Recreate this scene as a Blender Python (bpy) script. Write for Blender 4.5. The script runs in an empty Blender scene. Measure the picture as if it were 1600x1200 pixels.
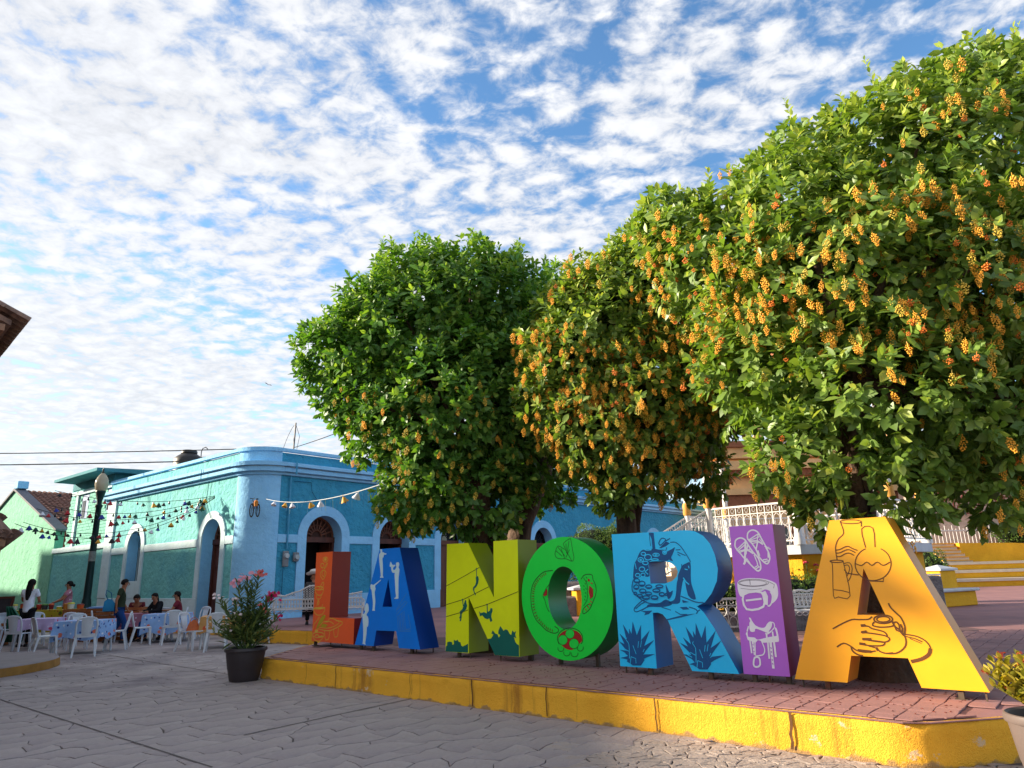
import bpy, bmesh, math, random
import numpy as np
from mathutils import Vector, Matrix, Euler
from mathutils.geometry import tessellate_polygon

random.seed(7)
RNG = np.random.default_rng(11)
S = bpy.context.scene
COL = S.collection
R = math.radians

# ---------------------------------------------------------------- camera
P_, A_ = R(15.43), R(1.57)
r0 = Vector((1, 0, 0)); u0 = Vector((0, -math.sin(P_), math.cos(P_))); fw = Vector((0, math.cos(P_), math.sin(P_)))
rr = math.cos(A_) * r0 - math.sin(A_) * u0; uu = math.sin(A_) * r0 + math.cos(A_) * u0
cam = bpy.data.cameras.new('camera'); cam.sensor_width = 36.0; cam.lens = 36.0 * 1085 / 1600
cam.clip_end = 3000; cam.clip_start = 0.1
camo = bpy.data.objects.new('camera', cam); COL.objects.link(camo)
camo.matrix_world = Matrix(((rr.x, uu.x, -fw.x, 0), (rr.y, uu.y, -fw.y, 0), (rr.z, uu.z, -fw.z, 1.5), (0, 0, 0, 1)))
S.camera = camo

# ---------------------------------------------------------------- world: Nishita sky with a layer of altocumulus
SUN_EL, SUN_AZ = R(17.0), R(-81.0)            # azimuth from +Y, clockwise towards +X
sund = Vector((math.sin(SUN_AZ) * math.cos(SUN_EL), math.cos(SUN_AZ) * math.cos(SUN_EL), math.sin(SUN_EL)))
w = bpy.data.worlds.new("World"); S.world = w; w.use_nodes = True
nt = w.node_tree; nt.nodes.clear()
N = nt.nodes.new; LK = nt.links.new
def mth(op, a, b=None, c=None, clamp=False):
    n = N('ShaderNodeMath'); n.operation = op; n.use_clamp = clamp
    for i, v in enumerate((a, b, c)):
        if v is None: continue
        if isinstance(v, (int, float)): n.inputs[i].default_value = v
        else: LK(v, n.inputs[i])
    return n.outputs[0]
sky = N('ShaderNodeTexSky'); sky.sky_type = 'NISHITA'; sky.sun_disc = False
sky.sun_elevation = SUN_EL; sky.sun_rotation = SUN_AZ % (2 * math.pi); sky.altitude = 100
sky.air_density = 1.0; sky.dust_density = 0.6; sky.ozone_density = 2.0
hs = N('ShaderNodeHueSaturation'); hs.inputs['Saturation'].default_value = 1.18; hs.inputs['Value'].default_value = 0.48
LK(sky.outputs[0], hs.inputs['Color'])
tc = N('ShaderNodeTexCoord'); sx = N('ShaderNodeSeparateXYZ'); LK(tc.outputs['Generated'], sx.inputs[0])
zc = mth('MAXIMUM', mth('ADD', sx.outputs[2], 0.10), 0.03)
px = mth('DIVIDE', sx.outputs[0], zc); py = mth('DIVIDE', sx.outputs[1], zc)
cv = N('ShaderNodeCombineXYZ'); LK(px, cv.inputs[0]); LK(py, cv.inputs[1])
CL_OFF = 0.12
def noise(scale, det, rough, dist=0.0, off=(0, 0, 0), rot=0.0, sc=(1, 1, 1)):
    m = N('ShaderNodeMapping'); m.inputs['Location'].default_value = off; m.inputs['Rotation'].default_value = (0, 0, rot); m.inputs['Scale'].default_value = sc
    LK(cv.outputs[0], m.inputs[0])
    n = N('ShaderNodeTexNoise'); n.inputs['Scale'].default_value = scale; n.inputs['Detail'].default_value = det
    n.inputs['Roughness'].default_value = rough; n.inputs['Distortion'].default_value = dist
    LK(m.outputs[0], n.inputs['Vector']); return n.outputs[0], m
puff, mp = noise(15.0, 6, 0.60, 0.35, (3.1, 1.7, 0), R(28), (1.0, 1.15, 1))
big, _ = noise(0.75, 3, 0.5, 0.5, (5.3, 8.2, 0), R(-22), (1.0, 1.6, 1))
mid, _ = noise(2.6, 3, 0.55, 0.4, (9.3, 2.2, 0), R(20), (1.0, 1.5, 1))
fine, _ = noise(40.0, 3, 0.6, 0.2, (1, 2, 0))
vo = N('ShaderNodeTexVoronoi'); vo.feature = 'SMOOTH_F1'; vo.inputs['Scale'].default_value = 13.5; vo.inputs['Smoothness'].default_value = 0.5; vo.inputs['Randomness'].default_value = 1.0
wv = N('ShaderNodeMix'); wv.data_type = 'VECTOR'; wv.inputs[0].default_value = 0.06; LK(mp.outputs[0], wv.inputs[4]); wn = N('ShaderNodeTexNoise'); wn.inputs['Scale'].default_value = 7.0; LK(mp.outputs[0], wn.inputs['Vector']); LK(wn.outputs['Color'], wv.inputs[5]); LK(wv.outputs[1], vo.inputs['Vector'])
cell = mth('SUBTRACT', 1.0, vo.outputs['Distance'])
S1 = lambda v, k: mth('MULTIPLY', mth('SUBTRACT', v, 0.5), k)
tex = mth('ADD', mth('ADD', S1(puff, 1.9), S1(cell, 0.75)), S1(fine, 0.45))
dens = mth('ADD', mth('ADD', tex, S1(big, 1.05)), S1(mid, 0.7))
# the bank of cloud is thicker towards the sun's side (west) and frays to the east
dens = mth('ADD', dens, mth('MAXIMUM', mth('MINIMUM', mth('MULTIPLY', px, -0.22), 0.26), -0.34))
dens = mth('ADD', dens, CL_OFF)
mr = N('ShaderNodeMapRange'); mr.interpolation_type = 'SMOOTHSTEP'
LK(dens, mr.inputs['Value']); mr.inputs['From Min'].default_value = -0.36; mr.inputs['From Max'].default_value = 0.36
cover = mr.outputs[0]
mr2 = N('ShaderNodeMapRange'); LK(tex, mr2.inputs['Value']); mr2.inputs['From Min'].default_value = -0.35; mr2.inputs['From Max'].default_value = 0.45
mr2.inputs['To Min'].default_value = 0.76; mr2.inputs['To Max'].default_value = 1.04
cl = N('ShaderNodeMix'); cl.data_type = 'RGBA'; cl.blend_type = 'MULTIPLY'; cl.inputs[0].default_value = 1.0
CLOUD = 1.64
cl.inputs[6].default_value = (CLOUD * 0.98, CLOUD * 0.99, CLOUD * 1.02, 1); LK(mr2.outputs[0], cl.inputs[7])
mx = N('ShaderNodeMix'); mx.data_type = 'RGBA'
LK(mth('MULTIPLY', cover, 0.94), mx.inputs[0]); LK(hs.outputs[0], mx.inputs[6]); LK(cl.outputs[2], mx.inputs[7])
hz = mth('POWER', mth('SUBTRACT', 1.0, mth('MAXIMUM', mth('MINIMUM', sx.outputs[2], 1.0), 0.0)), 12.0)     # pale haze towards the horizon
hx = N('ShaderNodeMix'); hx.data_type = 'RGBA'; LK(mth('MULTIPLY', hz, 0.86), hx.inputs[0]); LK(mx.outputs[2], hx.inputs[6]); hx.inputs[7].default_value = (1.40, 1.50, 1.64, 1)
bg = N('ShaderNodeBackground'); bg.inputs['Strength'].default_value = 0.15
LK(hx.outputs[2], bg.inputs[0]); wo = N('ShaderNodeOutputWorld'); LK(bg.outputs[0], wo.inputs[0])

sl = bpy.data.lights.new('sun', 'SUN'); sl.energy = 2.9; sl.angle = R(2.0); sl.color = (1.0, 0.86, 0.66)
so = bpy.data.objects.new('sun', sl); COL.objects.link(so); so.rotation_euler = sund.to_track_quat('Z', 'Y').to_euler()
so.location = (-30, 5, 30)

S.view_settings.view_transform = 'Standard'; S.view_settings.look = 'None'
S.view_settings.exposure = 2.1; S.view_settings.gamma = 1.0; S.view_settings.use_curve_mapping = False
S.render.engine = 'CYCLES'
S.cycles.max_bounces = 6; S.cycles.diffuse_bounces = 4; S.cycles.glossy_bounces = 2; S.cycles.transmission_bounces = 4; S.cycles.transparent_max_bounces = 6
S.cycles.use_denoising = True
try: S.cycles.caustics_reflective = False; S.cycles.caustics_refractive = False
except Exception: pass

# ---------------------------------------------------------------- materials
def lin(r, g, b):
    f = lambda c: (c / 255 / 12.92) if c / 255 <= 0.04045 else ((c / 255 + 0.055) / 1.055) ** 2.4
    return (f(r), f(g), f(b))
def mat(name, col, rough=0.7, var=0.12, vs=3.0, bump=0.0, bs=40.0, bd=0.01, spec=0.3, metal=0.0, col2=None, c2s=1.5, c2t=(0.5, 0.7), trans=0.0, stretch=(1, 1, 1), attr=None):
    """A procedural surface: base colour with grain, an optional second colour in blotches, and relief."""
    m = bpy.data.materials.new(name); m.use_nodes = True; t = m.node_tree
    b = t.nodes['Principled BSDF']; L = t.links.new
    c = t.nodes.new('ShaderNodeTexCoord'); mp = t.nodes.new('ShaderNodeMapping'); mp.inputs['Scale'].default_value = stretch
    L(c.outputs['Object'], mp.inputs[0])
    n = t.nodes.new('ShaderNodeTexNoise'); n.inputs['Scale'].default_value = vs; n.inputs['Detail'].default_value = 5; n.inputs['Roughness'].default_value = 0.6
    L(mp.outputs[0], n.inputs['Vector'])
    r_ = t.nodes.new('ShaderNodeMapRange'); r_.inputs['From Min'].default_value = 0.3; r_.inputs['From Max'].default_value = 0.7
    r_.inputs['To Min'].default_value = 1 - var; r_.inputs['To Max'].default_value = 1 + var; L(n.outputs[0], r_.inputs[0])
    base = t.nodes.new('ShaderNodeMix'); base.data_type = 'RGBA'; base.blend_type = 'MULTIPLY'; base.inputs[0].default_value = 1.0
    base.inputs[6].default_value = (*col, 1)
    L(r_.outputs[0], base.inputs[7]); out = base.outputs[2]
    if col2:
        n2 = t.nodes.new('ShaderNodeTexNoise'); n2.inputs['Scale'].default_value = c2s; n2.inputs['Detail'].default_value = 6; n2.inputs['Roughness'].default_value = 0.65
        L(mp.outputs[0], n2.inputs['Vector'])
        r2 = t.nodes.new('ShaderNodeMapRange'); r2.inputs['From Min'].default_value = c2t[0]; r2.inputs['From Max'].default_value = c2t[1]; L(n2.outputs[0], r2.inputs[0])
        m2 = t.nodes.new('ShaderNodeMix'); m2.data_type = 'RGBA'; L(r2.outputs[0], m2.inputs[0]); L(out, m2.inputs[6]); m2.inputs[7].default_value = (*col2, 1); out = m2.outputs[2]
    if attr:
        a = t.nodes.new('ShaderNodeAttribute'); a.attribute_name = attr
        m3 = t.nodes.new('ShaderNodeMix'); m3.data_type = 'RGBA'; m3.blend_type = 'MULTIPLY'; m3.inputs[0].default_value = 1.0
        L(out, m3.inputs[6]); L(a.outputs['Color'], m3.inputs[7]); out = m3.outputs[2]
    L(out, b.inputs['Base Color'])
    b.inputs['Roughness'].default_value = rough; b.inputs['Metallic'].default_value = metal; b.inputs['Specular IOR Level'].default_value = spec
    if bump:
        n3 = t.nodes.new('ShaderNodeTexNoise'); n3.inputs['Scale'].default_value = bs; n3.inputs['Detail'].default_value = 4; L(c.outputs['Object'], n3.inputs['Vector'])
        bp = t.nodes.new('ShaderNodeBump'); bp.inputs['Strength'].default_value = bump; bp.inputs['Distance'].default_value = bd
        L(n3.outputs[0], bp.inputs['Height']); L(bp.outputs[0], b.inputs['Normal'])
    if trans:
        tr = t.nodes.new('ShaderNodeBsdfTranslucent'); L(out, tr.inputs['Color'])
        ms = t.nodes.new('ShaderNodeMixShader'); ms.inputs[0].default_value = trans
        L(b.outputs[0], ms.inputs[1]); L(tr.outputs[0], ms.inputs[2]); L(ms.outputs[0], t.nodes['Material Output'].inputs[0])
    return m

def stucco(name, col, col2, strength=0.7, scale=9.0):
    """Hand-thrown plaster: coarse lumps, weathered blotches."""
    m = mat(name, col, rough=0.85, var=0.10, vs=1.3, col2=col2, c2s=0.7, c2t=(0.48, 0.8), spec=0.15)
    t = m.node_tree; L = t.links.new; b = t.nodes['Principled BSDF']
    c = t.nodes.new('ShaderNodeTexCoord')
    v = t.nodes.new('ShaderNodeTexVoronoi'); v.feature = 'SMOOTH_F1'; v.inputs['Scale'].default_value = scale; v.inputs['Smoothness'].default_value = 0.7
    n = t.nodes.new('ShaderNodeTexNoise'); n.inputs['Scale'].default_value = scale * 1.7; n.inputs['Detail'].default_value = 5; n.inputs['Distortion'].default_value = 0.8
    L(c.outputs['Object'], n.inputs['Vector'])
    mixv = t.nodes.new('ShaderNodeMix'); mixv.data_type = 'VECTOR'; mixv.inputs[0].default_value = 0.12; L(c.outputs['Object'], mixv.inputs[4]); L(n.outputs['Color'], mixv.inputs[5]); L(mixv.outputs[1], v.inputs['Vector'])
    ad = t.nodes.new('ShaderNodeMath'); ad.operation = 'MULTIPLY_ADD'; L(v.outputs['Distance'], ad.inputs[0]); ad.inputs[1].default_value = 0.8; L(n.outputs[0], ad.inputs[2])
    bp = t.nodes.new('ShaderNodeBump'); bp.inputs['Strength'].default_value = strength; bp.inputs['Distance'].default_value = 0.05
    L(ad.outputs[0], bp.inputs['Height']); L(bp.outputs[0], b.inputs['Normal'])
    return m

# ---------------------------------------------------------------- mesh builder
class MB:
    def __init__(s): s.v = []; s.f = []; s.m = []
    def add(s, vs, fs, mi=0):
        o = len(s.v); s.v += [tuple(v) for v in vs]; s.f += [tuple(i + o for i in f) for f in fs]; s.m += [mi] * len(fs); return s
    def box(s, x0, x1, y0, y1, z0, z1, mi=0, bev=0.0):
        if bev > 0:
            b = min(bev, (x1 - x0) * .45, (y1 - y0) * .45, (z1 - z0) * .45)
            pts = []
            for z, i in ((z0, b), (z0 + b, 0), (z1 - b, 0), (z1, b)):
                for cx, cy, sx_, sy_ in ((x0, y0, 1, 1), (x1, y0, -1, 1), (x1, y1, -1, -1), (x0, y1, 1, -1)):
                    a = (cx + sx_ * (i + (b if i == 0 else b)), cy + sy_ * i, z); c = (cx + sx_ * i, cy + sy_ * (i + b), z)
                    pts += [a, c] if sx_ * sy_ < 0 else [c, a]
            n = 8; fs = [tuple(range(n - 1, -1, -1)), tuple(range(3 * n, 4 * n))]
            for k in range(3):
                for i in range(n): fs.append((k * n + i, k * n + (i + 1) % n, (k + 1) * n + (i + 1) % n, (k + 1) * n + i))
            return s.add(pts, fs, mi)
        v = [(x0, y0, z0), (x1, y0, z0), (x1, y1, z0), (x0, y1, z0), (x0, y0, z1), (x1, y0, z1), (x1, y1, z1), (x0, y1, z1)]
        return s.add(v, [(3, 2, 1, 0), (4, 5, 6, 7), (0, 1, 5, 4), (1, 2, 6, 5), (2, 3, 7, 6), (3, 0, 4, 7)], mi)
    def beam(s, a, b, w_, h_, mi=0, up=(0, 0, 1)):
        a = Vector(a); b = Vector(b); d = (b - a).normalized(); up = Vector(up)
        x = d.cross(up)
        if x.length < 1e-4: x = d.cross(Vector((1, 0, 0)))
        x.normalize(); y = x.cross(d).normalized(); x = x * w_ / 2; y = y * h_ / 2
        v = [a - x - y, a + x - y, a + x + y, a - x + y, b - x - y, b + x - y, b + x + y, b - x + y]
        return s.add(v, [(3, 2, 1, 0), (4, 5, 6, 7), (0, 1, 5, 4), (1, 2, 6, 5), (2, 3, 7, 6), (3, 0, 4, 7)], mi)
    def tube(s, pts, r, n=6, mi=0, closed=False, cap=True, flat=1.0):
        pts = [Vector(p) for p in pts]; k = len(pts)
        rs = r if isinstance(r, (list, tuple)) else [r] * k
        prev = None; vs = []
        for i, p in enumerate(pts):
            if closed: d = pts[(i + 1) % k] - pts[i - 1]
            else: d = pts[min(i + 1, k - 1)] - pts[max(i - 1, 0)]
            d.normalize()
            if prev is None:
                x = d.cross(Vector((0, 0, 1)))
                if x.length < 1e-3: x = Vector((1, 0, 0))
            else:
                x = prev - d * prev.dot(d)
                if x.length < 1e-4: x = d.cross(Vector((0, 0, 1)))
            x.normalize(); prev = x; y = d.cross(x)
            for j in range(n):
                a = 2 * math.pi * j / n; vs.append(p + (x * math.cos(a) + y * math.sin(a) * flat) * rs[i])
        fs = []
        for i in range(k if closed else k - 1):
            i2 = (i + 1) % k
            for j in range(n): fs.append((i * n + j, i * n + (j + 1) % n, i2 * n + (j + 1) % n, i2 * n + j))
        if cap and not closed: fs += [tuple(range(n - 1, -1, -1)), tuple((k - 1) * n + j for j in range(n))]
        return s.add(vs, fs, mi)
    def lathe(s, prof, c=(0, 0), n=16, mi=0, cap=True, wob=0.0):
        vs = []; k = len(prof)
        for r, z in prof:
            for j in range(n):
                a = 2 * math.pi * j / n; q = r * (1 + wob * math.sin(a * 3 + z * 4)); vs.append((c[0] + q * math.cos(a), c[1] + q * math.sin(a), z))
        fs = [(i * n + j, i * n + (j + 1) % n, (i + 1) * n + (j + 1) % n, (i + 1) * n + j) for i in range(k - 1) for j in range(n)]
        if cap: fs += [tuple(range(n - 1, -1, -1)), tuple((k - 1) * n + j for j in range(n))]
        return s.add(vs, fs, mi)
    def ball(s, c, r, n=8, m=5, mi=0, sc=(1, 1, 1)):
        vs = [(c[0], c[1], c[2] - r * sc[2])]
        for i in range(1, m):
            t = math.pi * i / m
            for j in range(n):
                a = 2 * math.pi * j / n; vs.append((c[0] + r * sc[0] * math.sin(t) * math.cos(a), c[1] + r * sc[1] * math.sin(t) * math.sin(a), c[2] - r * sc[2] * math.cos(t)))
        vs.append((c[0], c[1], c[2] + r * sc[2])); fs = [(0, 1 + (j + 1) % n, 1 + j) for j in range(n)]
        for i in range(m - 2):
            for j in range(n): fs.append((1 + i * n + j, 1 + i * n + (j + 1) % n, 1 + (i + 1) * n + (j + 1) % n, 1 + (i + 1) * n + j))
        o = 1 + (m - 2) * n; fs += [(o + j, o + (j + 1) % n, len(vs) - 1) for j in range(n)]
        return s.add(vs, fs, mi)
    def prism(s, loops, T, d0, d1, mi=0, side=None, back=True):
        """Extrude a polygon with holes (2-D loops, T maps (a, b, depth) to 3-D) between two depths."""
        side = mi if side is None else side
        flat = []; L3 = []
        for lp in loops:
            L3.append([Vector((p[0], p[1], 0)) for p in lp]); flat += list(lp)
        tri = tessellate_polygon(L3)
        n = len(flat); o = [T(p[0], p[1], d0) for p in flat]; q = [T(p[0], p[1], d1) for p in flat]
        fr = []
        for t in tri:
            a, b, c = (flat[i] for i in t)
            ar = (b[0] - a[0]) * (c[1] - a[1]) - (c[0] - a[0]) * (b[1] - a[1])
            fr.append(tuple(t) if ar > 0 else (t[0], t[2], t[1]))
        s.add(o, fr, mi)
        if back: s.add(q, [tuple(reversed(t)) for t in fr], mi)
        st = 0
        for k, lp in enumerate(loops):
            ar = sum(lp[i][0] * lp[(i + 1) % len(lp)][1] - lp[(i + 1) % len(lp)][0] * lp[i][1] for i in range(len(lp)))
            fs = []
            vs = [T(p[0], p[1], d0) for p in lp] + [T(p[0], p[1], d1) for p in lp]; m_ = len(lp)
            for i in range(m_):
                j = (i + 1) % m_
                f = (i, m_ + i, m_ + j, j)
                if (ar > 0) != (k == 0): f = tuple(reversed(f))
                fs.append(f)
            s.add(vs, fs, side); st += m_
        return s
    def mesh(s, name, mats, smooth=None):
        me = bpy.data.meshes.new(name); me.from_pydata(s.v, [], s.f)
        for m in (mats if isinstance(mats, (list, tuple)) else [mats]): me.materials.append(m)
        if any(s.m): me.polygons.foreach_set('material_index', s.m)
        if smooth:
            me.polygons.foreach_set('use_smooth', [True] * len(me.polygons)); me.set_sharp_from_angle(angle=R(smooth))
        me.update(); return me
    def build(s, name, mats, parent=None, smooth=None, kind=None, loc=None, rot=None):
        return obj(name, s.mesh(name, mats, smooth), parent, kind, loc, rot)
def obj(name, me, parent=None, kind=None, loc=None, rot=None):
    o = bpy.data.objects.new(name, me); COL.objects.link(o)
    if parent is not None: o.parent = parent
    if kind: o['kind'] = kind
    if loc is not None: o.location = loc
    if rot is not None: o.rotation_euler = rot
    return o
def tag(o, label, cat, group=None):
    o['label'] = label; o['category'] = cat
    if group: o['group'] = group
    return o
def thing(name, label, cat, loc=(0, 0, 0), rz=0.0, group=None, rot=None):
    o = bpy.data.objects.new(name, None); COL.objects.link(o); o.empty_display_size = 0.2
    o.location = loc; o.rotation_euler = rot or (0, 0, rz); return tag(o, label, cat, group)
def kids(o): return [c for c in bpy.data.objects if c.parent == o]
def dup(root, tree, loc, rz, label, group=None):
    """Copy a thing with its parts and sub-parts; tree = [(part, [sub-parts])]."""
    r_ = root.copy(); COL.objects.link(r_); r_.location = loc; r_.rotation_euler = (0, 0, rz); r_['label'] = label
    if group: r_['group'] = group
    for p, subs in tree:
        c = p.copy(); COL.objects.link(c); c.parent = r_
        for q in subs:
            d = q.copy(); COL.objects.link(d); d.parent = c
    return r_
def hsh(*k):
    x = math.sin(sum(a * b for a, b in zip(k, (12.9898, 78.233, 37.719, 93.11)))) * 43758.5453
    return x - math.floor(x)
def ell(cx, cy, rx, ry, n=20, a0=0, a1=360):
    return [(cx + rx * math.cos(R(a0 + (a1 - a0) * i / n)), cy + ry * math.sin(R(a0 + (a1 - a0) * i / n))) for i in range(n + (0 if a1 - a0 == 360 else 1))]
# ================================================================= ground, platform, kerbs
FR_A = R(50.0); dR = Vector((math.cos(FR_A), math.sin(FR_A), 0)); dL = Vector((-dR.y, dR.x, 0))
C0 = Vector((-8.793, 23.384, 0))                # the blue building's street corner
PZ = 0.33                                       # height of the raised platform
def LW(a, b, z=0.0):                            # building frame -> world
    p = C0 + dR * a + dL * b; return (p.x, p.y, z)

M_joint = mat('concrete_joint', lin(92, 84, 82), 0.95, 0.25, 6)
M_stone = mat('stamped_concrete', lin(162, 150, 147), 0.85, 0.22, 2.3, bump=0.7, bs=26, bd=0.014, col2=lin(122, 111, 114), c2s=0.7, c2t=(0.42, 0.7), spec=0.3)
M_road = mat('plaza_concrete', lin(162, 150, 147), 0.85, 0.18, 1.6, bump=0.5, bs=22, bd=0.012, col2=lin(124, 113, 116), c2s=0.7, c2t=(0.42, 0.7))
M_chip = mat('scored_concrete', lin(158, 144, 136), 0.85, 0.14, 4, bump=0.8, bs=30, bd=0.012)
M_pjoint = mat('paver_joint', lin(104, 78, 78), .9, .2, 6)
M_paver = mat('pink_paver', lin(158, 116, 112), 0.75, 0.13, 3.5, bump=0.35, bs=40, bd=0.006, col2=lin(132, 98, 98), c2s=1.1, c2t=(0.45, 0.7))
M_plat = mat('pink_concrete', lin(146, 106, 104), 0.8, 0.12, 2.0, bump=0.3, bs=30, bd=0.006, col2=lin(124, 92, 94), c2s=0.6)

def kerb_material():
    m = stucco('yellow_kerb_stucco', lin(246, 182, 58), lin(234, 164, 46), .5, 34.0)
    t = m.node_tree; L = t.links.new; b = t.nodes['Principled BSDF']
    src = b.inputs['Base Color'].links[0].from_socket
    c = t.nodes.new('ShaderNodeTexCoord')
    def stain(scale, stretch, lo, hi, col, src, amt=1.0):
        mp = t.nodes.new('ShaderNodeMapping'); mp.inputs['Scale'].default_value = stretch; L(c.outputs['Object'], mp.inputs[0])
        n = t.nodes.new('ShaderNodeTexNoise'); n.inputs['Scale'].default_value = scale; n.inputs['Detail'].default_value = 6; n.inputs['Roughness'].default_value = 0.7; L(mp.outputs[0], n.inputs['Vector'])
        r = t.nodes.new('ShaderNodeMapRange'); r.inputs['From Min'].default_value = lo; r.inputs['From Max'].default_value = hi; r.inputs['To Max'].default_value = amt; L(n.outputs[0], r.inputs[0])
        mx = t.nodes.new('ShaderNodeMix'); mx.data_type = 'RGBA'; L(r.outputs[0], mx.inputs[0]); L(src, mx.inputs[6]); mx.inputs[7].default_value = (*col, 1); return mx.outputs[2]
    src = stain(1.1, (1, 1, 0.04), 0.555, 0.63, lin(156, 100, 46), src, 0.7)       # brown rust bands running down
    src = stain(6.0, (1, 1, 0.03), 0.60, 0.66, lin(118, 78, 40), src, 0.65)       # thin streaks
    src = stain(2.2, (1, 1, 1.2), 0.62, 0.65, lin(220, 196, 166), src, 0.8)      # flaked paint
    # bare, dirty concrete where the paint has worn off along the foot
    sp = t.nodes.new('ShaderNodeSeparateXYZ'); L(c.outputs['Object'], sp.inputs[0])
    n = t.nodes.new('ShaderNodeTexNoise'); n.inputs['Scale'].default_value = 7; n.inputs['Detail'].default_value = 6; L(c.outputs['Object'], n.inputs['Vector'])
    ma = t.nodes.new('ShaderNodeMath'); ma.operation = 'MULTIPLY_ADD'; ma.inputs[1].default_value = 0.20; L(n.outputs[0], ma.inputs[0]); ma.inputs[2].default_value = -0.075
    sb = t.nodes.new('ShaderNodeMath'); sb.operation = 'SUBTRACT'; L(ma.outputs[0], sb.inputs[0]); L(sp.outputs[2], sb.inputs[1])
    r = t.nodes.new('ShaderNodeMapRange'); r.inputs['From Min'].default_value = -0.012; r.inputs['From Max'].default_value = 0.012; r.inputs['To Max'].default_value = 0.8; L(sb.outputs[0], r.inputs[0])
    mx = t.nodes.new('ShaderNodeMix'); mx.data_type = 'RGBA'; L(r.outputs[0], mx.inputs[0]); L(src, mx.inputs[6]); mx.inputs[7].default_value = (*lin(150, 124, 96), 1); src = mx.outputs[2]
    L(src, b.inputs['Base Color']); return m
M_kerb = kerb_material()

g = MB(); X = 900
g.add([(-X, -X, 0), (X, -X, 0), (X, X, 0), (-X, X, 0)], [(0, 1, 2, 3)])
ground = g.build('plaza_ground', M_road, kind='structure')
ground['label'] = 'grey stamped concrete plaza with irregular flagstone joints'

# platform outline (world)
front = [(-4.17, 12.02), (3.02, 5.84)]
plat = [(-4.17, 12.02), (2.80, 6.03), (2.95, 5.90), (3.15, 5.86), (3.95, 6.00), (9.5, 6.95), (60, 12), (60, 75), (-18, 75)]
left = [LW(40, -0.6), LW(0.2, -0.6), LW(-0.9, 0.3), LW(-1.3, 1.4), LW(-1.3, 36.0), LW(3, 36)]
edge = [(-7.35, 19.45), (-5.06, 18.02), (-4.25, 17.4), (-3.95, 14.6)]
plat = plat[:8] + [(14, 75)] + [(p[0], p[1]) for p in (LW(30, 36), LW(-1.3, 36.0), LW(-1.3, 1.4), LW(-1.0, -0.6))] + edge
g = MB(); g.prism([plat], lambda a, b, d: (a, b, d), PZ - 0.004, PZ - 0.012, back=False)
platform = g.build('raised_platform', M_plat, kind='structure'); platform['label'] = 'raised platform paved in pink stamped concrete'

def in_poly(x, y, poly):
    c = False; n = len(poly); j = n - 1
    for i in range(n):
        xi, yi = poly[i]; xj, yj = poly[j]
        if (yi > y) != (yj > y) and x < (xj - xi) * (y - yi) / (yj - yi) + xi: c = not c
        j = i
    return c
def in_view(x, y, m=1.08): return y > 4.6 and abs(x) < 0.745 * y * m + 0.2
def edge_dist(x, y, poly):
    best = 1e9
    for i in range(len(poly)):
        a = poly[i]; b = poly[(i + 1) % len(poly)]; dx, dy = b[0] - a[0], b[1] - a[1]; L2 = dx * dx + dy * dy
        t = max(0, min(1, ((x - a[0]) * dx + (y - a[1]) * dy) / L2)); best = min(best, math.hypot(x - a[0] - t * dx, y - a[1] - t * dy))
    return best

def kerb(name, pts, z0, z1, label, thick=0.16):
    """A plastered kerb wall with a rounded arris and slightly uneven face along a polyline (outer side on the right of travel)."""
    fine = []
    for i in range(len(pts) - 1):
        a = Vector(pts[i]); b = Vector(pts[i + 1]); n = max(1, int((b - a).length / 0.10))
        for k in range(n): fine.append(a.lerp(b, k / n))
    fine.append(Vector(pts[-1])); k = len(fine); vs = []; prof = [(0.012, z0 - 0.05), (0.010, z0 + 0.05), (0.0, z0 + 0.13), (0.004, z1 - 0.10), (0.006, z1 - 0.035), (-0.010, z1 - 0.010), (-0.024, z1 - 0.001), (-0.034, z1 - 0.02)]
    for i, p in enumerate(fine):
        d = (fine[min(i + 1, k - 1)] - fine[max(i - 1, 0)]).normalized(); nrm = Vector((d.y, -d.x))
        for j, (o, z) in enumerate(prof):
            q = (hsh(i * 1.7, j * 3.1, z1) - 0.5) * (0.014 if j < 6 else 0.004)
            p2 = p + nrm * (o + q); vs.append((p2.x, p2.y, z + (hsh(i, j, 5.5) - 0.5) * (0.006 if 0 < j < 7 else 0)))
    m = len(prof); fs = [(i * m + j, (i + 1) * m + j, (i + 1) * m + j + 1, i * m + j + 1) for i in range(k - 1) for j in range(m - 1)]
    g = MB(); g.add(vs, fs); o = g.build(name, M_kerb, smooth=50, kind='structure'); o['label'] = label; return o
M_crack = mat('kerb_crack', lin(96, 66, 38), .95, .3, 20)
KERB = kerb('platform_kerb', [(-4.0, 14.8), (-4.17, 12.02), (2.75, 6.08), (2.92, 5.935), (3.15, 5.87), (3.95, 6.00), (9.5, 6.95)], 0, PZ, 'yellow plastered kerb in front of the painted letters, rust stained and flaking')
kerb('sidewalk_kerb', [LW(-1.3, 34)[:2], LW(-1.3, 1.4)[:2], LW(-1.1, -0.5)[:2], (-7.35, 19.45), (-5.06, 18.02), (-4.25, 17.4), (-3.95, 14.6)], 0, PZ, 'low yellow kerb along the sidewalk before the blue building')

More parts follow.
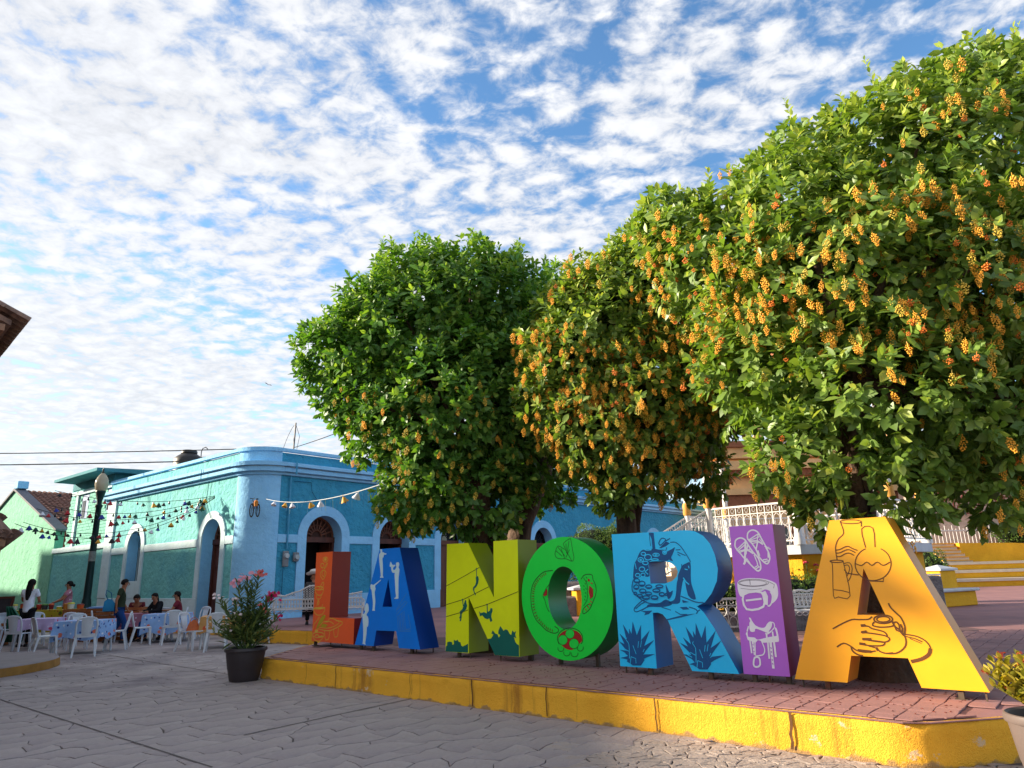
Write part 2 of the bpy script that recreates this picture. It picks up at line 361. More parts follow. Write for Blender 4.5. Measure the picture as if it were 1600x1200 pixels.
for a, b, w_ in ((-2.62, 10.70, .012), (-.55, 8.93, .02), (.30, 8.20, .012), (1.32, 7.32, .014), (2.30, 6.48, .026)):      # cracks between the cast sections
    q = MB(); d = Vector((2.92 + 4.17, 5.935 - 12.02, 0)).normalized(); n_ = Vector((d.y, -d.x, 0)); c_ = Vector((-4.17, 12.02, 0)) + d * (Vector((a + 4.17, b - 12.02, 0)).dot(d)); vs = []
    for i in range(6):
        z = .03 + i * .058; o_ = (hsh(a, i) - .5) * .02; vs += [c_ + d * (o_ - w_ / 2) + n_ * .022 + Vector((0, 0, z)), c_ + d * (o_ + w_ / 2) + n_ * .022 + Vector((0, 0, z))]
    q.add(vs, [(2 * i, 2 * i + 1, 2 * i + 3, 2 * i + 2) for i in range(5)]); q.build('kerb_crack', M_crack, KERB)
# flagstones: a jittered running bond whose joints wander, open and close
def stones(parent, frame, cell, span, z, depth, keep, material, name, gap, jit, nmax, stuffname, wav=0.25, clips=()):
    o, ex, ey = frame; cw, ch = cell
    def J(i, j):                                # shared, jittered lattice vertex (half-cell columns)
        return (i * cw / 2 + (hsh(i, j, 1.3) - 0.5) * jit * cw, j * ch + (hsh(i, j, 7.7) - 0.5) * jit * ch * 1.5)
    def W(p): q = o + ex * p[0] + ey * p[1]; return q.x, q.y
    items = []
    def clip(ring, x_):
        if name == 'flagstone' and x_ < -4.45: return ring
        for (ax, ay, nx_, ny_) in clips:
            out = []; k = len(ring)
            for i in range(k):
                p, q = ring[i], ring[(i + 1) % k]; P = W(p); Q = W(q); dp = (P[0] - ax) * nx_ + (P[1] - ay) * ny_; dq = (Q[0] - ax) * nx_ + (Q[1] - ay) * ny_
                if dp >= 0: out.append(p)
                if (dp >= 0) != (dq >= 0): t = dp / (dp - dq); out.append((p[0] + (q[0] - p[0]) * t, p[1] + (q[1] - p[1]) * t))
            ring = out
            if len(ring) < 3: return None
        return ring
    i0, i1, j0, j1 = span
    for j in range(j0, j1):
        for i in range(i0 + (j % 2), i1, 2):
            c = [(i, j), (i + 1, j), (i + 2, j), (i + 2, j + 1), (i + 1, j + 1), (i, j + 1)]
            pts = []
            for k in range(6):
                a = J(*c[k]); b = J(*c[(k + 1) % 6]); pts.append(a)
                lo, hi = sorted((c[k], c[(k + 1) % 6])); h1 = (hsh(lo[0], lo[1], hi[0], hi[1]) - 0.5) * wav * ch
                L_ = math.hypot(b[0] - a[0], b[1] - a[1]); nx, ny = -(b[1] - a[1]) / L_, (b[0] - a[0]) / L_
                if c[k] != lo: nx, ny = -nx, -ny
                pts.append(((a[0] + b[0]) / 2 + nx * h1, (a[1] + b[1]) / 2 + ny * h1))
            cx = sum(p[0] for p in pts) / 12; cy = sum(p[1] for p in pts) / 12
            wc = W((cx, cy))
            if not keep(*wc): continue
            ring = []
            for p in pts:
                q = gap * (0.15 + 1.5 * hsh(round(p[0], 3), round(p[1], 3), 2.2) ** 1.6) + 0.0015
                L_ = math.hypot(p[0] - cx, p[1] - cy); f = max(0.2, 1 - q / L_); ring.append((cx + (p[0] - cx) * f, cy + (p[1] - cy) * f))
            if clips:
                ring = clip(ring, wc[0])
                if not ring: continue
                ar = abs(sum(ring[a][0] * ring[(a + 1) % len(ring)][1] - ring[(a + 1) % len(ring)][0] * ring[a][1] for a in range(len(ring)))) / 2
                if ar < cw * ch * .04: continue
                cx = sum(p[0] for p in ring) / len(ring); cy = sum(p[1] for p in ring) / len(ring); wc = W((cx, cy))
            items.append((wc, ring, (cx, cy)))
    items.sort(key=lambda t: t[0][1] * 1.0 + abs(t[0][0]) * 0.3 + (0 if in_view(*t[0], 1.04) else 60))
    rest = MB()
    for n_, (wc, ring, cc) in enumerate(items):
        k = len(ring); zz = z + (hsh(cc[0], cc[1], 3) - 0.5) * depth * 0.5
        ctr = Vector((wc[0], wc[1], 0)); vs = []
        base = n_ < nmax
        for f, h in ((1.0, z - depth), (1.0, zz - depth * 0.25), (1 - 0.010 / cw * 2, zz)):
            for p in ring:
                q = W((cc[0] + (p[0] - cc[0]) * f, cc[1] + (p[1] - cc[1]) * f)); vs.append((q[0] - (ctr.x if base else 0), q[1] - (ctr.y if base else 0), h))
        fs = [(r_ * k + i, r_ * k + (i + 1) % k, (r_ + 1) * k + (i + 1) % k, (r_ + 1) * k + i) for r_ in range(2) for i in range(k)] + [tuple(2 * k + i for i in range(k))]
        if base:
            g = MB(); g.add(vs, fs); g.build(name, material, parent, loc=(ctr.x, ctr.y, 0))
        else: rest.add(vs, fs)
    if rest.f: rest.build(stuffname, material, parent, kind='stuff')
    print(name, len(items))

def half(a, b, off, s=1):                        # half-plane to the left of a->b, moved in by off
    d = Vector((b[0] - a[0], b[1] - a[1])).normalized(); n_ = Vector((-d.y, d.x)) * s; return (a[0] + n_.x * off, a[1] + n_.y * off, n_.x, n_.y)
FE = ((-4.17, 12.02), (2.92, 5.935)); FE2 = ((3.15, 5.87), (3.95, 6.00))
bed = MB(); bed.add([(-6.5, 4.6, 0.004), (6.5, 4.6, 0.004), (9, 9, 0.004), (9, 17, 0.004), (-13, 17, 0.004), (-12.5, 12, 0.004)], [(0, 1, 2, 3, 4, 5)])
bed.build('joint_bed', M_joint, ground)
dA = -dL; O1 = Vector((0, 6.6, 0))
def keepF(x, y): return in_view(x, y, 1.35) and y < 17 and (not in_poly(x, y, plat) or (x > -4.2 and edge_dist(x, y, plat) < .3)) and not (x > 0.55 and y < 6.95 and y < 6.6 + 0.22 * x and x > 0.2)
def keep_clear(x, y): return keepF(x, y) and (edge_dist(x, y, plat) > 0.12 or (x > -4.2 and x < 2.8))
stones(ground, (O1, dR, dA), (0.52, 0.27), (-60, 60, -75, 75), 0.016, 0.012, keep_clear, M_stone, 'flagstone', 0.0065, 0.42, 300, 'distant_flagstones', clips=[half(*FE, .02, -1)] if True else ())
# the scored corner at the lower right: small chips pressed into the concrete
def keepC(x, y): return in_view(x, y) and y < 7.4 and (not keepF(x, y) or (x > .3 and y < 6.6 + .22 * x + .35)) and not in_poly(x, y, plat) and edge_dist(x, y, plat) > 0.03
stones(ground, (O1, (dR * 0.3 + dA).normalized(), (dA * 0.3 - dR).normalized()), (0.16, 0.085), (-60, 60, -60, 60), 0.014, 0.009, keepC, M_chip, 'scored_chip', 0.007, 0.75, 0, 'scored_chips')
# straight control joints sawn across the plaza
for a, b in (((-2.81, 7.69), (-1.15, 9.97)), ((-7.3, 10.51), (-2.6, 6.45)), ((-9.84, 17.16), (-4.6, 12.3))):
    d = Vector((b[0] - a[0], b[1] - a[1], 0)).normalized(); n_ = Vector((-d.y, d.x, 0)) * 0.011
    q = MB(); A = Vector((*a, 0.0205)); B = Vector((*b, 0.0205)); q.add([A - n_, B - n_, B + n_, A + n_], [(0, 1, 2, 3)]); q.build('control_joint', M_joint, ground)

# platform pavers: long narrow running bond across the kerb
def keepP(x, y): return in_view(x, y, 1.45) and y < 13.2 and (in_poly(x, y, plat) or (-3.9 < x < 3.6 and edge_dist(x, y, plat) < .3)) and (edge_dist(x, y, plat) > 0.22 or (-3.9 < x < 3.6 and y < 12)) and (x < 3.6 or edge_dist(x, y, plat) > .3)
pb = MB(); pb.add([(-4, 5.9, PZ), (8, 5.9, PZ), (8, 15, PZ), (-4, 15, PZ)], [(0, 1, 2, 3)])
pvb = [(-3.9, 12.0), (2.9, 6.15), (3.5, 6.2), (4.2, 6.75), (8.5, 7.6), (8.5, 15), (-3.7, 15)]
pb = MB(); pb.add([(x, y, PZ + 0.001) for x, y in pvb], [tuple(range(len(pvb)))]); pb.build('paver_bed', M_pjoint, platform)
stones(platform, (Vector((0, 9, 0)), dR, dA), (0.46, 0.19), (-40, 40, -45, 45), PZ + 0.012, 0.010, keepP, M_paver, 'paver', 0.006, 0.10, 300, 'distant_pavers', 0.05, clips=[half(*FE, .045), half(*FE2, .05)])
ART={}
ART['L']={
 'fruit_drawing':[
  ('s','gold',0.012,[(0.449,1.465),(0.439,1.443),(0.408,1.427),(0.365,1.422),(0.32,1.43),(0.286,1.448),(0.272,1.471),(0.282,1.494),(0.313,1.509),(0.357,1.514),(0.401,1.506),(0.435,1.488)],1),
  ('s','gold',0.012,[(0.396,1.47),(0.387,1.455),(0.362,1.45),(0.337,1.457),(0.325,1.472),(0.334,1.487),(0.359,1.492),(0.384,1.485)],1),
  ('s','gold',0.012,[(0.32,1.36),(0.311,1.337),(0.282,1.323),(0.246,1.324),(0.215,1.34),(0.201,1.363),(0.211,1.386),(0.239,1.4),(0.276,1.399),(0.307,1.383)],1),
  ('s','gold',0.012,[(0.326,1.295),(0.351,1.339),(0.433,1.405),(0.409,1.345),(0.326,1.295)],0),
  ('s','gold',0.012,[(0.213,1.229),(0.202,1.184),(0.282,1.114),(0.326,1.114),(0.394,1.18),(0.397,1.24),(0.297,1.28)],1),
  ('s','gold',0.012,[(0.298,1.273),(0.26,1.198),(0.337,1.159),(0.351,1.241)],0),
  ('s','gold',0.03,[(0.339,1.484),(0.399,1.459)],0),
 ],
 'mortar_drawing':[
  ('s','gold',0.013,[(0.332,0.946),(0.318,0.933),(0.277,0.923),(0.216,0.918),(0.147,0.918),(0.085,0.924),(0.04,0.935),(0.024,0.948),(0.038,0.961),(0.08,0.972),(0.142,0.977),(0.211,0.976),(0.273,0.97),(0.316,0.959)],1),
  ('s','gold',0.013,[(0.021,0.944),(0.051,0.883),(0.13,0.83),(0.249,0.823),(0.318,0.867),(0.335,0.942)],0),
  ('s','gold',0.013,[(0.166,0.925),(0.288,1.047),(0.332,1.046),(0.336,1.001),(0.231,0.924)],0),
  ('s','gold',0.013,[(0.092,0.823),(0.116,0.763),(0.197,0.751),(0.253,0.778),(0.27,0.823)],0),
 ],
 'soup_bowl_drawing':[
  ('s','gold',0.013,[(0.013,0.58),(0.136,0.602),(0.414,0.602),(0.256,0.574),(0.013,0.58)],0),
  ('s','gold',0.013,[(0.013,0.58),(0.04,0.524),(0.133,0.473),(0.237,0.465),(0.351,0.492),(0.403,0.551),(0.414,0.602)],0),
  ('s','gold',0.018,[(0.134,0.629),(0.145,0.674),(0.169,0.726),(0.202,0.696),(0.177,0.644)],0),
  ('s','gold',0.014,[(0.299,0.593),(0.336,0.66)],0),
  ('s','gold',0.02,[(0.109,0.577),(0.313,0.589)],0),
 ],
 'corn_drawing':[
  ('f','corn',0,[(0.148,0.224),(0.18,0.29),(0.245,0.38),(0.34,0.455),(0.424,0.474),(0.442,0.435),(0.376,0.368),(0.281,0.3),(0.213,0.24)],1),
  ('s','gold',0.013,[(0.038,0.221),(0.061,0.295),(0.172,0.378),(0.239,0.438)],0),
 ],
 'table_drawing':[
  ('s','gold',0.013,[(0.184,0.239),(0.378,0.346),(0.534,0.35),(0.6,0.416),(0.796,0.399),(0.81,0.385),(1.016,0.362),(0.966,0.304),(0.685,0.218),(0.519,0.199),(0.2,0.225)],1),
  ('s','gold',0.013,[(0.434,0.196),(0.474,0.055),(0.531,0.045),(0.591,0.073),(0.616,0.209)],0),
  ('s','gold',0.013,[(0.74,0.227),(0.776,0.115),(0.832,0.103),(0.884,0.133),(0.902,0.26)],0),
  ('f','corn',0,[(0.284,0.264),(0.352,0.317),(0.467,0.312),(0.539,0.293),(0.443,0.254)],1),
  ('s','gold',0.012,[(0.378,0.346),(0.505,0.364),(0.647,0.353),(0.747,0.313)],0),
  ('s','gold',0.012,[(0.256,0.249),(0.627,0.252),(0.923,0.345),(0.796,0.392)],0),
 ],
 'stew_bowl_drawing':[
  ('s','gold',0.013,[(0.426,0.124),(0.412,0.106),(0.37,0.09),(0.306,0.077),(0.229,0.071),(0.15,0.072),(0.083,0.079),(0.037,0.093),(0.019,0.11),(0.033,0.128),(0.077,0.145),(0.143,0.157),(0.22,0.163),(0.298,0.162),(0.364,0.155),(0.409,0.141)],1),
  ('s','gold',0.013,[(0.019,0.11),(0.07,0.046),(0.161,0.013),(0.249,0.008),(0.36,0.05),(0.426,0.117)],0),
  ('s','gold',0.02,[(0.109,0.098),(0.195,0.123),(0.271,0.083),(0.37,0.108)],0),
  ('f','gold',0,[(0.204,0.182),(0.191,0.159),(0.154,0.148),(0.116,0.156),(0.099,0.178),(0.112,0.202),(0.149,0.212),(0.187,0.204)],1),
 ],
}
ART['A']={
 'musician_silhouette0':[
  ('f','pale',0,[(0.654,1.578),(0.698,1.576),(0.712,1.542),(0.705,1.523),(0.729,1.531),(0.754,1.521),(0.779,1.51),(0.823,1.504),(0.818,1.486),(0.775,1.488),(0.756,1.477),(0.747,1.445),(0.719,1.424),(0.732,1.328),(0.741,1.226),(0.739,1.146),(0.754,1.117),(0.75,1.106),(0.672,1.107),(0.667,1.123),(0.685,1.14),(0.667,1.242),(0.637,1.375),(0.623,1.479),(0.646,1.515),(0.663,1.529)],1),
 ],
 'musician_silhouette1':[
  ('f','pale',0,[(1.101,1.343),(1.155,1.347),(1.178,1.322),(1.172,1.287),(1.157,1.266),(1.185,1.229),(1.176,1.159),(1.166,1.102),(1.164,1.004),(1.167,0.878),(1.169,0.794),(1.163,0.766),(1.071,0.763),(1.066,0.777),(1.105,0.794),(1.091,0.878),(1.075,1.019),(1.06,1.147),(1.064,1.178),(1.005,1.184),(0.975,1.22),(0.962,1.271),(0.945,1.282),(0.921,1.291),(0.947,1.365),(0.977,1.328),(1.01,1.308),(1.055,1.311),(1.072,1.292),(1.03,1.273),(1.012,1.255),(1.027,1.226),(1.06,1.23),(1.092,1.253),(1.103,1.281),(1.09,1.31)],1),
 ],
 'musician_silhouette2':[
  ('f','pale',0,[(0.405,0.991),(0.437,1.006),(0.47,0.991),(0.529,1.005),(0.681,1.075),(0.674,1.053),(0.562,0.994),(0.531,0.968),(0.547,0.924),(0.525,0.874),(0.538,0.794),(0.549,0.708),(0.537,0.587),(0.548,0.57),(0.474,0.569),(0.48,0.593),(0.483,0.708),(0.452,0.838),(0.434,0.911),(0.408,0.926)],1),
 ],
 'musician_silhouette3':[
  ('f','pale',0,[(0.314,0.69),(0.353,0.664),(0.369,0.592),(0.358,0.549),(0.311,0.498),(0.355,0.462),(0.373,0.391),(0.362,0.313),(0.333,0.298),(0.326,0.191),(0.306,0.091),(0.296,0.034),(0.322,0.017),(0.222,0.024),(0.226,0.038),(0.236,0.131),(0.229,0.273),(0.207,0.417),(0.202,0.503),(0.247,0.518),(0.27,0.555),(0.244,0.583),(0.278,0.664)],1),
 ],
 'hut_drawing':[
  ('s','thinblue',0.008,[(1.122,0.593),(1.377,0.849)],0),
  ('s','thinblue',0.008,[(1.122,0.593),(1.131,0.517),(1.402,0.712),(1.346,0.725),(1.138,0.586)],0),
  ('s','thinblue',0.008,[(1.141,0.503),(1.188,0.259),(1.499,0.268)],0),
  ('s','thinblue',0.008,[(1.182,0.49),(1.233,0.267)],0),
  ('s','thinblue',0.008,[(1.182,0.49),(1.327,0.574),(1.367,0.277)],0),
  ('s','thinblue',0.008,[(1.26,0.533),(1.3,0.269)],0),
  ('s','thinblue',0.008,[(1.378,0.291),(1.488,0.301)],0),
  ('s','thinblue',0.008,[(1.428,0.521),(1.498,0.308)],0),
  ('s','thinblue',0.008,[(1.217,0.477),(1.26,0.274)],0),
  ('s','thinblue',0.008,[(1.294,0.553),(1.334,0.276)],0),
 ],
}
ART['N']={
 'zip_line':[
  ('s','dark',0.009,[(0.022,0.954),(0.379,1.078),(0.749,1.213)],0),
  ('s','dark',0.009,[(0.018,0.678),(0.393,0.753),(0.933,0.933)],0),
  ('s','dark',0.009,[(0.017,0.502),(0.313,0.562),(0.494,0.604)],0),
  ('s','dark',0.009,[(0.629,0.628),(0.894,0.686),(1.506,0.862)],0),
 ],
 'rider_silhouette0':[
  ('s','teal',0.014,[(0.685,1.194),(0.683,1.084)],0),
  ('f','teal',0,[(0.688,1.09),(0.718,1.084),(0.729,1.043),(0.711,0.981),(0.677,0.935),(0.638,0.913),(0.63,0.878),(0.663,0.827),(0.658,0.81),(0.636,0.833),(0.603,0.896),(0.609,0.93),(0.652,0.958),(0.673,1.004),(0.67,1.044),(0.667,1.073)],1),
  ('f','teal',0,[(0.7,1.194),(0.695,1.186),(0.684,1.183),(0.674,1.186),(0.669,1.194),(0.674,1.203),(0.685,1.206),(0.696,1.202)],1),
 ],
 'rider_silhouette1':[
  ('s','teal',0.018,[(0.379,0.753),(0.395,0.661)],0),
  ('f','teal',0,[(0.436,0.747),(0.458,0.741),(0.461,0.701),(0.478,0.667),(0.457,0.615),(0.4,0.581),(0.359,0.546),(0.356,0.494),(0.341,0.443),(0.312,0.442),(0.329,0.482),(0.303,0.482),(0.325,0.528),(0.318,0.58),(0.374,0.615),(0.4,0.666),(0.418,0.712)],1),
  ('f','teal',0,[(0.395,0.753),(0.39,0.744),(0.379,0.741),(0.368,0.744),(0.363,0.753),(0.368,0.761),(0.379,0.764),(0.39,0.761)],1),
 ],
 'rider_silhouette2':[
  ('s','teal',0.018,[(0.894,0.686),(0.896,0.564)],0),
  ('f','teal',0,[(0.961,0.637),(0.998,0.632),(1.001,0.593),(0.98,0.56),(0.971,0.521),(0.993,0.461),(0.953,0.444),(0.935,0.493),(0.897,0.482),(0.841,0.492),(0.793,0.535),(0.744,0.518),(0.725,0.59),(0.761,0.563),(0.827,0.58),(0.875,0.564),(0.924,0.592),(0.949,0.604)],1),
  ('f','teal',0,[(0.91,0.687),(0.906,0.679),(0.894,0.675),(0.883,0.679),(0.878,0.686),(0.883,0.694),(0.895,0.698),(0.906,0.694)],1),
 ],
 'bush_silhouette0':[
  ('f','teal',0,[(0.002,0.001),(0.015,0.079),(0.038,0.086),(0.038,0.132),(0.082,0.145),(0.144,0.141),(0.153,0.102),(0.188,0.115),(0.183,0.171),(0.231,0.162),(0.266,0.18),(0.292,0.147),(0.326,0.148),(0.343,0.099),(0.372,0.089),(0.437,0.108),(0.491,0.132),(0.487,0.007)],1),
 ],
 'bush_silhouette1':[
  ('f','teal',0,[(0.889,0.211),(0.963,0.221),(1.012,0.277),(0.968,0.287),(0.998,0.331),(1.044,0.289),(1.091,0.28),(1.113,0.237),(1.145,0.271),(1.104,0.291),(1.111,0.334),(1.149,0.394),(1.179,0.363),(1.209,0.331),(1.248,0.354),(1.286,0.344),(1.322,0.298),(1.352,0.277),(1.377,0.342),(1.406,0.316),(1.444,0.333),(1.428,0.29),(1.448,0.238),(1.404,0.258),(1.424,0.196),(1.453,0.165),(1.492,0.151),(1.49,0.003),(1.033,0.001)],1),
 ],
}
ART['O']={
 'butterfly_drawing':[
  ('s','darkgreen',0.008,[(0.474,1.351),(0.497,1.301),(0.564,1.283),(0.657,1.28),(0.757,1.245),(0.79,1.291),(0.775,1.379),(0.753,1.524),(0.734,1.538),(0.628,1.482),(0.654,1.4),(0.532,1.454),(0.474,1.351)],0),
  ('s','darkgreen',0.008,[(0.654,1.4),(0.757,1.245)],0),
  ('s','darkgreen',0.008,[(0.531,1.438),(0.639,1.32)],0),
  ('s','darkgreen',0.008,[(0.669,1.48),(0.672,1.351)],0),
  ('s','darkgreen',0.008,[(0.722,1.51),(0.681,1.343)],0),
  ('s','darkgreen',0.008,[(0.497,1.391),(0.597,1.314)],0),
  ('s','darkgreen',0.008,[(0.583,1.419),(0.637,1.288)],0),
  ('s','darkgreen',0.008,[(0.725,1.397),(0.658,1.296)],0),
 ],
 'serpent_drawing':[
  ('s','darkgreen',0.011,[(0.428,1.134),(0.303,1.126),(0.211,1.089),(0.125,1.022),(0.069,0.955),(0.034,0.865),(0.025,0.752),(0.039,0.629),(0.094,0.508),(0.187,0.427),(0.286,0.359),(0.4,0.33),(0.472,0.348),(0.477,0.386),(0.419,0.417)],0),
  ('s','darkgreen',0.009,[(0.353,0.952),(0.299,0.897),(0.242,0.808),(0.269,0.753),(0.301,0.654),(0.339,0.599)],0),
  ('s','brown',0.012,[(0.294,1.108),(0.306,1.078)],0),
  ('s','brown',0.012,[(0.263,1.095),(0.278,1.066)],0),
  ('s','brown',0.012,[(0.233,1.082),(0.25,1.054)],0),
  ('s','brown',0.012,[(0.207,1.067),(0.227,1.039)],0),
  ('s','brown',0.012,[(0.178,1.044),(0.201,1.018)],0),
  ('s','brown',0.012,[(0.149,1.022),(0.175,0.997)],0),
  ('s','brown',0.012,[(0.129,1.002),(0.157,0.979)],0),
  ('s','brown',0.012,[(0.11,0.98),(0.141,0.958)],0),
  ('s','brown',0.012,[(0.091,0.957),(0.124,0.937)],0),
  ('s','brown',0.012,[(0.079,0.934),(0.113,0.916)],0),
  ('s','brown',0.012,[(0.067,0.904),(0.104,0.889)],0),
  ('s','brown',0.012,[(0.056,0.873),(0.095,0.861)],0),
  ('s','brown',0.012,[(0.05,0.844),(0.09,0.835)],0),
  ('s','brown',0.012,[(0.047,0.806),(0.089,0.8)],0),
  ('s','brown',0.012,[(0.044,0.768),(0.087,0.767)],0),
  ('s','brown',0.012,[(0.045,0.735),(0.088,0.737)],0),
  ('s','brown',0.012,[(0.05,0.693),(0.092,0.7)],0),
  ('s','brown',0.012,[(0.054,0.652),(0.095,0.663)],0),
  ('s','brown',0.012,[(0.064,0.617),(0.102,0.631)],0),
  ('s','brown',0.012,[(0.082,0.576),(0.118,0.594)],0),
  ('s','brown',0.012,[(0.1,0.535),(0.132,0.556)],0),
  ('s','brown',0.012,[(0.121,0.506),(0.15,0.529)],0),
  ('s','brown',0.012,[(0.152,0.478),(0.178,0.503)],0),
  ('s','brown',0.012,[(0.183,0.451),(0.205,0.478)],0),
  ('s','brown',0.012,[(0.21,0.429),(0.23,0.457)],0),
  ('s','brown',0.012,[(0.244,0.406),(0.26,0.434)],0),
  ('s','brown',0.012,[(0.277,0.382),(0.29,0.412)],0),
  ('s','brown',0.012,[(0.308,0.368),(0.318,0.398)],0),
  ('s','brown',0.012,[(0.346,0.358),(0.353,0.388)],0),
  ('s','brown',0.012,[(0.385,0.348),(0.389,0.378)],0),
  ('f','red',0,[(0.31,0.897),(0.32,0.863),(0.312,0.813),(0.272,0.802),(0.253,0.808)],1),
 ],
 'serpent_tail_drawing':[
  ('s','darkgreen',0.01,[(0.888,1.01),(0.932,1.057),(1.001,1.072),(1.067,1.06),(1.077,1.007),(1.112,0.932),(1.111,0.837),(1.058,0.733),(0.998,0.638),(0.914,0.585),(0.888,0.595),(0.905,0.648),(1.003,0.711)],0),
  ('s','darkgreen',0.007,[(0.943,1.009),(0.979,0.944),(0.978,0.838),(0.966,0.753),(0.907,0.679)],0),
  ('s','darkgreen',0.008,[(0.93,1.03),(0.943,1.011)],0),
  ('s','darkgreen',0.008,[(0.972,1.04),(0.984,1.021)],0),
  ('s','darkgreen',0.008,[(0.946,0.966),(0.959,0.946)],0),
  ('s','darkgreen',0.008,[(0.921,0.891),(0.933,0.872)],0),
  ('s','darkgreen',0.008,[(0.945,0.849),(0.958,0.829)],0),
  ('s','darkgreen',0.008,[(0.926,0.764),(0.939,0.745)],0),
  ('s','darkgreen',0.008,[(0.924,0.934),(0.936,0.915)],0),
  ('s','darkgreen',0.008,[(0.956,0.902),(0.968,0.882)],0),
  ('s','darkgreen',0.008,[(0.936,0.806),(0.948,0.787)],0),
  ('s','darkgreen',0.008,[(0.969,0.998),(0.981,0.978)],0),
  ('f','red',0,[(0.997,1.019),(1.03,1.007),(1.019,0.978),(0.995,0.987)],1),
  ('f','red',0,[(1.016,0.933),(1.069,0.89),(1.065,0.795),(1.02,0.764),(1,0.859)],1),
  ('s','red',0.014,[(1.019,0.743),(1.044,0.722)],0),
  ('s','red',0.014,[(0.997,0.711),(1.021,0.685)],0),
  ('s','red',0.014,[(0.968,0.68),(0.986,0.648)],0),
  ('s','red',0.014,[(0.935,0.648),(0.95,0.617)],0),
  ('s','red',0.014,[(1.041,0.965),(1.073,0.954)],0),
 ],
 'patterned_ball_drawing':[
  ('s','darkgreen',0.01,[(0.483,0.198),(0.469,0.218),(0.461,0.24),(0.459,0.263),(0.463,0.286),(0.474,0.309),(0.491,0.33),(0.513,0.35),(0.539,0.367),(0.57,0.381),(0.603,0.392),(0.638,0.399),(0.674,0.402),(0.709,0.4),(0.743,0.395),(0.775,0.387),(0.802,0.374),(0.826,0.359),(0.845,0.341),(0.858,0.321),(0.866,0.299),(0.867,0.277),(0.863,0.254),(0.853,0.232),(0.837,0.211)],0),
  ('f','red',0,[(0.475,0.228),(0.47,0.247),(0.471,0.266),(0.477,0.286),(0.489,0.305),(0.505,0.322),(0.526,0.338),(0.551,0.352),(0.578,0.364),(0.609,0.372),(0.64,0.378),(0.673,0.38),(0.705,0.38),(0.735,0.376),(0.764,0.369),(0.79,0.359),(0.812,0.347),(0.83,0.332),(0.844,0.316),(0.853,0.298),(0.856,0.279),(0.855,0.26),(0.848,0.242),(0.753,0.169),(0.696,0.136),(0.614,0.137),(0.533,0.176)],1),
  ('f','green',0,[(0.738,0.332),(0.732,0.31),(0.715,0.291),(0.691,0.278),(0.663,0.273),(0.636,0.276),(0.614,0.288),(0.599,0.306),(0.595,0.328),(0.601,0.35),(0.618,0.369),(0.642,0.382),(0.67,0.387),(0.698,0.383),(0.72,0.371),(0.734,0.353)],1),
  ('s','darkgreen',0.006,[(0.738,0.332),(0.732,0.31),(0.715,0.291),(0.691,0.278),(0.663,0.273),(0.636,0.276),(0.614,0.288),(0.599,0.306),(0.595,0.328),(0.601,0.35),(0.618,0.369),(0.642,0.382),(0.67,0.387),(0.698,0.383),(0.72,0.371),(0.734,0.353)],1),
  ('f','green',0,[(0.622,0.253),(0.615,0.229),(0.598,0.209),(0.573,0.195),(0.543,0.189),(0.515,0.192),(0.491,0.205),(0.475,0.224),(0.471,0.247),(0.478,0.271),(0.496,0.292),(0.521,0.306),(0.55,0.311),(0.579,0.308),(0.603,0.295),(0.618,0.276)],1),
  ('s','darkgreen',0.006,[(0.622,0.253),(0.615,0.229),(0.598,0.209),(0.573,0.195),(0.543,0.189),(0.515,0.192),(0.491,0.205),(0.475,0.224),(0.471,0.247),(0.478,0.271),(0.496,0.292),(0.521,0.306),(0.55,0.311),(0.579,0.308),(0.603,0.295),(0.618,0.276)],1),
  ('f','green',0,[(0.802,0.215),(0.794,0.191),(0.777,0.171),(0.751,0.157),(0.722,0.151),(0.693,0.155),(0.669,0.167),(0.653,0.186),(0.649,0.209),(0.656,0.232),(0.674,0.253),(0.7,0.267),(0.729,0.272),(0.758,0.269),(0.782,0.256),(0.797,0.237)],1),
  ('s','darkgreen',0.006,[(0.802,0.215),(0.794,0.191),(0.777,0.171),(0.751,0.157),(0.722,0.151),(0.693,0.155),(0.669,0.167),(0.653,0.186),(0.649,0.209),(0.656,0.232),(0.674,0.253),(0.7,0.267),(0.729,0.272),(0.758,0.269),(0.782,0.256),(0.797,0.237)],1),
  ('s','darkgreen',0.008,[(0.557,0.158),(0.559,0.147),(0.556,0.135),(0.549,0.125),(0.538,0.116),(0.524,0.11),(0.508,0.108),(0.493,0.109),(0.479,0.113),(0.469,0.121),(0.462,0.131),(0.461,0.142),(0.464,0.154)],0),
  ('s','darkgreen',0.008,[(0.655,0.11),(0.657,0.099),(0.654,0.087),(0.646,0.076),(0.634,0.067),(0.619,0.061),(0.602,0.058),(0.586,0.059),(0.571,0.064),(0.56,0.072),(0.553,0.082),(0.552,0.094),(0.556,0.106)],0),
  ('s','darkgreen',0.008,[(0.779,0.106),(0.782,0.094),(0.779,0.082),(0.771,0.071),(0.758,0.062),(0.742,0.056),(0.725,0.053),(0.708,0.055),(0.693,0.059),(0.681,0.067),(0.674,0.078),(0.673,0.089),(0.677,0.101)],0),
  ('s','darkgreen',0.008,[(0.869,0.183),(0.871,0.17),(0.868,0.157),(0.861,0.145),(0.849,0.135),(0.835,0.129),(0.82,0.126),(0.805,0.127),(0.792,0.133),(0.781,0.142),(0.775,0.153),(0.774,0.166),(0.778,0.179)],0),
 ],
}
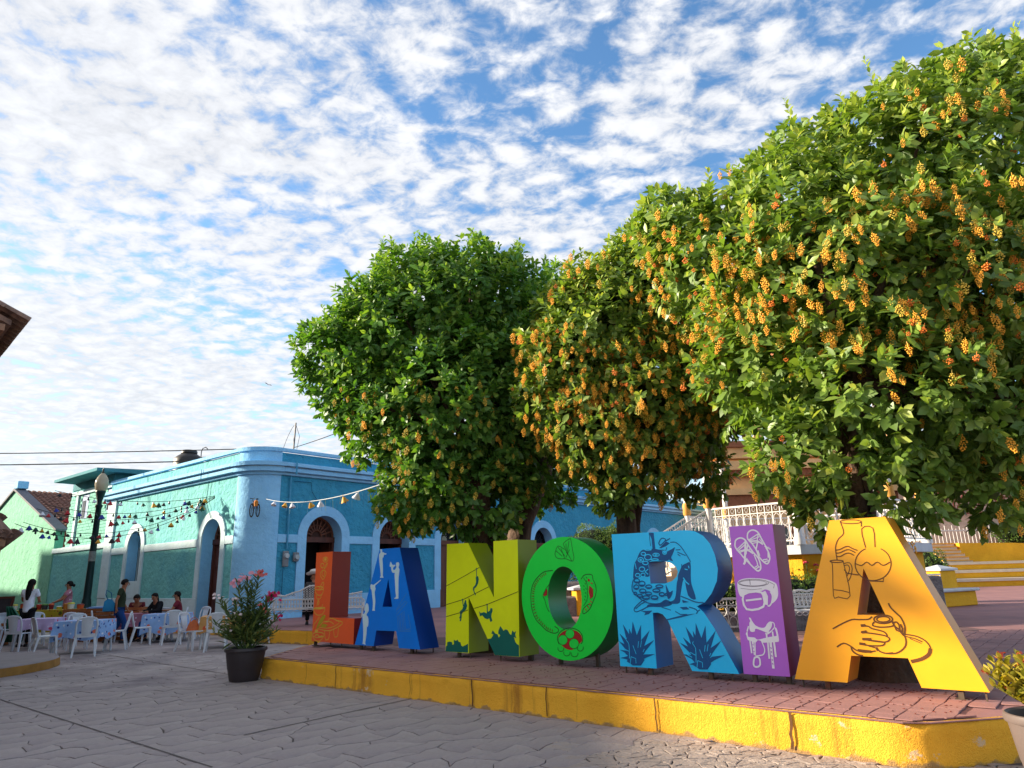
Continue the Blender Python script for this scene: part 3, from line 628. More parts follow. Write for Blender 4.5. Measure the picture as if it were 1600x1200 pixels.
ART['R']={
 'farmer_drawing':[
  ('f','navy',0,[(0.884,1.078),(0.923,1.14),(0.968,1.162),(1.028,1.17),(1.018,1.023),(1.019,0.928),(1.055,0.769),(0.964,0.807),(0.93,0.996),(0.869,0.817),(0.849,0.727),(0.751,0.717),(0.709,0.736),(0.782,0.76),(0.815,0.836),(0.833,0.94),(0.851,0.988),(0.86,1.035)],1),
  ('f','navy',0,[(0.735,1.302),(0.81,1.333),(0.851,1.351),(0.81,1.269),(0.79,1.236),(0.81,1.196),(0.755,1.218),(0.715,1.268)],1),
  ('f','navy',0,[(0.644,1.353),(0.681,1.378),(0.741,1.425),(0.789,1.403),(0.736,1.371),(0.666,1.349)],1),
  ('s','navy',0.012,[(0.644,1.41),(0.677,1.458),(0.711,1.463),(0.737,1.44),(0.664,1.384),(0.644,1.41)],0),
  ('s','navy',0.012,[(0.736,1.43),(0.798,1.457)],0),
  ('s','navy',0.01,[(0.636,1.33),(0.731,1.322),(0.746,1.355)],0),
  ('s','navy',0.01,[(0.796,1.412),(0.862,1.409),(0.923,1.362),(0.97,1.292),(1.016,1.213),(1.031,1.175)],0),
  ('s','navy',0.01,[(0.878,1.296),(0.977,1.253)],0),
  ('s','navy',0.01,[(0.859,1.321),(0.919,1.323)],0),
  ('s','navy',0.01,[(0.879,1.271),(0.912,1.251)],0),
  ('s','navy',0.008,[(0.919,1.159),(0.915,1.12)],0),
  ('s','cyan',0.014,[(0.925,1.006),(0.953,0.958),(0.99,0.929)],0),
  ('s','cyan',0.012,[(0.951,1.102),(0.988,1.092)],0),
  ('s','cyan',0.012,[(1.003,1.137),(1.008,1.108)],0),
  ('s','navy',0.012,[(0.873,0.802),(0.95,0.774),(1.051,0.737),(1.144,0.732)],0),
  ('f','navy',0,[(0.885,0.76),(0.967,0.737),(0.892,0.727)],1),
  ('f','navy',0,[(0.694,0.928),(0.731,0.846),(0.776,0.865),(0.748,0.798),(0.712,0.769),(0.699,0.808),(0.695,0.875)],1),
 ],
 'stem_drawing':[
  ('f','navy',0,[(0.523,1.54),(0.586,1.534),(0.589,1.438),(0.592,1.342),(0.554,1.344),(0.553,1.459)],1),
  ('s','navy',0.008,[(0.525,1.532),(0.532,1.38)],0),
 ],
 'agave_heart_drawing':[
  ('f','navy',0,[(0.418,1.34),(0.506,1.348),(0.609,1.342),(0.696,1.305),(0.755,1.222),(0.709,1.2),(0.496,1.204),(0.485,1.033),(0.386,1.035),(0.271,0.998),(0.27,1.078),(0.292,1.178),(0.333,1.237),(0.368,1.301)],1),
  ('s','cyan',0.011,[(0.456,1.293),(0.451,1.284),(0.44,1.278),(0.424,1.276),(0.409,1.279),(0.399,1.286),(0.395,1.295),(0.4,1.304),(0.412,1.31),(0.427,1.312),(0.442,1.309),(0.453,1.302)],1),
  ('s','cyan',0.011,[(0.422,1.224),(0.416,1.211),(0.401,1.202),(0.383,1.199),(0.364,1.203),(0.351,1.213),(0.347,1.226),(0.353,1.239),(0.368,1.248),(0.387,1.251),(0.405,1.247),(0.418,1.237)],1),
  ('s','cyan',0.011,[(0.532,1.25),(0.524,1.234),(0.507,1.223),(0.483,1.22),(0.461,1.225),(0.445,1.237),(0.44,1.253),(0.447,1.269),(0.465,1.28),(0.489,1.284),(0.512,1.278),(0.527,1.266)],1),
  ('s','cyan',0.011,[(0.483,1.185),(0.477,1.175),(0.463,1.168),(0.444,1.166),(0.426,1.17),(0.413,1.177),(0.408,1.187),(0.414,1.197),(0.429,1.204),(0.447,1.206),(0.466,1.203),(0.478,1.195)],1),
  ('s','cyan',0.011,[(0.64,1.274),(0.634,1.265),(0.617,1.259),(0.596,1.258),(0.574,1.261),(0.559,1.268),(0.554,1.277),(0.561,1.286),(0.577,1.292),(0.599,1.293),(0.62,1.29),(0.635,1.283)],1),
  ('s','cyan',0.011,[(0.737,1.297),(0.733,1.287),(0.723,1.28),(0.711,1.278),(0.698,1.281),(0.69,1.289),(0.688,1.299),(0.692,1.308),(0.702,1.315),(0.714,1.317),(0.726,1.314),(0.735,1.307)],1),
  ('s','cyan',0.011,[(0.623,1.219),(0.616,1.214),(0.598,1.211),(0.574,1.211),(0.551,1.213),(0.533,1.217),(0.527,1.222),(0.534,1.227),(0.552,1.23),(0.576,1.231),(0.6,1.228),(0.617,1.224)],1),
  ('s','cyan',0.011,[(0.43,1.114),(0.424,1.101),(0.409,1.092),(0.391,1.089),(0.372,1.093),(0.359,1.103),(0.355,1.116),(0.362,1.129),(0.376,1.138),(0.395,1.141),(0.413,1.137),(0.426,1.127)],1),
  ('s','cyan',0.011,[(0.359,1.046),(0.354,1.036),(0.342,1.029),(0.327,1.027),(0.312,1.03),(0.301,1.037),(0.298,1.047),(0.303,1.057),(0.315,1.064),(0.33,1.066),(0.345,1.063),(0.356,1.056)],1),
  ('s','cyan',0.011,[(0.429,1.046),(0.424,1.036),(0.413,1.028),(0.399,1.025),(0.385,1.028),(0.376,1.037),(0.373,1.048),(0.378,1.058),(0.389,1.066),(0.403,1.069),(0.416,1.066),(0.426,1.057)],1),
  ('s','cyan',0.011,[(0.54,1.34),(0.534,1.336),(0.517,1.335),(0.493,1.335),(0.47,1.336),(0.454,1.34),(0.448,1.344),(0.454,1.347),(0.471,1.349),(0.495,1.349),(0.518,1.347),(0.534,1.343)],1),
  ('f','cyan',0,[(0.403,1.223),(0.399,1.216),(0.389,1.212),(0.378,1.212),(0.369,1.217),(0.366,1.224),(0.37,1.231),(0.38,1.235),(0.391,1.234),(0.4,1.23)],1),
  ('f','cyan',0,[(0.618,1.273),(0.613,1.268),(0.603,1.266),(0.59,1.266),(0.58,1.269),(0.577,1.274),(0.581,1.279),(0.591,1.281),(0.604,1.281),(0.614,1.277)],1),
  ('f','cyan',0,[(0.726,1.297),(0.723,1.291),(0.716,1.288),(0.707,1.288),(0.701,1.292),(0.699,1.298),(0.702,1.304),(0.709,1.307),(0.717,1.307),(0.724,1.303)],1),
  ('s','cyan',0.012,[(0.431,1.084),(0.48,1.113)],0),
  ('s','cyan',0.012,[(0.431,1.084),(0.474,1.053)],0),
  ('s','cyan',0.01,[(0.305,1.188),(0.317,1.117)],0),
  ('s','navy',0.013,[(0.346,0.982),(0.341,0.969),(0.327,0.96),(0.309,0.956),(0.292,0.96),(0.28,0.97),(0.276,0.983),(0.282,0.996),(0.296,1.005),(0.313,1.008),(0.331,1.004),(0.343,0.995)],1),
  ('f','navy',0,[(0.343,0.973),(0.338,0.966),(0.33,0.961),(0.32,0.957),(0.309,0.956),(0.299,0.958),(0.289,0.961),(0.282,0.967),(0.277,0.974)],1),
  ('s','navy',0.013,[(0.42,0.946),(0.413,0.931),(0.397,0.921),(0.376,0.917),(0.355,0.921),(0.341,0.932),(0.336,0.947),(0.343,0.962),(0.36,0.972),(0.381,0.976),(0.401,0.972),(0.416,0.961)],1),
  ('f','navy',0,[(0.417,0.936),(0.41,0.928),(0.4,0.922),(0.388,0.918),(0.376,0.917),(0.363,0.918),(0.352,0.923),(0.344,0.929),(0.338,0.937)],1),
  ('s','navy',0.013,[(0.506,0.911),(0.5,0.901),(0.485,0.894),(0.466,0.891),(0.446,0.894),(0.433,0.902),(0.428,0.911),(0.435,0.921),(0.449,0.928),(0.469,0.931),(0.488,0.928),(0.502,0.92)],1),
  ('f','navy',0,[(0.503,0.904),(0.497,0.899),(0.488,0.895),(0.477,0.892),(0.466,0.891),(0.454,0.892),(0.444,0.895),(0.435,0.899),(0.43,0.905)],1),
  ('s','navy',0.013,[(0.654,0.912),(0.647,0.903),(0.63,0.897),(0.608,0.895),(0.585,0.897),(0.569,0.904),(0.564,0.913),(0.571,0.921),(0.588,0.928),(0.611,0.93),(0.633,0.927),(0.649,0.921)],1),
  ('f','navy',0,[(0.651,0.906),(0.644,0.901),(0.634,0.898),(0.621,0.896),(0.608,0.895),(0.594,0.896),(0.582,0.898),(0.573,0.902),(0.566,0.907)],1),
  ('s','navy',0.013,[(0.332,0.908),(0.326,0.895),(0.314,0.885),(0.297,0.882),(0.281,0.886),(0.27,0.895),(0.266,0.908),(0.272,0.921),(0.285,0.93),(0.301,0.934),(0.317,0.93),(0.329,0.92)],1),
  ('f','navy',0,[(0.329,0.899),(0.324,0.892),(0.316,0.887),(0.307,0.883),(0.297,0.882),(0.287,0.883),(0.278,0.887),(0.272,0.892),(0.267,0.899)],1),
  ('s','navy',0.013,[(0.424,0.862),(0.418,0.851),(0.402,0.842),(0.381,0.839),(0.36,0.842),(0.345,0.851),(0.341,0.863),(0.347,0.875),(0.364,0.883),(0.385,0.886),(0.405,0.883),(0.42,0.874)],1),
  ('f','navy',0,[(0.421,0.854),(0.414,0.848),(0.405,0.843),(0.393,0.84),(0.381,0.839),(0.368,0.84),(0.357,0.844),(0.348,0.849),(0.343,0.855)],1),
  ('s','navy',0.013,[(0.611,0.866),(0.604,0.856),(0.587,0.849),(0.564,0.847),(0.542,0.85),(0.526,0.857),(0.52,0.867),(0.527,0.876),(0.545,0.883),(0.567,0.886),(0.59,0.883),(0.605,0.876)],1),
  ('f','navy',0,[(0.607,0.859),(0.6,0.854),(0.59,0.85),(0.577,0.848),(0.564,0.847),(0.55,0.848),(0.538,0.851),(0.529,0.855),(0.523,0.86)],1),
  ('s','navy',0.013,[(0.499,0.833),(0.493,0.824),(0.479,0.818),(0.459,0.815),(0.44,0.818),(0.426,0.824),(0.422,0.833),(0.428,0.842),(0.442,0.848),(0.462,0.85),(0.481,0.848),(0.495,0.841)],1),
  ('f','navy',0,[(0.496,0.827),(0.49,0.822),(0.481,0.818),(0.471,0.816),(0.459,0.815),(0.447,0.816),(0.437,0.819),(0.429,0.822),(0.423,0.827)],1),
  ('s','navy',0.013,[(0.668,0.822),(0.662,0.812),(0.649,0.804),(0.632,0.801),(0.616,0.804),(0.604,0.812),(0.601,0.822),(0.606,0.833),(0.619,0.841),(0.636,0.843),(0.653,0.841),(0.664,0.833)],1),
  ('f','navy',0,[(0.665,0.815),(0.66,0.809),(0.652,0.805),(0.643,0.802),(0.632,0.801),(0.622,0.802),(0.614,0.805),(0.607,0.81),(0.602,0.815)],1),
  ('s','navy',0.013,[(0.3,0.834),(0.297,0.826),(0.289,0.82),(0.28,0.818),(0.271,0.82),(0.264,0.826),(0.262,0.834),(0.266,0.842),(0.273,0.848),(0.282,0.85),(0.292,0.847),(0.298,0.842)],1),
  ('f','navy',0,[(0.298,0.828),(0.295,0.824),(0.291,0.821),(0.286,0.819),(0.28,0.818),(0.274,0.819),(0.269,0.821),(0.265,0.824),(0.263,0.829)],1),
  ('s','navy',0.013,[(0.375,0.807),(0.37,0.798),(0.358,0.792),(0.342,0.789),(0.325,0.792),(0.314,0.798),(0.31,0.807),(0.316,0.816),(0.328,0.822),(0.345,0.825),(0.361,0.822),(0.372,0.816)],1),
  ('f','navy',0,[(0.373,0.801),(0.368,0.796),(0.36,0.792),(0.351,0.79),(0.342,0.789),(0.332,0.79),(0.323,0.793),(0.316,0.796),(0.312,0.801)],1),
  ('s','navy',0.013,[(0.468,0.787),(0.461,0.777),(0.444,0.77),(0.42,0.768),(0.398,0.77),(0.381,0.778),(0.376,0.787),(0.383,0.797),(0.401,0.804),(0.424,0.807),(0.447,0.804),(0.463,0.797)],1),
  ('f','navy',0,[(0.465,0.78),(0.457,0.775),(0.447,0.771),(0.434,0.769),(0.42,0.768),(0.407,0.769),(0.394,0.771),(0.385,0.775),(0.378,0.781)],1),
  ('s','navy',0.013,[(0.579,0.787),(0.572,0.776),(0.556,0.769),(0.534,0.766),(0.513,0.769),(0.498,0.776),(0.493,0.787),(0.5,0.798),(0.516,0.805),(0.538,0.808),(0.559,0.805),(0.574,0.798)],1),
  ('f','navy',0,[(0.575,0.78),(0.569,0.774),(0.559,0.77),(0.547,0.767),(0.534,0.766),(0.521,0.767),(0.51,0.77),(0.501,0.774),(0.495,0.78)],1),
  ('s','navy',0.013,[(0.711,0.822),(0.708,0.816),(0.702,0.812),(0.694,0.811),(0.687,0.812),(0.681,0.816),(0.68,0.822),(0.682,0.828),(0.689,0.832),(0.696,0.834),(0.704,0.832),(0.709,0.828)],1),
  ('f','navy',0,[(0.709,0.818),(0.707,0.815),(0.703,0.813),(0.699,0.811),(0.694,0.811),(0.69,0.811),(0.686,0.813),(0.682,0.815),(0.68,0.818)],1),
  ('s','navy',0.012,[(0.271,0.998),(0.249,0.938),(0.248,0.859),(0.324,0.789),(0.384,0.75),(0.473,0.721),(0.574,0.717),(0.666,0.741)],0),
 ],
 'cut_leaf_drawing':[
  ('f','navy',0,[(0.45,0.71),(0.574,0.716),(0.679,0.765),(0.751,0.717),(0.705,0.693),(0.615,0.679),(0.447,0.678),(0.346,0.633),(0.413,0.682)],1),
  ('s','navy',0.012,[(0.396,0.75),(0.361,0.75),(0.249,0.662),(0.281,0.623),(0.454,0.692)],0),
  ('s','navy',0.012,[(0.266,0.657),(0.341,0.711),(0.418,0.745)],0),
  ('f','navy',0,[(0.34,0.633),(0.489,0.639),(0.44,0.6),(0.376,0.585),(0.396,0.614)],1),
  ('f','navy',0,[(0.647,0.54),(0.89,0.597),(1.038,0.612),(0.866,0.571),(0.668,0.532)],1),
  ('f','navy',0,[(0.845,0.68),(0.931,0.685),(0.965,0.658),(0.885,0.652)],1),
  ('s','navy',0.012,[(0.962,0.681),(1.033,0.663),(1.061,0.635),(1.043,0.61)],0),
  ('s','navy',0.009,[(0.615,0.679),(0.733,0.646)],0),
  ('s','navy',0.01,[(0.786,0.633),(0.848,0.601),(0.933,0.602)],0),
  ('s','navy',0.01,[(1.061,0.635),(1.094,0.654)],0),
 ],
 'agave_silhouette0':[
  ('f','navy',0,[(0.179,0.035),(0.239,0.063),(0.219,0.154),(0.166,0.25),(0.022,0.37),(0.094,0.217),(0.134,0.114)],1),
  ('f','navy',0,[(0.176,0.039),(0.242,0.059),(0.236,0.172),(0.196,0.3),(0.076,0.478),(0.115,0.276),(0.14,0.143)],1),
  ('f','navy',0,[(0.173,0.042),(0.245,0.056),(0.253,0.154),(0.234,0.267),(0.157,0.431),(0.147,0.251),(0.151,0.135)],1),
  ('f','navy',0,[(0.168,0.045),(0.25,0.053),(0.275,0.169),(0.271,0.306),(0.213,0.51),(0.171,0.297),(0.157,0.158)],1),
  ('f','navy',0,[(0.172,0.052),(0.246,0.046),(0.284,0.151),(0.306,0.28),(0.323,0.475),(0.218,0.288),(0.179,0.16)],1),
  ('f','navy',0,[(0.179,0.059),(0.239,0.039),(0.295,0.131),(0.347,0.247),(0.433,0.417),(0.275,0.272),(0.209,0.16)],1),
  ('f','navy',0,[(0.188,0.063),(0.23,0.035),(0.295,0.103),(0.365,0.191),(0.483,0.311),(0.315,0.225),(0.236,0.144)],1),
  ('f','navy',0,[(0.202,0.064),(0.216,0.034),(0.282,0.068),(0.359,0.112),(0.482,0.157),(0.343,0.148),(0.263,0.11)],1),
  ('f','navy',0,[(0.183,0.032),(0.235,0.065),(0.219,0.143),(0.167,0.218),(0.006,0.281),(0.105,0.179),(0.144,0.097)],1),
  ('f','navy',0,[(0.19,0.031),(0.228,0.067),(0.205,0.126),(0.154,0.174),(0.009,0.185),(0.108,0.13),(0.151,0.074)],1),
  ('f','navy',0,[(0.201,0.033),(0.217,0.065),(0.177,0.1),(0.12,0.12),(0.006,0.093),(0.102,0.081),(0.156,0.053)],1),
  ('f','navy',0,[(0.097,0.059),(0.158,0.142),(0.276,0.156),(0.337,0.087),(0.284,0.023),(0.177,0.018)],1),
  ('s','cyan',0.007,[(0.119,0.327),(0.107,0.302),(0.142,0.247),(0.137,0.093)],0),
  ('s','cyan',0.007,[(0.196,0.241),(0.232,0.146)],0),
  ('s','cyan',0.007,[(0.278,0.292),(0.262,0.219)],0),
  ('s','cyan',0.007,[(0.318,0.301),(0.297,0.224)],0),
  ('s','cyan',0.007,[(0.348,0.207),(0.326,0.174)],0),
  ('s','cyan',0.007,[(0.064,0.203),(0.136,0.174)],0),
  ('s','cyan',0.007,[(0.161,0.114),(0.223,0.097),(0.223,0.042)],0),
  ('s','cyan',0.007,[(0.161,0.114),(0.144,0.033)],0),
  ('s','cyan',0.007,[(0.022,0.177),(0.09,0.147)],0),
 ],
 'agave_silhouette1':[
  ('f','navy',0,[(1.026,0.036),(1.077,0.066),(1.05,0.153),(0.993,0.245),(0.851,0.354),(0.931,0.209),(0.977,0.111)],1),
  ('f','navy',0,[(1.021,0.039),(1.082,0.063),(1.067,0.174),(1.022,0.298),(0.898,0.468),(0.948,0.27),(0.98,0.14)],1),
  ('f','navy',0,[(1.018,0.042),(1.084,0.06),(1.086,0.157),(1.062,0.269),(0.983,0.427),(0.983,0.248),(0.992,0.133)],1),
  ('f','navy',0,[(1.014,0.045),(1.089,0.058),(1.104,0.174),(1.092,0.31),(1.026,0.509),(1,0.295),(0.996,0.156)],1),
  ('f','navy',0,[(1.017,0.052),(1.085,0.05),(1.117,0.158),(1.133,0.287),(1.14,0.485),(1.05,0.291),(1.019,0.161)],1),
  ('f','navy',0,[(1.023,0.06),(1.08,0.043),(1.132,0.139),(1.18,0.26),(1.258,0.438),(1.112,0.281),(1.051,0.164)],1),
  ('f','navy',0,[(1.032,0.063),(1.07,0.039),(1.132,0.112),(1.198,0.205),(1.311,0.333),(1.153,0.235),(1.078,0.148)],1),
  ('f','navy',0,[(1.044,0.066),(1.059,0.036),(1.126,0.075),(1.205,0.126),(1.33,0.184),(1.188,0.162),(1.106,0.117)],1),
  ('f','navy',0,[(1.03,0.034),(1.073,0.068),(1.042,0.149),(0.979,0.228),(0.811,0.293),(0.926,0.187),(0.98,0.101)],1),
  ('f','navy',0,[(1.036,0.033),(1.067,0.069),(1.035,0.124),(0.978,0.168),(0.837,0.171),(0.941,0.124),(0.992,0.072)],1),
  ('f','navy',0,[(1.047,0.037),(1.056,0.066),(1.024,0.087),(0.981,0.096),(0.902,0.068),(0.97,0.062),(1.011,0.046)],1),
  ('f','navy',0,[(0.953,0.061),(1.009,0.139),(1.113,0.151),(1.165,0.087),(1.117,0.027),(1.023,0.023)],1),
  ('s','cyan',0.007,[(0.979,0.312),(0.968,0.289),(0.998,0.237),(0.989,0.093)],0),
  ('s','cyan',0.007,[(1.045,0.231),(1.074,0.142)],0),
  ('s','cyan',0.007,[(1.118,0.279),(1.102,0.211)],0),
  ('s','cyan',0.007,[(1.153,0.288),(1.133,0.216)],0),
  ('s','cyan',0.007,[(1.177,0.199),(1.157,0.168)],0),
  ('s','cyan',0.007,[(0.928,0.196),(0.991,0.168)],0),
  ('s','cyan',0.007,[(1.011,0.113),(1.065,0.097),(1.063,0.044)],0),
  ('s','cyan',0.007,[(1.011,0.113),(0.994,0.037)],0),
  ('s','cyan',0.007,[(0.89,0.171),(0.949,0.144)],0),
 ],
}
ART['I']={
 'sandal_drawing0':[
  ('s','white',0.016,[(0.062,1.37),(0.074,1.398),(0.11,1.417),(0.148,1.415),(0.183,1.388),(0.21,1.331),(0.248,1.265),(0.298,1.199),(0.316,1.136),(0.315,1.088),(0.298,1.065),(0.273,1.062),(0.236,1.098),(0.185,1.155),(0.141,1.205),(0.112,1.246),(0.075,1.292),(0.058,1.33)],1),
  ('s','white',0.012,[(0.075,1.296),(0.173,1.373)],0),
  ('s','white',0.012,[(0.087,1.284),(0.188,1.356)],0),
  ('s','white',0.012,[(0.09,1.273),(0.194,1.299)],0),
  ('s','white',0.022,[(0.183,1.388),(0.146,1.141)],0),
  ('s','white',0.016,[(0.203,1.339),(0.148,1.197)],0),
  ('s','white',0.02,[(0.189,1.291),(0.254,1.245)],0),
  ('s','white',0.018,[(0.177,1.26),(0.149,1.205)],0),
  ('s','white',0.01,[(0.096,1.259),(0.171,1.284)],0),
  ('s','white',0.022,[(0.132,1.133),(0.177,1.192),(0.2,1.139)],0),
  ('s','white',0.012,[(0.253,1.098),(0.288,1.117),(0.306,1.096)],0),
  ('s','white',0.01,[(0.227,1.298),(0.191,1.275)],0),
  ('s','white',0.012,[(0.26,1.232),(0.284,1.152),(0.288,1.121)],0),
  ('s','white',0.012,[(0.263,1.082),(0.302,1.104)],0),
 ],
 'sandal_drawing1':[
  ('s','white',0.016,[(0.212,1.452),(0.228,1.479),(0.267,1.497),(0.308,1.487),(0.337,1.457),(0.362,1.395),(0.394,1.322),(0.421,1.242),(0.424,1.187),(0.404,1.141),(0.379,1.134),(0.342,1.166),(0.308,1.215),(0.291,1.279),(0.25,1.353),(0.21,1.403)],1),
  ('s','white',0.012,[(0.217,1.391),(0.332,1.453)],0),
  ('s','white',0.01,[(0.221,1.385),(0.341,1.421)],0),
  ('s','white',0.018,[(0.221,1.377),(0.311,1.378),(0.372,1.338)],0),
  ('s','white',0.016,[(0.32,1.382),(0.288,1.287)],0),
  ('s','white',0.01,[(0.25,1.353),(0.342,1.365)],0),
  ('s','white',0.016,[(0.386,1.319),(0.449,1.28),(0.424,1.305)],0),
  ('s','white',0.022,[(0.303,1.275),(0.316,1.218)],0),
  ('s','white',0.012,[(0.332,1.453),(0.311,1.378)],0),
  ('s','white',0.01,[(0.338,1.397),(0.366,1.355)],0),
  ('s','white',0.016,[(0.396,1.306),(0.418,1.258),(0.411,1.195)],0),
  ('s','white',0.012,[(0.351,1.174),(0.401,1.18)],0),
  ('s','white',0.012,[(0.365,1.154),(0.411,1.164)],0),
 ],
 'belt_drawing':[
  ('f','white',0,[(0.037,0.928),(0.062,0.964),(0.14,0.984),(0.247,0.984),(0.351,0.972),(0.435,0.942),(0.466,0.907),(0.467,0.823),(0.449,0.77),(0.409,0.732),(0.386,0.728),(0.404,0.808),(0.387,0.846),(0.338,0.866),(0.296,0.851),(0.189,0.839),(0.088,0.821),(0.084,0.79),(0.052,0.802),(0.037,0.857)],1),
  ('s','grey',0.006,[(0.378,0.933),(0.372,0.923),(0.354,0.915),(0.328,0.907),(0.294,0.902),(0.254,0.899),(0.212,0.898),(0.17,0.9),(0.13,0.904),(0.097,0.91),(0.071,0.918),(0.055,0.928),(0.051,0.938),(0.058,0.947),(0.076,0.956),(0.103,0.964),(0.138,0.969),(0.178,0.972),(0.221,0.973),(0.263,0.971),(0.302,0.966),(0.334,0.96),(0.359,0.952),(0.374,0.942)],1),
  ('s','grey',0.005,[(0.358,0.932),(0.352,0.924),(0.337,0.917),(0.313,0.911),(0.282,0.907),(0.247,0.905),(0.209,0.904),(0.171,0.906),(0.135,0.909),(0.105,0.914),(0.082,0.921),(0.068,0.928),(0.063,0.936),(0.069,0.944),(0.085,0.951),(0.11,0.956),(0.141,0.961),(0.178,0.963),(0.216,0.963),(0.254,0.962),(0.289,0.958),(0.318,0.953),(0.34,0.947),(0.354,0.939)],1),
  ('s','grey',0.006,[(0.18,0.97),(0.18,0.915)],0),
  ('s','grey',0.005,[(0.38,0.947),(0.44,0.915),(0.427,0.877)],0),
  ('s','grey',0.004,[(0.069,0.881),(0.192,0.864),(0.299,0.874)],0),
  ('s','white',0.022,[(0.095,0.814),(0.29,0.836),(0.296,0.69),(0.11,0.662)],1),
  ('s','white',0.02,[(0.112,0.751),(0.286,0.77)],0),
  ('f','white',0,[(0.294,0.836),(0.336,0.851),(0.357,0.793),(0.344,0.705),(0.305,0.713)],1),
  ('s','white',0.014,[(0.387,0.843),(0.405,0.8),(0.389,0.732),(0.361,0.697),(0.342,0.701)],0),
 ],
 'saddle_drawing':[
  ('f','white',0,[(0.123,0.574),(0.142,0.571),(0.152,0.544),(0.173,0.512),(0.19,0.494),(0.238,0.474),(0.283,0.478),(0.312,0.514),(0.339,0.536),(0.365,0.533),(0.357,0.486),(0.322,0.441),(0.31,0.423),(0.283,0.431),(0.187,0.464),(0.17,0.434),(0.132,0.43),(0.118,0.451),(0.119,0.487),(0.124,0.523),(0.135,0.541)],1),
  ('f','white',0,[(0.09,0.432),(0.091,0.384),(0.109,0.375),(0.163,0.372),(0.192,0.352),(0.276,0.372),(0.371,0.392),(0.396,0.394),(0.398,0.422),(0.389,0.478),(0.41,0.463),(0.417,0.382),(0.414,0.347),(0.394,0.335),(0.245,0.324),(0.225,0.341),(0.191,0.346),(0.163,0.321),(0.114,0.337),(0.084,0.348),(0.076,0.39),(0.07,0.408)],1),
  ('s','white',0.01,[(0.365,0.533),(0.387,0.519),(0.385,0.48),(0.346,0.441),(0.31,0.423)],0),
  ('s','white',0.014,[(0.11,0.487),(0.087,0.432)],0),
  ('s','white',0.016,[(0.108,0.34),(0.112,0.213)],0),
  ('s','white',0.02,[(0.136,0.332),(0.143,0.197)],0),
  ('s','white',0.012,[(0.161,0.33),(0.149,0.191)],0),
  ('s','white',0.012,[(0.234,0.335),(0.256,0.26),(0.237,0.207),(0.188,0.192),(0.153,0.186)],0),
  ('s','white',0.018,[(0.299,0.332),(0.294,0.166)],0),
  ('s','white',0.026,[(0.327,0.332),(0.325,0.072)],0),
  ('s','white',0.02,[(0.364,0.334),(0.365,0.186)],0),
  ('s','white',0.018,[(0.294,0.419),(0.295,0.326)],0),
  ('s','white',0.016,[(0.361,0.439),(0.363,0.328)],0),
  ('s','white',0.012,[(0.282,0.419),(0.309,0.414),(0.346,0.438)],0),
  ('s','white',0.018,[(0.14,0.17),(0.12,0.108),(0.131,0.081),(0.166,0.081),(0.191,0.109),(0.187,0.17)],1),
  ('s','purple',0.01,[(0.321,0.28),(0.33,0.267)],0),
  ('s','purple',0.01,[(0.321,0.241),(0.329,0.228)],0),
  ('s','purple',0.01,[(0.321,0.201),(0.329,0.189)],0),
  ('s','purple',0.01,[(0.32,0.162),(0.329,0.15)],0),
  ('s','purple',0.01,[(0.32,0.124),(0.328,0.111)],0),
  ('s','purple',0.008,[(0.135,0.305),(0.141,0.295)],0),
  ('s','purple',0.008,[(0.137,0.271),(0.143,0.261)],0),
  ('s','purple',0.008,[(0.138,0.237),(0.145,0.227)],0),
 ],
}
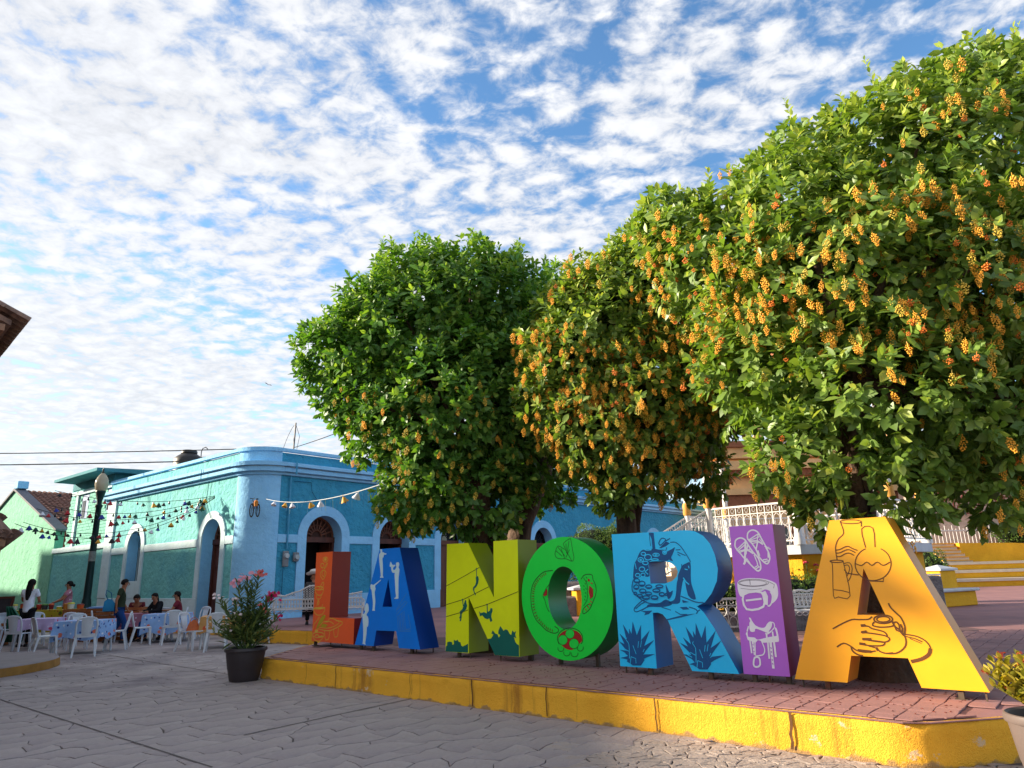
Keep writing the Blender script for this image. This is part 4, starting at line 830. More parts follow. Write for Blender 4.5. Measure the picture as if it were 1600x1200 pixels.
ART['Y']={
 'jar_drawing0':[
  ('s','brown',0.0095,[(0.847,1.505),(0.841,1.5),(0.827,1.495),(0.805,1.492),(0.778,1.492),(0.747,1.493),(0.717,1.496),(0.691,1.5),(0.669,1.506),(0.656,1.512),(0.652,1.518),(0.658,1.524),(0.673,1.528),(0.695,1.531),(0.723,1.532),(0.753,1.53),(0.783,1.527),(0.809,1.523),(0.83,1.517),(0.843,1.511)],1),
  ('s','brown',0.0095,[(0.652,1.518),(0.669,1.406),(0.611,1.351),(0.576,1.286),(0.568,1.228),(0.57,1.148)],0),
  ('s','brown',0.0095,[(0.847,1.505),(0.841,1.457)],0),
  ('s','brown',0.0095,[(0.574,1.242),(0.613,1.248),(0.656,1.268),(0.692,1.274),(0.73,1.25),(0.773,1.231)],0),
  ('s','brown',0.0095,[(0.57,1.213),(0.609,1.216),(0.658,1.237),(0.694,1.242),(0.726,1.226),(0.75,1.21)],0),
  ('s','brown',0.0095,[(0.572,1.18),(0.608,1.18),(0.653,1.203),(0.689,1.209),(0.713,1.198),(0.733,1.185)],0),
  ('s','brown',0.0095,[(0.622,1.052),(0.647,1.016),(0.748,0.997)],0),
 ],
 'jar_drawing1':[
  ('s','brown',0.0095,[(0.983,1.238),(1.005,1.223),(1.024,1.204),(1.039,1.182),(1.048,1.157),(1.053,1.13),(1.053,1.102),(1.047,1.074),(1.037,1.047),(1.022,1.022),(1.003,0.999),(0.981,0.979),(0.955,0.963),(0.928,0.952),(0.899,0.945),(0.87,0.942),(0.842,0.945),(0.815,0.953),(0.791,0.966),(0.77,0.983),(0.753,1.004),(0.74,1.029),(0.733,1.055),(0.73,1.083),(0.733,1.112),(0.742,1.14),(0.755,1.167),(0.773,1.192),(0.795,1.213),(0.82,1.231),(0.848,1.244)],0),
  ('s','brown',0.0095,[(0.85,1.255),(0.841,1.437),(0.943,1.437),(0.935,1.255)],0),
  ('s','brown',0.0095,[(0.732,1.107),(0.788,1.086),(0.84,1.117),(0.882,1.084),(0.934,1.114),(0.982,1.081),(1.045,1.111)],0),
  ('s','brown',0.0095,[(0.843,0.939),(0.961,0.933),(0.964,0.964)],0),
 ],
 'pitcher_drawing':[
  ('s','brown',0.0095,[(0.625,1.131),(0.619,1.127),(0.605,1.124),(0.585,1.122),(0.561,1.122),(0.537,1.124),(0.517,1.127),(0.504,1.131),(0.5,1.136),(0.505,1.14),(0.52,1.143),(0.54,1.145),(0.564,1.145),(0.588,1.143),(0.608,1.14),(0.621,1.136)],1),
  ('s','brown',0.0076,[(0.497,1.136),(0.518,1.099),(0.486,0.804),(0.531,0.792),(0.641,0.801),(0.624,1.129)],0),
  ('s','brown',0.0076,[(0.626,1.11),(0.682,1.115),(0.698,1.058),(0.668,0.973),(0.635,0.935)],0),
  ('s','brown',0.0076,[(0.63,1.091),(0.665,1.093),(0.673,1.051),(0.637,0.985)],0),
  ('s','brown',0.0076,[(0.498,0.861),(0.568,0.853),(0.637,0.834)],0),
 ],
 'potter_hands_drawing':[
  ('s','brown',0.013,[(0.434,0.49),(0.537,0.544),(0.625,0.58),(0.693,0.581),(0.774,0.585),(0.811,0.61)],0),
  ('s','brown',0.013,[(0.449,0.322),(0.517,0.359),(0.581,0.332),(0.624,0.299),(0.702,0.285),(0.796,0.3)],0),
  ('s','brown',0.013,[(0.698,0.526),(0.764,0.521),(0.794,0.501),(0.889,0.477),(0.916,0.444),(0.905,0.431)],0),
  ('s','brown',0.013,[(0.689,0.465),(0.781,0.458),(0.883,0.443),(0.926,0.425),(0.928,0.401),(0.887,0.383),(0.797,0.387),(0.693,0.404)],0),
  ('s','brown',0.013,[(0.771,0.393),(0.874,0.383),(0.879,0.363),(0.843,0.348),(0.738,0.347),(0.66,0.362)],0),
  ('s','brown',0.013,[(0.738,0.344),(0.801,0.327),(0.812,0.301)],0),
  ('s','brown',0.013,[(0.974,0.734),(0.987,0.694),(1.03,0.64),(1.061,0.601),(1.08,0.521),(1.062,0.449),(1.046,0.461),(1.032,0.481),(1.006,0.491),(0.997,0.517),(0.981,0.573)],0),
  ('s','brown',0.013,[(1.018,0.567),(1.033,0.54),(1.033,0.487)],0),
  ('s','brown',0.013,[(1.047,0.547),(1.057,0.508),(1.049,0.465)],0),
  ('s','brown',0.013,[(0.985,0.559),(1.018,0.567)],0),
  ('s','brown',0.024,[(0.698,0.526),(0.739,0.53)],0),
  ('s','brown',0.024,[(0.696,0.465),(0.744,0.473)],0),
  ('s','brown',0.024,[(0.693,0.404),(0.773,0.404)],0),
  ('s','brown',0.024,[(0.66,0.362),(0.713,0.357)],0),
  ('s','brown',0.024,[(0.638,0.3),(0.756,0.292)],0),
 ],
 'clay_pot_drawing':[
  ('s','brown',0.014,[(0.986,0.589),(0.981,0.578),(0.97,0.568),(0.954,0.56),(0.934,0.554),(0.911,0.55),(0.888,0.55),(0.867,0.552),(0.848,0.558),(0.834,0.566),(0.826,0.575),(0.824,0.586),(0.829,0.597),(0.84,0.607),(0.857,0.615),(0.877,0.621),(0.9,0.625),(0.923,0.625),(0.944,0.622),(0.963,0.617),(0.976,0.609),(0.984,0.599)],1),
  ('s','brown',0.012,[(0.963,0.588),(0.959,0.581),(0.95,0.574),(0.936,0.568),(0.92,0.565),(0.902,0.563),(0.884,0.564),(0.869,0.567),(0.857,0.572),(0.85,0.579),(0.848,0.586),(0.852,0.594),(0.861,0.601),(0.875,0.607),(0.891,0.61),(0.909,0.612),(0.927,0.611),(0.942,0.608),(0.954,0.602),(0.961,0.596)],1),
  ('s','brown',0.013,[(0.823,0.563),(0.803,0.531),(0.862,0.516),(0.947,0.521),(0.985,0.535),(0.979,0.562)],0),
  ('s','brown',0.013,[(0.985,0.535),(1.042,0.481),(1.07,0.416),(1.054,0.35),(0.988,0.295),(0.91,0.281),(0.835,0.295),(0.808,0.334)],0),
 ],
 'plate_drawing':[
  ('s','brown',0.016,[(0.581,0.332),(0.589,0.291),(0.632,0.259),(0.677,0.252)],0),
  ('s','brown',0.012,[(1.071,0.457),(1.162,0.443),(1.23,0.405),(1.261,0.349),(1.244,0.306)],0),
  ('s','brown',0.03,[(1.26,0.342),(1.238,0.289),(1.171,0.246),(1.083,0.22)],0),
  ('s','brown',0.007,[(1.104,0.422),(1.193,0.382)],0),
  ('s','brown',0.007,[(0.858,0.282),(0.945,0.293)],0),
  ('s','brown',0.01,[(1.068,0.44),(1.145,0.423),(1.202,0.397)],0),
 ],
}
# ================================================================= the seven painted letters
def gloss(name, c, rough=0.32, var=0.05): return mat(name, c, rough, var, 2.5, bump=0.06, bs=6, bd=0.01, spec=0.5, col2=tuple(q * 0.86 for q in c), c2s=1.2, c2t=(0.5, 0.85))
INK = {}
for k_, c_ in dict(gold=(238, 196, 74), corn=(196, 168, 36), pale=(206, 232, 240), thinblue=(86, 146, 204), dark=(58, 62, 20), teal=(4, 98, 86), darkgreen=(30, 78, 22), brown=(98, 58, 20), red=(160, 30, 28), green=(26, 216, 66), navy=(12, 82, 138), cyan=(48, 204, 255), white=(244, 240, 244), grey=(120, 110, 122), purple=(186, 104, 212)).items():
    INK[k_] = mat('paint_' + k_, lin(*c_), 0.45, 0.05, 5, spec=0.4)
M_post = mat('rusty_post', lin(92, 78, 66), 0.7, 0.3, 8, col2=lin(120, 62, 40), c2s=5, metal=0.3)
def cat_poly(pts, closed=False, n=4):
    """Catmull-Rom smoothing for drawn outlines."""
    k = len(pts); out = []
    if k < 3: return pts
    for i in range(k if closed else k - 1):
        p = [pts[(i + d) % k] if closed else pts[max(0, min(k - 1, i + d))] for d in (-1, 0, 1, 2)]
        for s in range(n):
            t = s / n; o = []
            for c in (0, 1):
                a, b, c_, d = (q[c] for q in p); o.append(0.5 * (2 * b + (c_ - a) * t + (2 * a - 5 * b + 4 * c_ - d) * t * t + (3 * b - a - 3 * c_ + d) * t ** 3))
            out.append(tuple(o))
    if not closed: out.append(pts[-1])
    return out
def ribbon(pts, w_, closed):
    k = len(pts); Lp = []; Rp = []
    for i in range(k):
        a = pts[(i - 1) % k] if closed or i else pts[0]; b = pts[(i + 1) % k] if closed or i < k - 1 else pts[-1]
        dx, dy = b[0] - a[0], b[1] - a[1]; l = math.hypot(dx, dy) or 1e-6; nx, ny = -dy / l * w_ / 2, dx / l * w_ / 2
        Lp.append((pts[i][0] + nx, pts[i][1] + ny)); Rp.append((pts[i][0] - nx, pts[i][1] - ny))
    return Lp, Rp
LETTERS = {
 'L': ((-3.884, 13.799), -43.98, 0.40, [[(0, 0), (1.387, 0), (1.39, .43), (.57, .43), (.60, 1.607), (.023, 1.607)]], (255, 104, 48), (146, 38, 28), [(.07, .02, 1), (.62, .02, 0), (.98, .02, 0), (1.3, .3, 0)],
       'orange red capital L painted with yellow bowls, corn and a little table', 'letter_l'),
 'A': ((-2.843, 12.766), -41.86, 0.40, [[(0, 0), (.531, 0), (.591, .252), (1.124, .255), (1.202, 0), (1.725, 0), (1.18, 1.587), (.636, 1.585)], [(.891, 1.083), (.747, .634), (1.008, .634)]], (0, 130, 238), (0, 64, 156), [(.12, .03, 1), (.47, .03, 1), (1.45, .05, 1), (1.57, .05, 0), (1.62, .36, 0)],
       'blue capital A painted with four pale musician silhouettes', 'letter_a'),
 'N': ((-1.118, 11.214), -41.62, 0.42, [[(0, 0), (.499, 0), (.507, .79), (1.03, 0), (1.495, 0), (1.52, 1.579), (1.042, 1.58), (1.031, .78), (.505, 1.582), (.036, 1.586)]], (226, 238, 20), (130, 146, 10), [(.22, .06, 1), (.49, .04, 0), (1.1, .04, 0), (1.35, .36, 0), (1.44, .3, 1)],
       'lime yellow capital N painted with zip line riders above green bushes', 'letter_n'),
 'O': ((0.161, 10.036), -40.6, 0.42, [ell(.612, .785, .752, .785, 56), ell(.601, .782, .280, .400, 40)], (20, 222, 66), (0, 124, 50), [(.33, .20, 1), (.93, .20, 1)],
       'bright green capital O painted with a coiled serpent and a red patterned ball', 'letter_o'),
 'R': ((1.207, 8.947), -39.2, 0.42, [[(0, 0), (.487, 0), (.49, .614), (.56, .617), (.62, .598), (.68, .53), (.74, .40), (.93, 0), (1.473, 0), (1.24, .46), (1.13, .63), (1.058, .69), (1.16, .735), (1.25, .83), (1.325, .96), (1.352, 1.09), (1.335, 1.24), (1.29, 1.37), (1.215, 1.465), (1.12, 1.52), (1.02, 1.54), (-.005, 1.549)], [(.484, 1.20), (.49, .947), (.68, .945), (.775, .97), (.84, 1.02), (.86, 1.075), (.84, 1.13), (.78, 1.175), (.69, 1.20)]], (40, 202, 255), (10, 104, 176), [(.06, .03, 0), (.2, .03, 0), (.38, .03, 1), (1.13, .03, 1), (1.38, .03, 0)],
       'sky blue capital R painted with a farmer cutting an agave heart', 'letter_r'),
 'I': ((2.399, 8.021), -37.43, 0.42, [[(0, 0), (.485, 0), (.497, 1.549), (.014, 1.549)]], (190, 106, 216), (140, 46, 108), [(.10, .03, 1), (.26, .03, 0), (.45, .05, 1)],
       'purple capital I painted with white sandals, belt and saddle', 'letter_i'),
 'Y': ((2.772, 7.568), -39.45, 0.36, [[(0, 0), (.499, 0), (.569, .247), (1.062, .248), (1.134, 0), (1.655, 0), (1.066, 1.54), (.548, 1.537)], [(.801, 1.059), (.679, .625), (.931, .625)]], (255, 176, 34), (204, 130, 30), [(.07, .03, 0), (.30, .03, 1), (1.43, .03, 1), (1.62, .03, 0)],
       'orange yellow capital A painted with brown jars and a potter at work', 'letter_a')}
ZB = 0.42
for key, (pos, ang, dep, loops, colr, side, posts, label, nm) in LETTERS.items():
    root = thing(nm, label, 'letter', (pos[0], pos[1], PZ), R(ang), 'large painted letters along the kerb')
    zb = ZB - PZ; T = lambda a, b, d: (a, d, b + zb)
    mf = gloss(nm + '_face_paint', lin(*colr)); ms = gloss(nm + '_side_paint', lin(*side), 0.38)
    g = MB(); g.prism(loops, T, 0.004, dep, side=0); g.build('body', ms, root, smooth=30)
    g = MB(); g.prism(loops, T, 0.0, 0.006, side=0, back=False); g.build('face_panel', mf, root)
    for (a, d, thick) in posts:
        w_ = 0.045 if thick else 0.014
        zt = zb + 0.004
        if key == 'O':
            t_ = (a - .612) / .752; zt = zb + .785 - .785 * math.sqrt(max(0, 1 - t_ * t_)) + 0.03
        g = MB(); g.box(a - w_ / 2, a + w_ / 2, d, d + w_, 0.006, zt)
        if thick: g.box(a - w_ * 1.1, a + w_ * 1.1, d - w_ * .6, d + w_ * 1.6, 0.006, 0.016)
        g.build('leg', M_post, root)
    for motif, items in ART[key].items():
        name = motif.rstrip('0123456789')
        g = MB(); used = []
        def mi_(c):
            if c not in used: used.append(c)
            return used.index(c)
        lev = 0
        for (t_, c_, w_, pts, closed) in items:
            lev += 1; d = -0.0018 - lev * 0.00028
            if t_ == 'f':
                p = cat_poly(pts, True, 3) if len(pts) > 6 and 'silhouette' not in motif or 'musician' in motif else pts
                ar = sum(p[i][0] * p[(i + 1) % len(p)][1] - p[(i + 1) % len(p)][0] * p[i][1] for i in range(len(p)))
                if ar < 0: p = p[::-1]
                try: g.prism([p], T, d, -0.0004, mi=mi_(c_), back=False)
                except Exception as e: print('poly', motif, e)
            else:
                smooth = len(pts) > 3 and 'hut' not in motif and 'zip' not in motif
                p = cat_poly(pts, closed, 3) if smooth else pts
                Lp, Rp = ribbon(p, w_, closed); k = len(p)
                vs = [T(q[0], q[1], d) for q in Lp] + [T(q[0], q[1], d) for q in Rp]
                g.add(vs, [(i, k + i, k + (i + 1) % k, (i + 1) % k) for i in range(k if closed else k - 1)], mi_(c_))
        g.build(name, [INK[c] for c in used], root)
# debris that fell from the trees round the letters' feet
M_debris = mat('fallen_berries', lin(96, 38, 26), 0.8, 0.4, 30)
g = MB(); rd = random.Random(5)
while len(g.f) < 700 * 5:
    a = rd.uniform(-0.6, 10.6); off = rd.gauss(0.3, 0.8) if rd.random() < .75 else rd.uniform(-.9, 2.5)
    p = Vector((-3.9, 13.8, 0)) + (-dL) * a * 1.0 - dR * off; p += Vector((0.0, 0.0, 0))
    dens = min(1, max(0.06, (a - 3.5) / 5))
    if rd.random() > dens or not in_poly(p.x, p.y, plat) or edge_dist(p.x, p.y, plat) < 0.03: continue
    an = rd.uniform(0, 3.14); l = rd.uniform(.008, .02); w_ = rd.uniform(.004, .007)
    ax = Vector((math.cos(an), math.sin(an), 0)) * l; ay = Vector((-math.sin(an), math.cos(an), 0)) * w_; z = PZ + 0.013
    q = Vector((p.x, p.y, z)); h = Vector((0, 0, rd.uniform(.004, .009)))
    g.add([q - ax - ay, q + ax - ay, q + ax + ay, q - ax + ay, q + h], [(0, 1, 4), (1, 2, 4), (2, 3, 4), (3, 0, 4), (3, 2, 1, 0)])
o = g.build('fallen_berries', M_debris, kind='stuff'); o['label'] = 'dry berries and twigs littering the pink pavers'
# ================================================================= the turquoise corner building
M_teal = stucco('teal_stucco', lin(64, 150, 182), lin(50, 130, 168), 0.9, 7.0)
M_green = stucco('seagreen_stucco', lin(116, 188, 186), lin(86, 160, 178), .75, 6.0)
M_lblue = stucco('pale_blue_plaster', lin(142, 198, 234), lin(126, 184, 226), 0.35, 7.0)
M_trimw = stucco('chalky_white_plaster', lin(196, 218, 224), lin(174, 204, 216), 0.3, 8.0)
M_dkwood = mat('dark_brown_wood', lin(84, 44, 34), 0.55, 0.3, 3, col2=lin(54, 28, 24), c2s=2, stretch=(1, 1, .15), bump=.2, bs=30)
M_wood2 = mat('brown_door_wood', lin(106, 64, 48), 0.6, 0.2, 4, stretch=(1, 1, .15))
M_dark = mat('dark_interior', (0.008, 0.008, 0.010), 0.9, 0.1)
M_glass = mat('dark_glass', (0.015, 0.02, 0.025), 0.08, 0.1, spec=0.6)
M_iron = mat('black_iron', (0.012, 0.013, 0.015), 0.5, 0.2, metal=0.4)
M_roofc = mat('roof_screed', lin(120, 112, 104), 0.9, 0.15)
BLD = thing('corner_building', 'turquoise single storey corner building with pale blue arched doorways and cornice', 'building', (C0.x, C0.y, 0), FR_A)
WT = 6.02
LR, LL = 38.0, 12.1
TR = lambda a, b, d: (a, d, b)            # right facade: along +x, depth +y
TL = lambda a, b, d: (d, a, b)            # left facade: along +y, depth +x
def arch_pts(c, r, spring, n=18): return [(c + r * math.cos(math.pi * i / n), spring + r * math.sin(math.pi * i / n)) for i in range(n + 1)]   # right -> left over the top
doors_R = [2.88, 6.15, 9.42, 12.65, 15.75, 19.5, 23.2, 26.9, 30.6, 34.3]
RI, RO, SPR = 0.75, 1.10, 3.03
def wall_outline(x0, x1, centres, z0, zt, win=()):
    pts = [(x0, z0)]
    for c in sorted(centres):
        if c in win: continue
        pts.append((c - RI, z0)); pts += arch_pts(c, RI, SPR)[::-1]; pts.append((c + RI, z0))
    pts += [(x1, z0), (x1, zt), (x0, zt)]
    return [pts]
g = MB(); g.prism(wall_outline(1.0, LR, doors_R, PZ - .1, WT - .12), TR, 0.0, 0.55); g.build('street_wall', M_teal, BLD)
lp = wall_outline(1.0, LL, [2.55, 8.95], PZ - .1, WT - .12, win=(8.95,))
lp.append([(8.95 - .66, 1.69)] + [(8.95 + .66, 1.69)] + arch_pts(8.95, .66, SPR)); 
g = MB()
def TLm(a, b, d): return (d, a, b)
# mirrored so that the outward face looks along -x
def prism_left(loops, d0, d1, name, m, parent=BLD, **kw):
    q = MB(); q.prism(loops, TLm, d0, d1); q.f = [tuple(reversed(f)) for f in q.f]; return q.build(name, m, parent, **kw)
prism_left(lp, 0.0, 0.55, 'lane_wall', M_green)
# rounded corner pilaster, quarter cylinder of radius 1
def corner(r, z0, z1, name, m, off=0.0):
    q = MB(); n = 20; vs = []
    for z in (z0, (z0 + z1) / 2, z1):
        for i in range(n + 1):
            t = math.pi * 1.5 - (math.pi / 2) * i / n; vs.append((1.0 + (r + off) * math.cos(t), 1.0 + (r + off) * math.sin(t), z))
    k = n + 1; fs = [(j * k + i + 1, j * k + i, (j + 1) * k + i, (j + 1) * k + i + 1) for j in range(2) for i in range(n)]
    fs.append(tuple(2 * k + i for i in range(n, -1, -1))); q.add(vs, fs); return q.build(name, m, BLD, smooth=40)
corner(1.0, PZ - .1, WT - .06, 'corner_pilaster', M_lblue, 0.03)
def band(z0, z1, out, name, m, x1=LR, y1=LL, gaps_r=(), gaps_l=(), roundc=True, bev=0.015):
    """A plaster band running round the corner; split at the openings."""
    q = MB(); xs = [1.0] + sorted(gaps_r) + [x1]
    for i in range(0, len(xs), 2): q.box(xs[i], xs[i + 1], -out, 0.02, z0, z1, bev=bev)
    ys = [1.0] + sorted(gaps_l) + [y1]
    for i in range(0, len(ys), 2): q.box(-out, 0.02, ys[i], ys[i + 1], z0, z1, bev=bev)
    if roundc:
        n = 14; vs = []
        for r, z in ((1.0, z0), (1.0 + out, z0), (1.0 + out, z1), (1.0, z1)):
            for i in range(n + 1):
                t = math.pi * 1.5 - (math.pi / 2) * i / n; vs.append((1 + r * math.cos(t), 1 + r * math.sin(t), z))
        k = n + 1
        q.add(vs, [(j * k + i + 1, j * k + i, (j + 1) * k + i, (j + 1) * k + i + 1) for j in range(3) for i in range(n)])
    return q.build(name, m, BLD, smooth=40)
def split(z0, z1, out, name, x_open, y_open, x1, y1):
    """Same, the lane side in chalky white."""
    q = MB(); xs = [1.0] + sorted(x_open) + [x1]
    for i in range(0, len(xs), 2): q = MB(); q.box(xs[i], xs[i + 1], -out, 0.02, z0, z1, bev=.012); q.build(name, M_lblue, BLD)
    ys = [1.0] + sorted(y_open) + [y1]
    for i in range(0, len(ys), 2): q = MB(); q.box(-out, 0.02, ys[i], ys[i + 1], z0, z1, bev=.012); q.build(name, M_trimw, BLD)
gr = [v for c in doors_R[:4] for v in (c - RO + .03, c + RO - .03)]
gw = [v for c in (2.55, 8.95) for v in (c - .98, c + .98)]
split(2.80, 3.08, 0.045, 'belt_course', gr, gw, 14.2, LL)
grb = [v for c in doors_R for v in (c - RI - .02, c + RI + .02)]
split(PZ - .1, 1.03, 0.05, 'base_course', grb, [2.55 - .72, 2.55 + .72], LR, LL)
# cornice: three stepped mouldings, then the parapet with its cap
for z0, z1, o_ in ((5.10, 5.20, .10), (5.20, 5.36, .24), (5.385, 5.52, .34)): band(z0, z1, o_, 'cornice_moulding', M_lblue if z0 < 5 else M_lblue, y1=LL + .3)
band(5.36, 5.385, .21, 'cornice_groove', M_trimw, y1=LL + .25)
band(WT - .10, WT + .03, .10, 'parapet_cap', M_lblue)
# pilaster strips framing the panels
def jambs(T, c, ri, ro, zb, name, m, left, out=0.05, w_open=True):
    outer = [(c - ro, zb)] + [(c + ro, zb)] + arch_pts(c, ro, SPR); 
    loop = [(c - ro, zb), (c - ri, zb)] + arch_pts(c, ri, SPR)[::-1] + [(c + ri, zb), (c + ro, zb)] + arch_pts(c, ro, SPR)
    if left: return prism_left([loop], -out, 0.01, name, m, smooth=30)
    q = MB(); q.prism([loop], TR, -out, 0.01); return q.build(name, m, BLD, smooth=30)
for i, c in enumerate(doors_R): jambs(TR, c, RI, RO, 1.031, 'arch_surround', M_lblue, False)
jambs(TL, 2.55, .70, .98, 1.031, 'arch_surround', M_trimw, True)
jambs(TL, 8.95, .66, .96, 1.031, 'arch_surround', M_trimw, True)
q = MB(); q.box(-.06, .02, 8.95 - .66, 8.95 + .66, 1.031, 1.69, bev=.01); q.build('window_apron', M_trimw, BLD)
q = MB(); q.box(-.07, .02, 11.25, 12.1, 1.032, 5.099, bev=.01); q.build('end_pilaster', M_trimw, BLD)
for y in (1.0, ): q = MB(); q.box(-.03, .01, y, y + .02, 1.032, 5.098); q.build('pilaster_edge', M_trimw, BLD)
for c in doors_R[:4]: pass
# roof slab and back walls
q = MB(); q.box(0.5, LR, 0.5, 14, 5.3, 5.42); q.box(.52, LR, 13.7, 14.0, 0, 5.3); q.box(LR - .3, LR, .55, 13.7, 0, 5.3); q.box(.53, 12.0, LL - .2, LL, 0, 5.3)
q.build('roof', M_roofc, BLD)
# reveals (pale blue) lining the openings, doors and fanlights
def door(c, left, kind, ri=RI, zb=PZ, depth=0.50):
    T = (lambda a, b, d: (d, a, b)) if left else (lambda a, b, d: (a, d, b))
    dn = thing if False else None
    n = 18
    q = MB(); a0 = [(c + ri, zb)] + arch_pts(c, ri, SPR, n) + [(c - ri, zb)]
    vs = [T(a, b, -.002) for a, b in a0] + [T(c + (a - c) * .985, b - .008 if b > SPR else b, depth) for a, b in a0]; k = len(a0)
    q.add(vs, [(i, i + 1, k + i + 1, k + i) for i in range(k - 1)]); q.build('door_reveal', M_lblue, BLD, smooth=40)
    r = ri * .985
    frame_m = M_dkwood if kind != 'iron' else M_wood2
    dr = MB()
    # frame + transom
    for s in (-1, 1):
        x0, x1 = (c + s * r - (.09 if s > 0 else 0), c + s * r + (.09 if s < 0 else 0)); p0 = T(x0, 0, depth - .10); p1 = T(x1, 0, depth + .02)
        dr.box(min(p0[0], p1[0]), max(p0[0], p1[0]), min(p0[1], p1[1]), max(p0[1], p1[1]), zb, SPR)
    p0 = T(c - r, 0, depth - .12); p1 = T(c + r, 0, depth + .02); dr.box(min(p0[0], p1[0]), max(p0[0], p1[0]), min(p0[1], p1[1]), max(p0[1], p1[1]), SPR - .17, SPR + .02)
    D = dr.build('door_frame', frame_m, BLD)
    # fanlight: ring, hub and spokes
    f = MB(); ring_m = M_wood2 if kind != 'iron' else M_iron; t_ = .028 if kind != 'iron' else .014
    f.tube([T(c + (r - .04) * math.cos(a), SPR + .02 + (r - .06) * math.sin(a), depth - .03) for a in [math.pi * i / 20 for i in range(21)]], .045, 5)
    for rad in (.30, .56): f.tube([T(c + r * rad * math.cos(a), SPR + .03 + r * rad * math.sin(a), depth - .03) for a in [math.pi * i / 14 for i in range(15)]], t_, 4)
    for i in range(1, 10):
        a = math.pi * i / 10; f.beam(T(c + r * .28 * math.cos(a), SPR + .03 + r * .28 * math.sin(a), depth - .03), T(c + r * .95 * math.cos(a), SPR + .03 + r * .95 * math.sin(a), depth - .03), t_ * 1.6, t_ * 1.6)
    f.build('fanlight', ring_m, D)
    q = MB(); q.add([T(a, b, depth + .015) for a, b in [(c - r, SPR)] + [(c + r, SPR)] + arch_pts(c, r, SPR, 12)], [tuple(range(15))]); q.build('pane', M_glass if kind == 'iron' else mat('dusty_wood_backing', lin(64, 40, 34), .8), D)
    if kind == 'open':
        q = MB(); q.add([T(c - r, zb, depth + .9), T(c + r, zb, depth + .9), T(c + r, SPR, depth + .9), T(c - r, SPR, depth + .9)], [(0, 1, 2, 3)])
        q.build('dark_room', M_dark, D)
        for s in (-1, 1):                         # leaves folded inwards
            q = MB(); a = T(c + s * (r - .06), 0, depth + .03); b = T(c + s * (r - .11), 0, depth + .68)
            q.box(min(a[0], b[0]), max(a[0], b[0]), min(a[1], b[1]), max(a[1], b[1]), zb + .01, SPR - .18); q.build('door_leaf', M_dkwood, BLD)
    else:
        for s in (-1, 1):
            q = MB(); x0, x1 = (c + .008, c + r - .09) if s > 0 else (c - r + .09, c - .008)
            a = T(x0, 0, depth - .03); b = T(x1, 0, depth + .02); q.box(min(a[0], b[0]), max(a[0], b[0]), min(a[1], b[1]), max(a[1], b[1]), zb + .01, SPR - .171)
            for z0, z1 in ((zb + .15, zb + .75), (zb + .9, zb + 1.6), (zb + 1.75, SPR - .3)):
                a = T(x0 + .1, 0, depth - .05); b = T(x1 - .1, 0, depth - .025); q.box(min(a[0], b[0]), max(a[0], b[0]), min(a[1], b[1]), max(a[1], b[1]), z0, z1, bev=.01)
            q.build('door_leaf', frame_m, BLD)
door(2.88, False, 'open'); door(6.15, False, 'open')
for c in doors_R[2:]: door(c, False, 'iron')
door(2.55, True, 'wood', ri=.70)
# the arched window in the lane wall
c = 8.95; r = .65
q = MB(); a0 = [(c + .66, 1.69)] + arch_pts(c, .66, SPR, 18) + [(c - .66, 1.69), (c + .66, 1.69)]
vs = [(-.002, a, b) for a, b in a0] + [(.5, c + (a - c) * .985, b) for a, b in a0]; k = len(a0); q.add(vs, [(i, i + 1, k + i + 1, k + i) for i in range(k - 1)]); q.build('window_reveal', M_lblue, BLD, smooth=40)
wn = MB(); wn.box(.40, .46, c - .66, c - .58, 1.69, SPR); wn.box(.40, .46, c + .58, c + .66, 1.69, SPR); wn.box(.401, .459, c - .035, c + .035, 1.70, SPR + .6); wn.box(.402, .458, c - .65, c + .65, SPR - .05, SPR + .03)
wn = wn.build('window', M_trimw, BLD)
q = MB(); q.add([(.45, a, b) for a, b in [(c - r, 1.69), (c + r, 1.69)] + arch_pts(c, r, SPR, 12)], [tuple(range(15))]); q.build('pane', M_glass, wn)
q = MB()
for i in range(7): y = c - .54 + i * .18; q.tube([(.36, y, 1.70), (.36, y, SPR + .3)], .009, 5)
q.build('window_bars', M_iron, wn)
# meters, conduit and the thin wires stapled to the walls
M_pipe = mat('blue_painted_pipe', lin(70, 148, 184), .6); M_meter = mat('grey_meter', lin(120, 124, 128), .5, .15); M_meterw = mat('meter_glass', lin(170, 178, 182), .2)
q = MB(); q.tube([(1.36, -.07, 2.6), (1.36, -.07, 5.1)], .032, 8); q.tube([(1.36, -.40, 5.1), (1.36, -.40, 5.55)], .03, 8); q.build('conduit_pipe', M_pipe, BLD)
for mx_, mz, box_ in ((1.32, 2.36, True), (1.72, 2.32, False)):
    q = MB(); q.box(mx_ - .11, mx_ + .11, -.12, -.046, mz - (.36 if box_ else .15), mz + .16, bev=.02); mt = q.build('electric_meter', M_meter, BLD)
    q = MB(); n = 14
    vs = [(mx_ + .095 * math.cos(2 * math.pi * i / n), -.121, mz + .095 * math.sin(2 * math.pi * i / n)) for i in range(n)] + [(mx_ + .08 * math.cos(2 * math.pi * i / n), -.20, mz + .08 * math.sin(2 * math.pi * i / n)) for i in range(n)]
    q.add(vs, [(i, (i + 1) % n, n + (i + 1) % n, n + i) for i in range(n)] + [tuple(range(n, 2 * n))]); q.build('meter_dial', M_meterw, mt)
q = MB(); q.tube([(1.5, -.06, 4.92), (2.2, -.06, 4.93), (2.25, -.06, 4.6), (2.5, -.06, 4.3)], .012, 4); q.tube([(1.26, -.06, 1.98), (1.26, -.06, .4)], .012, 4)
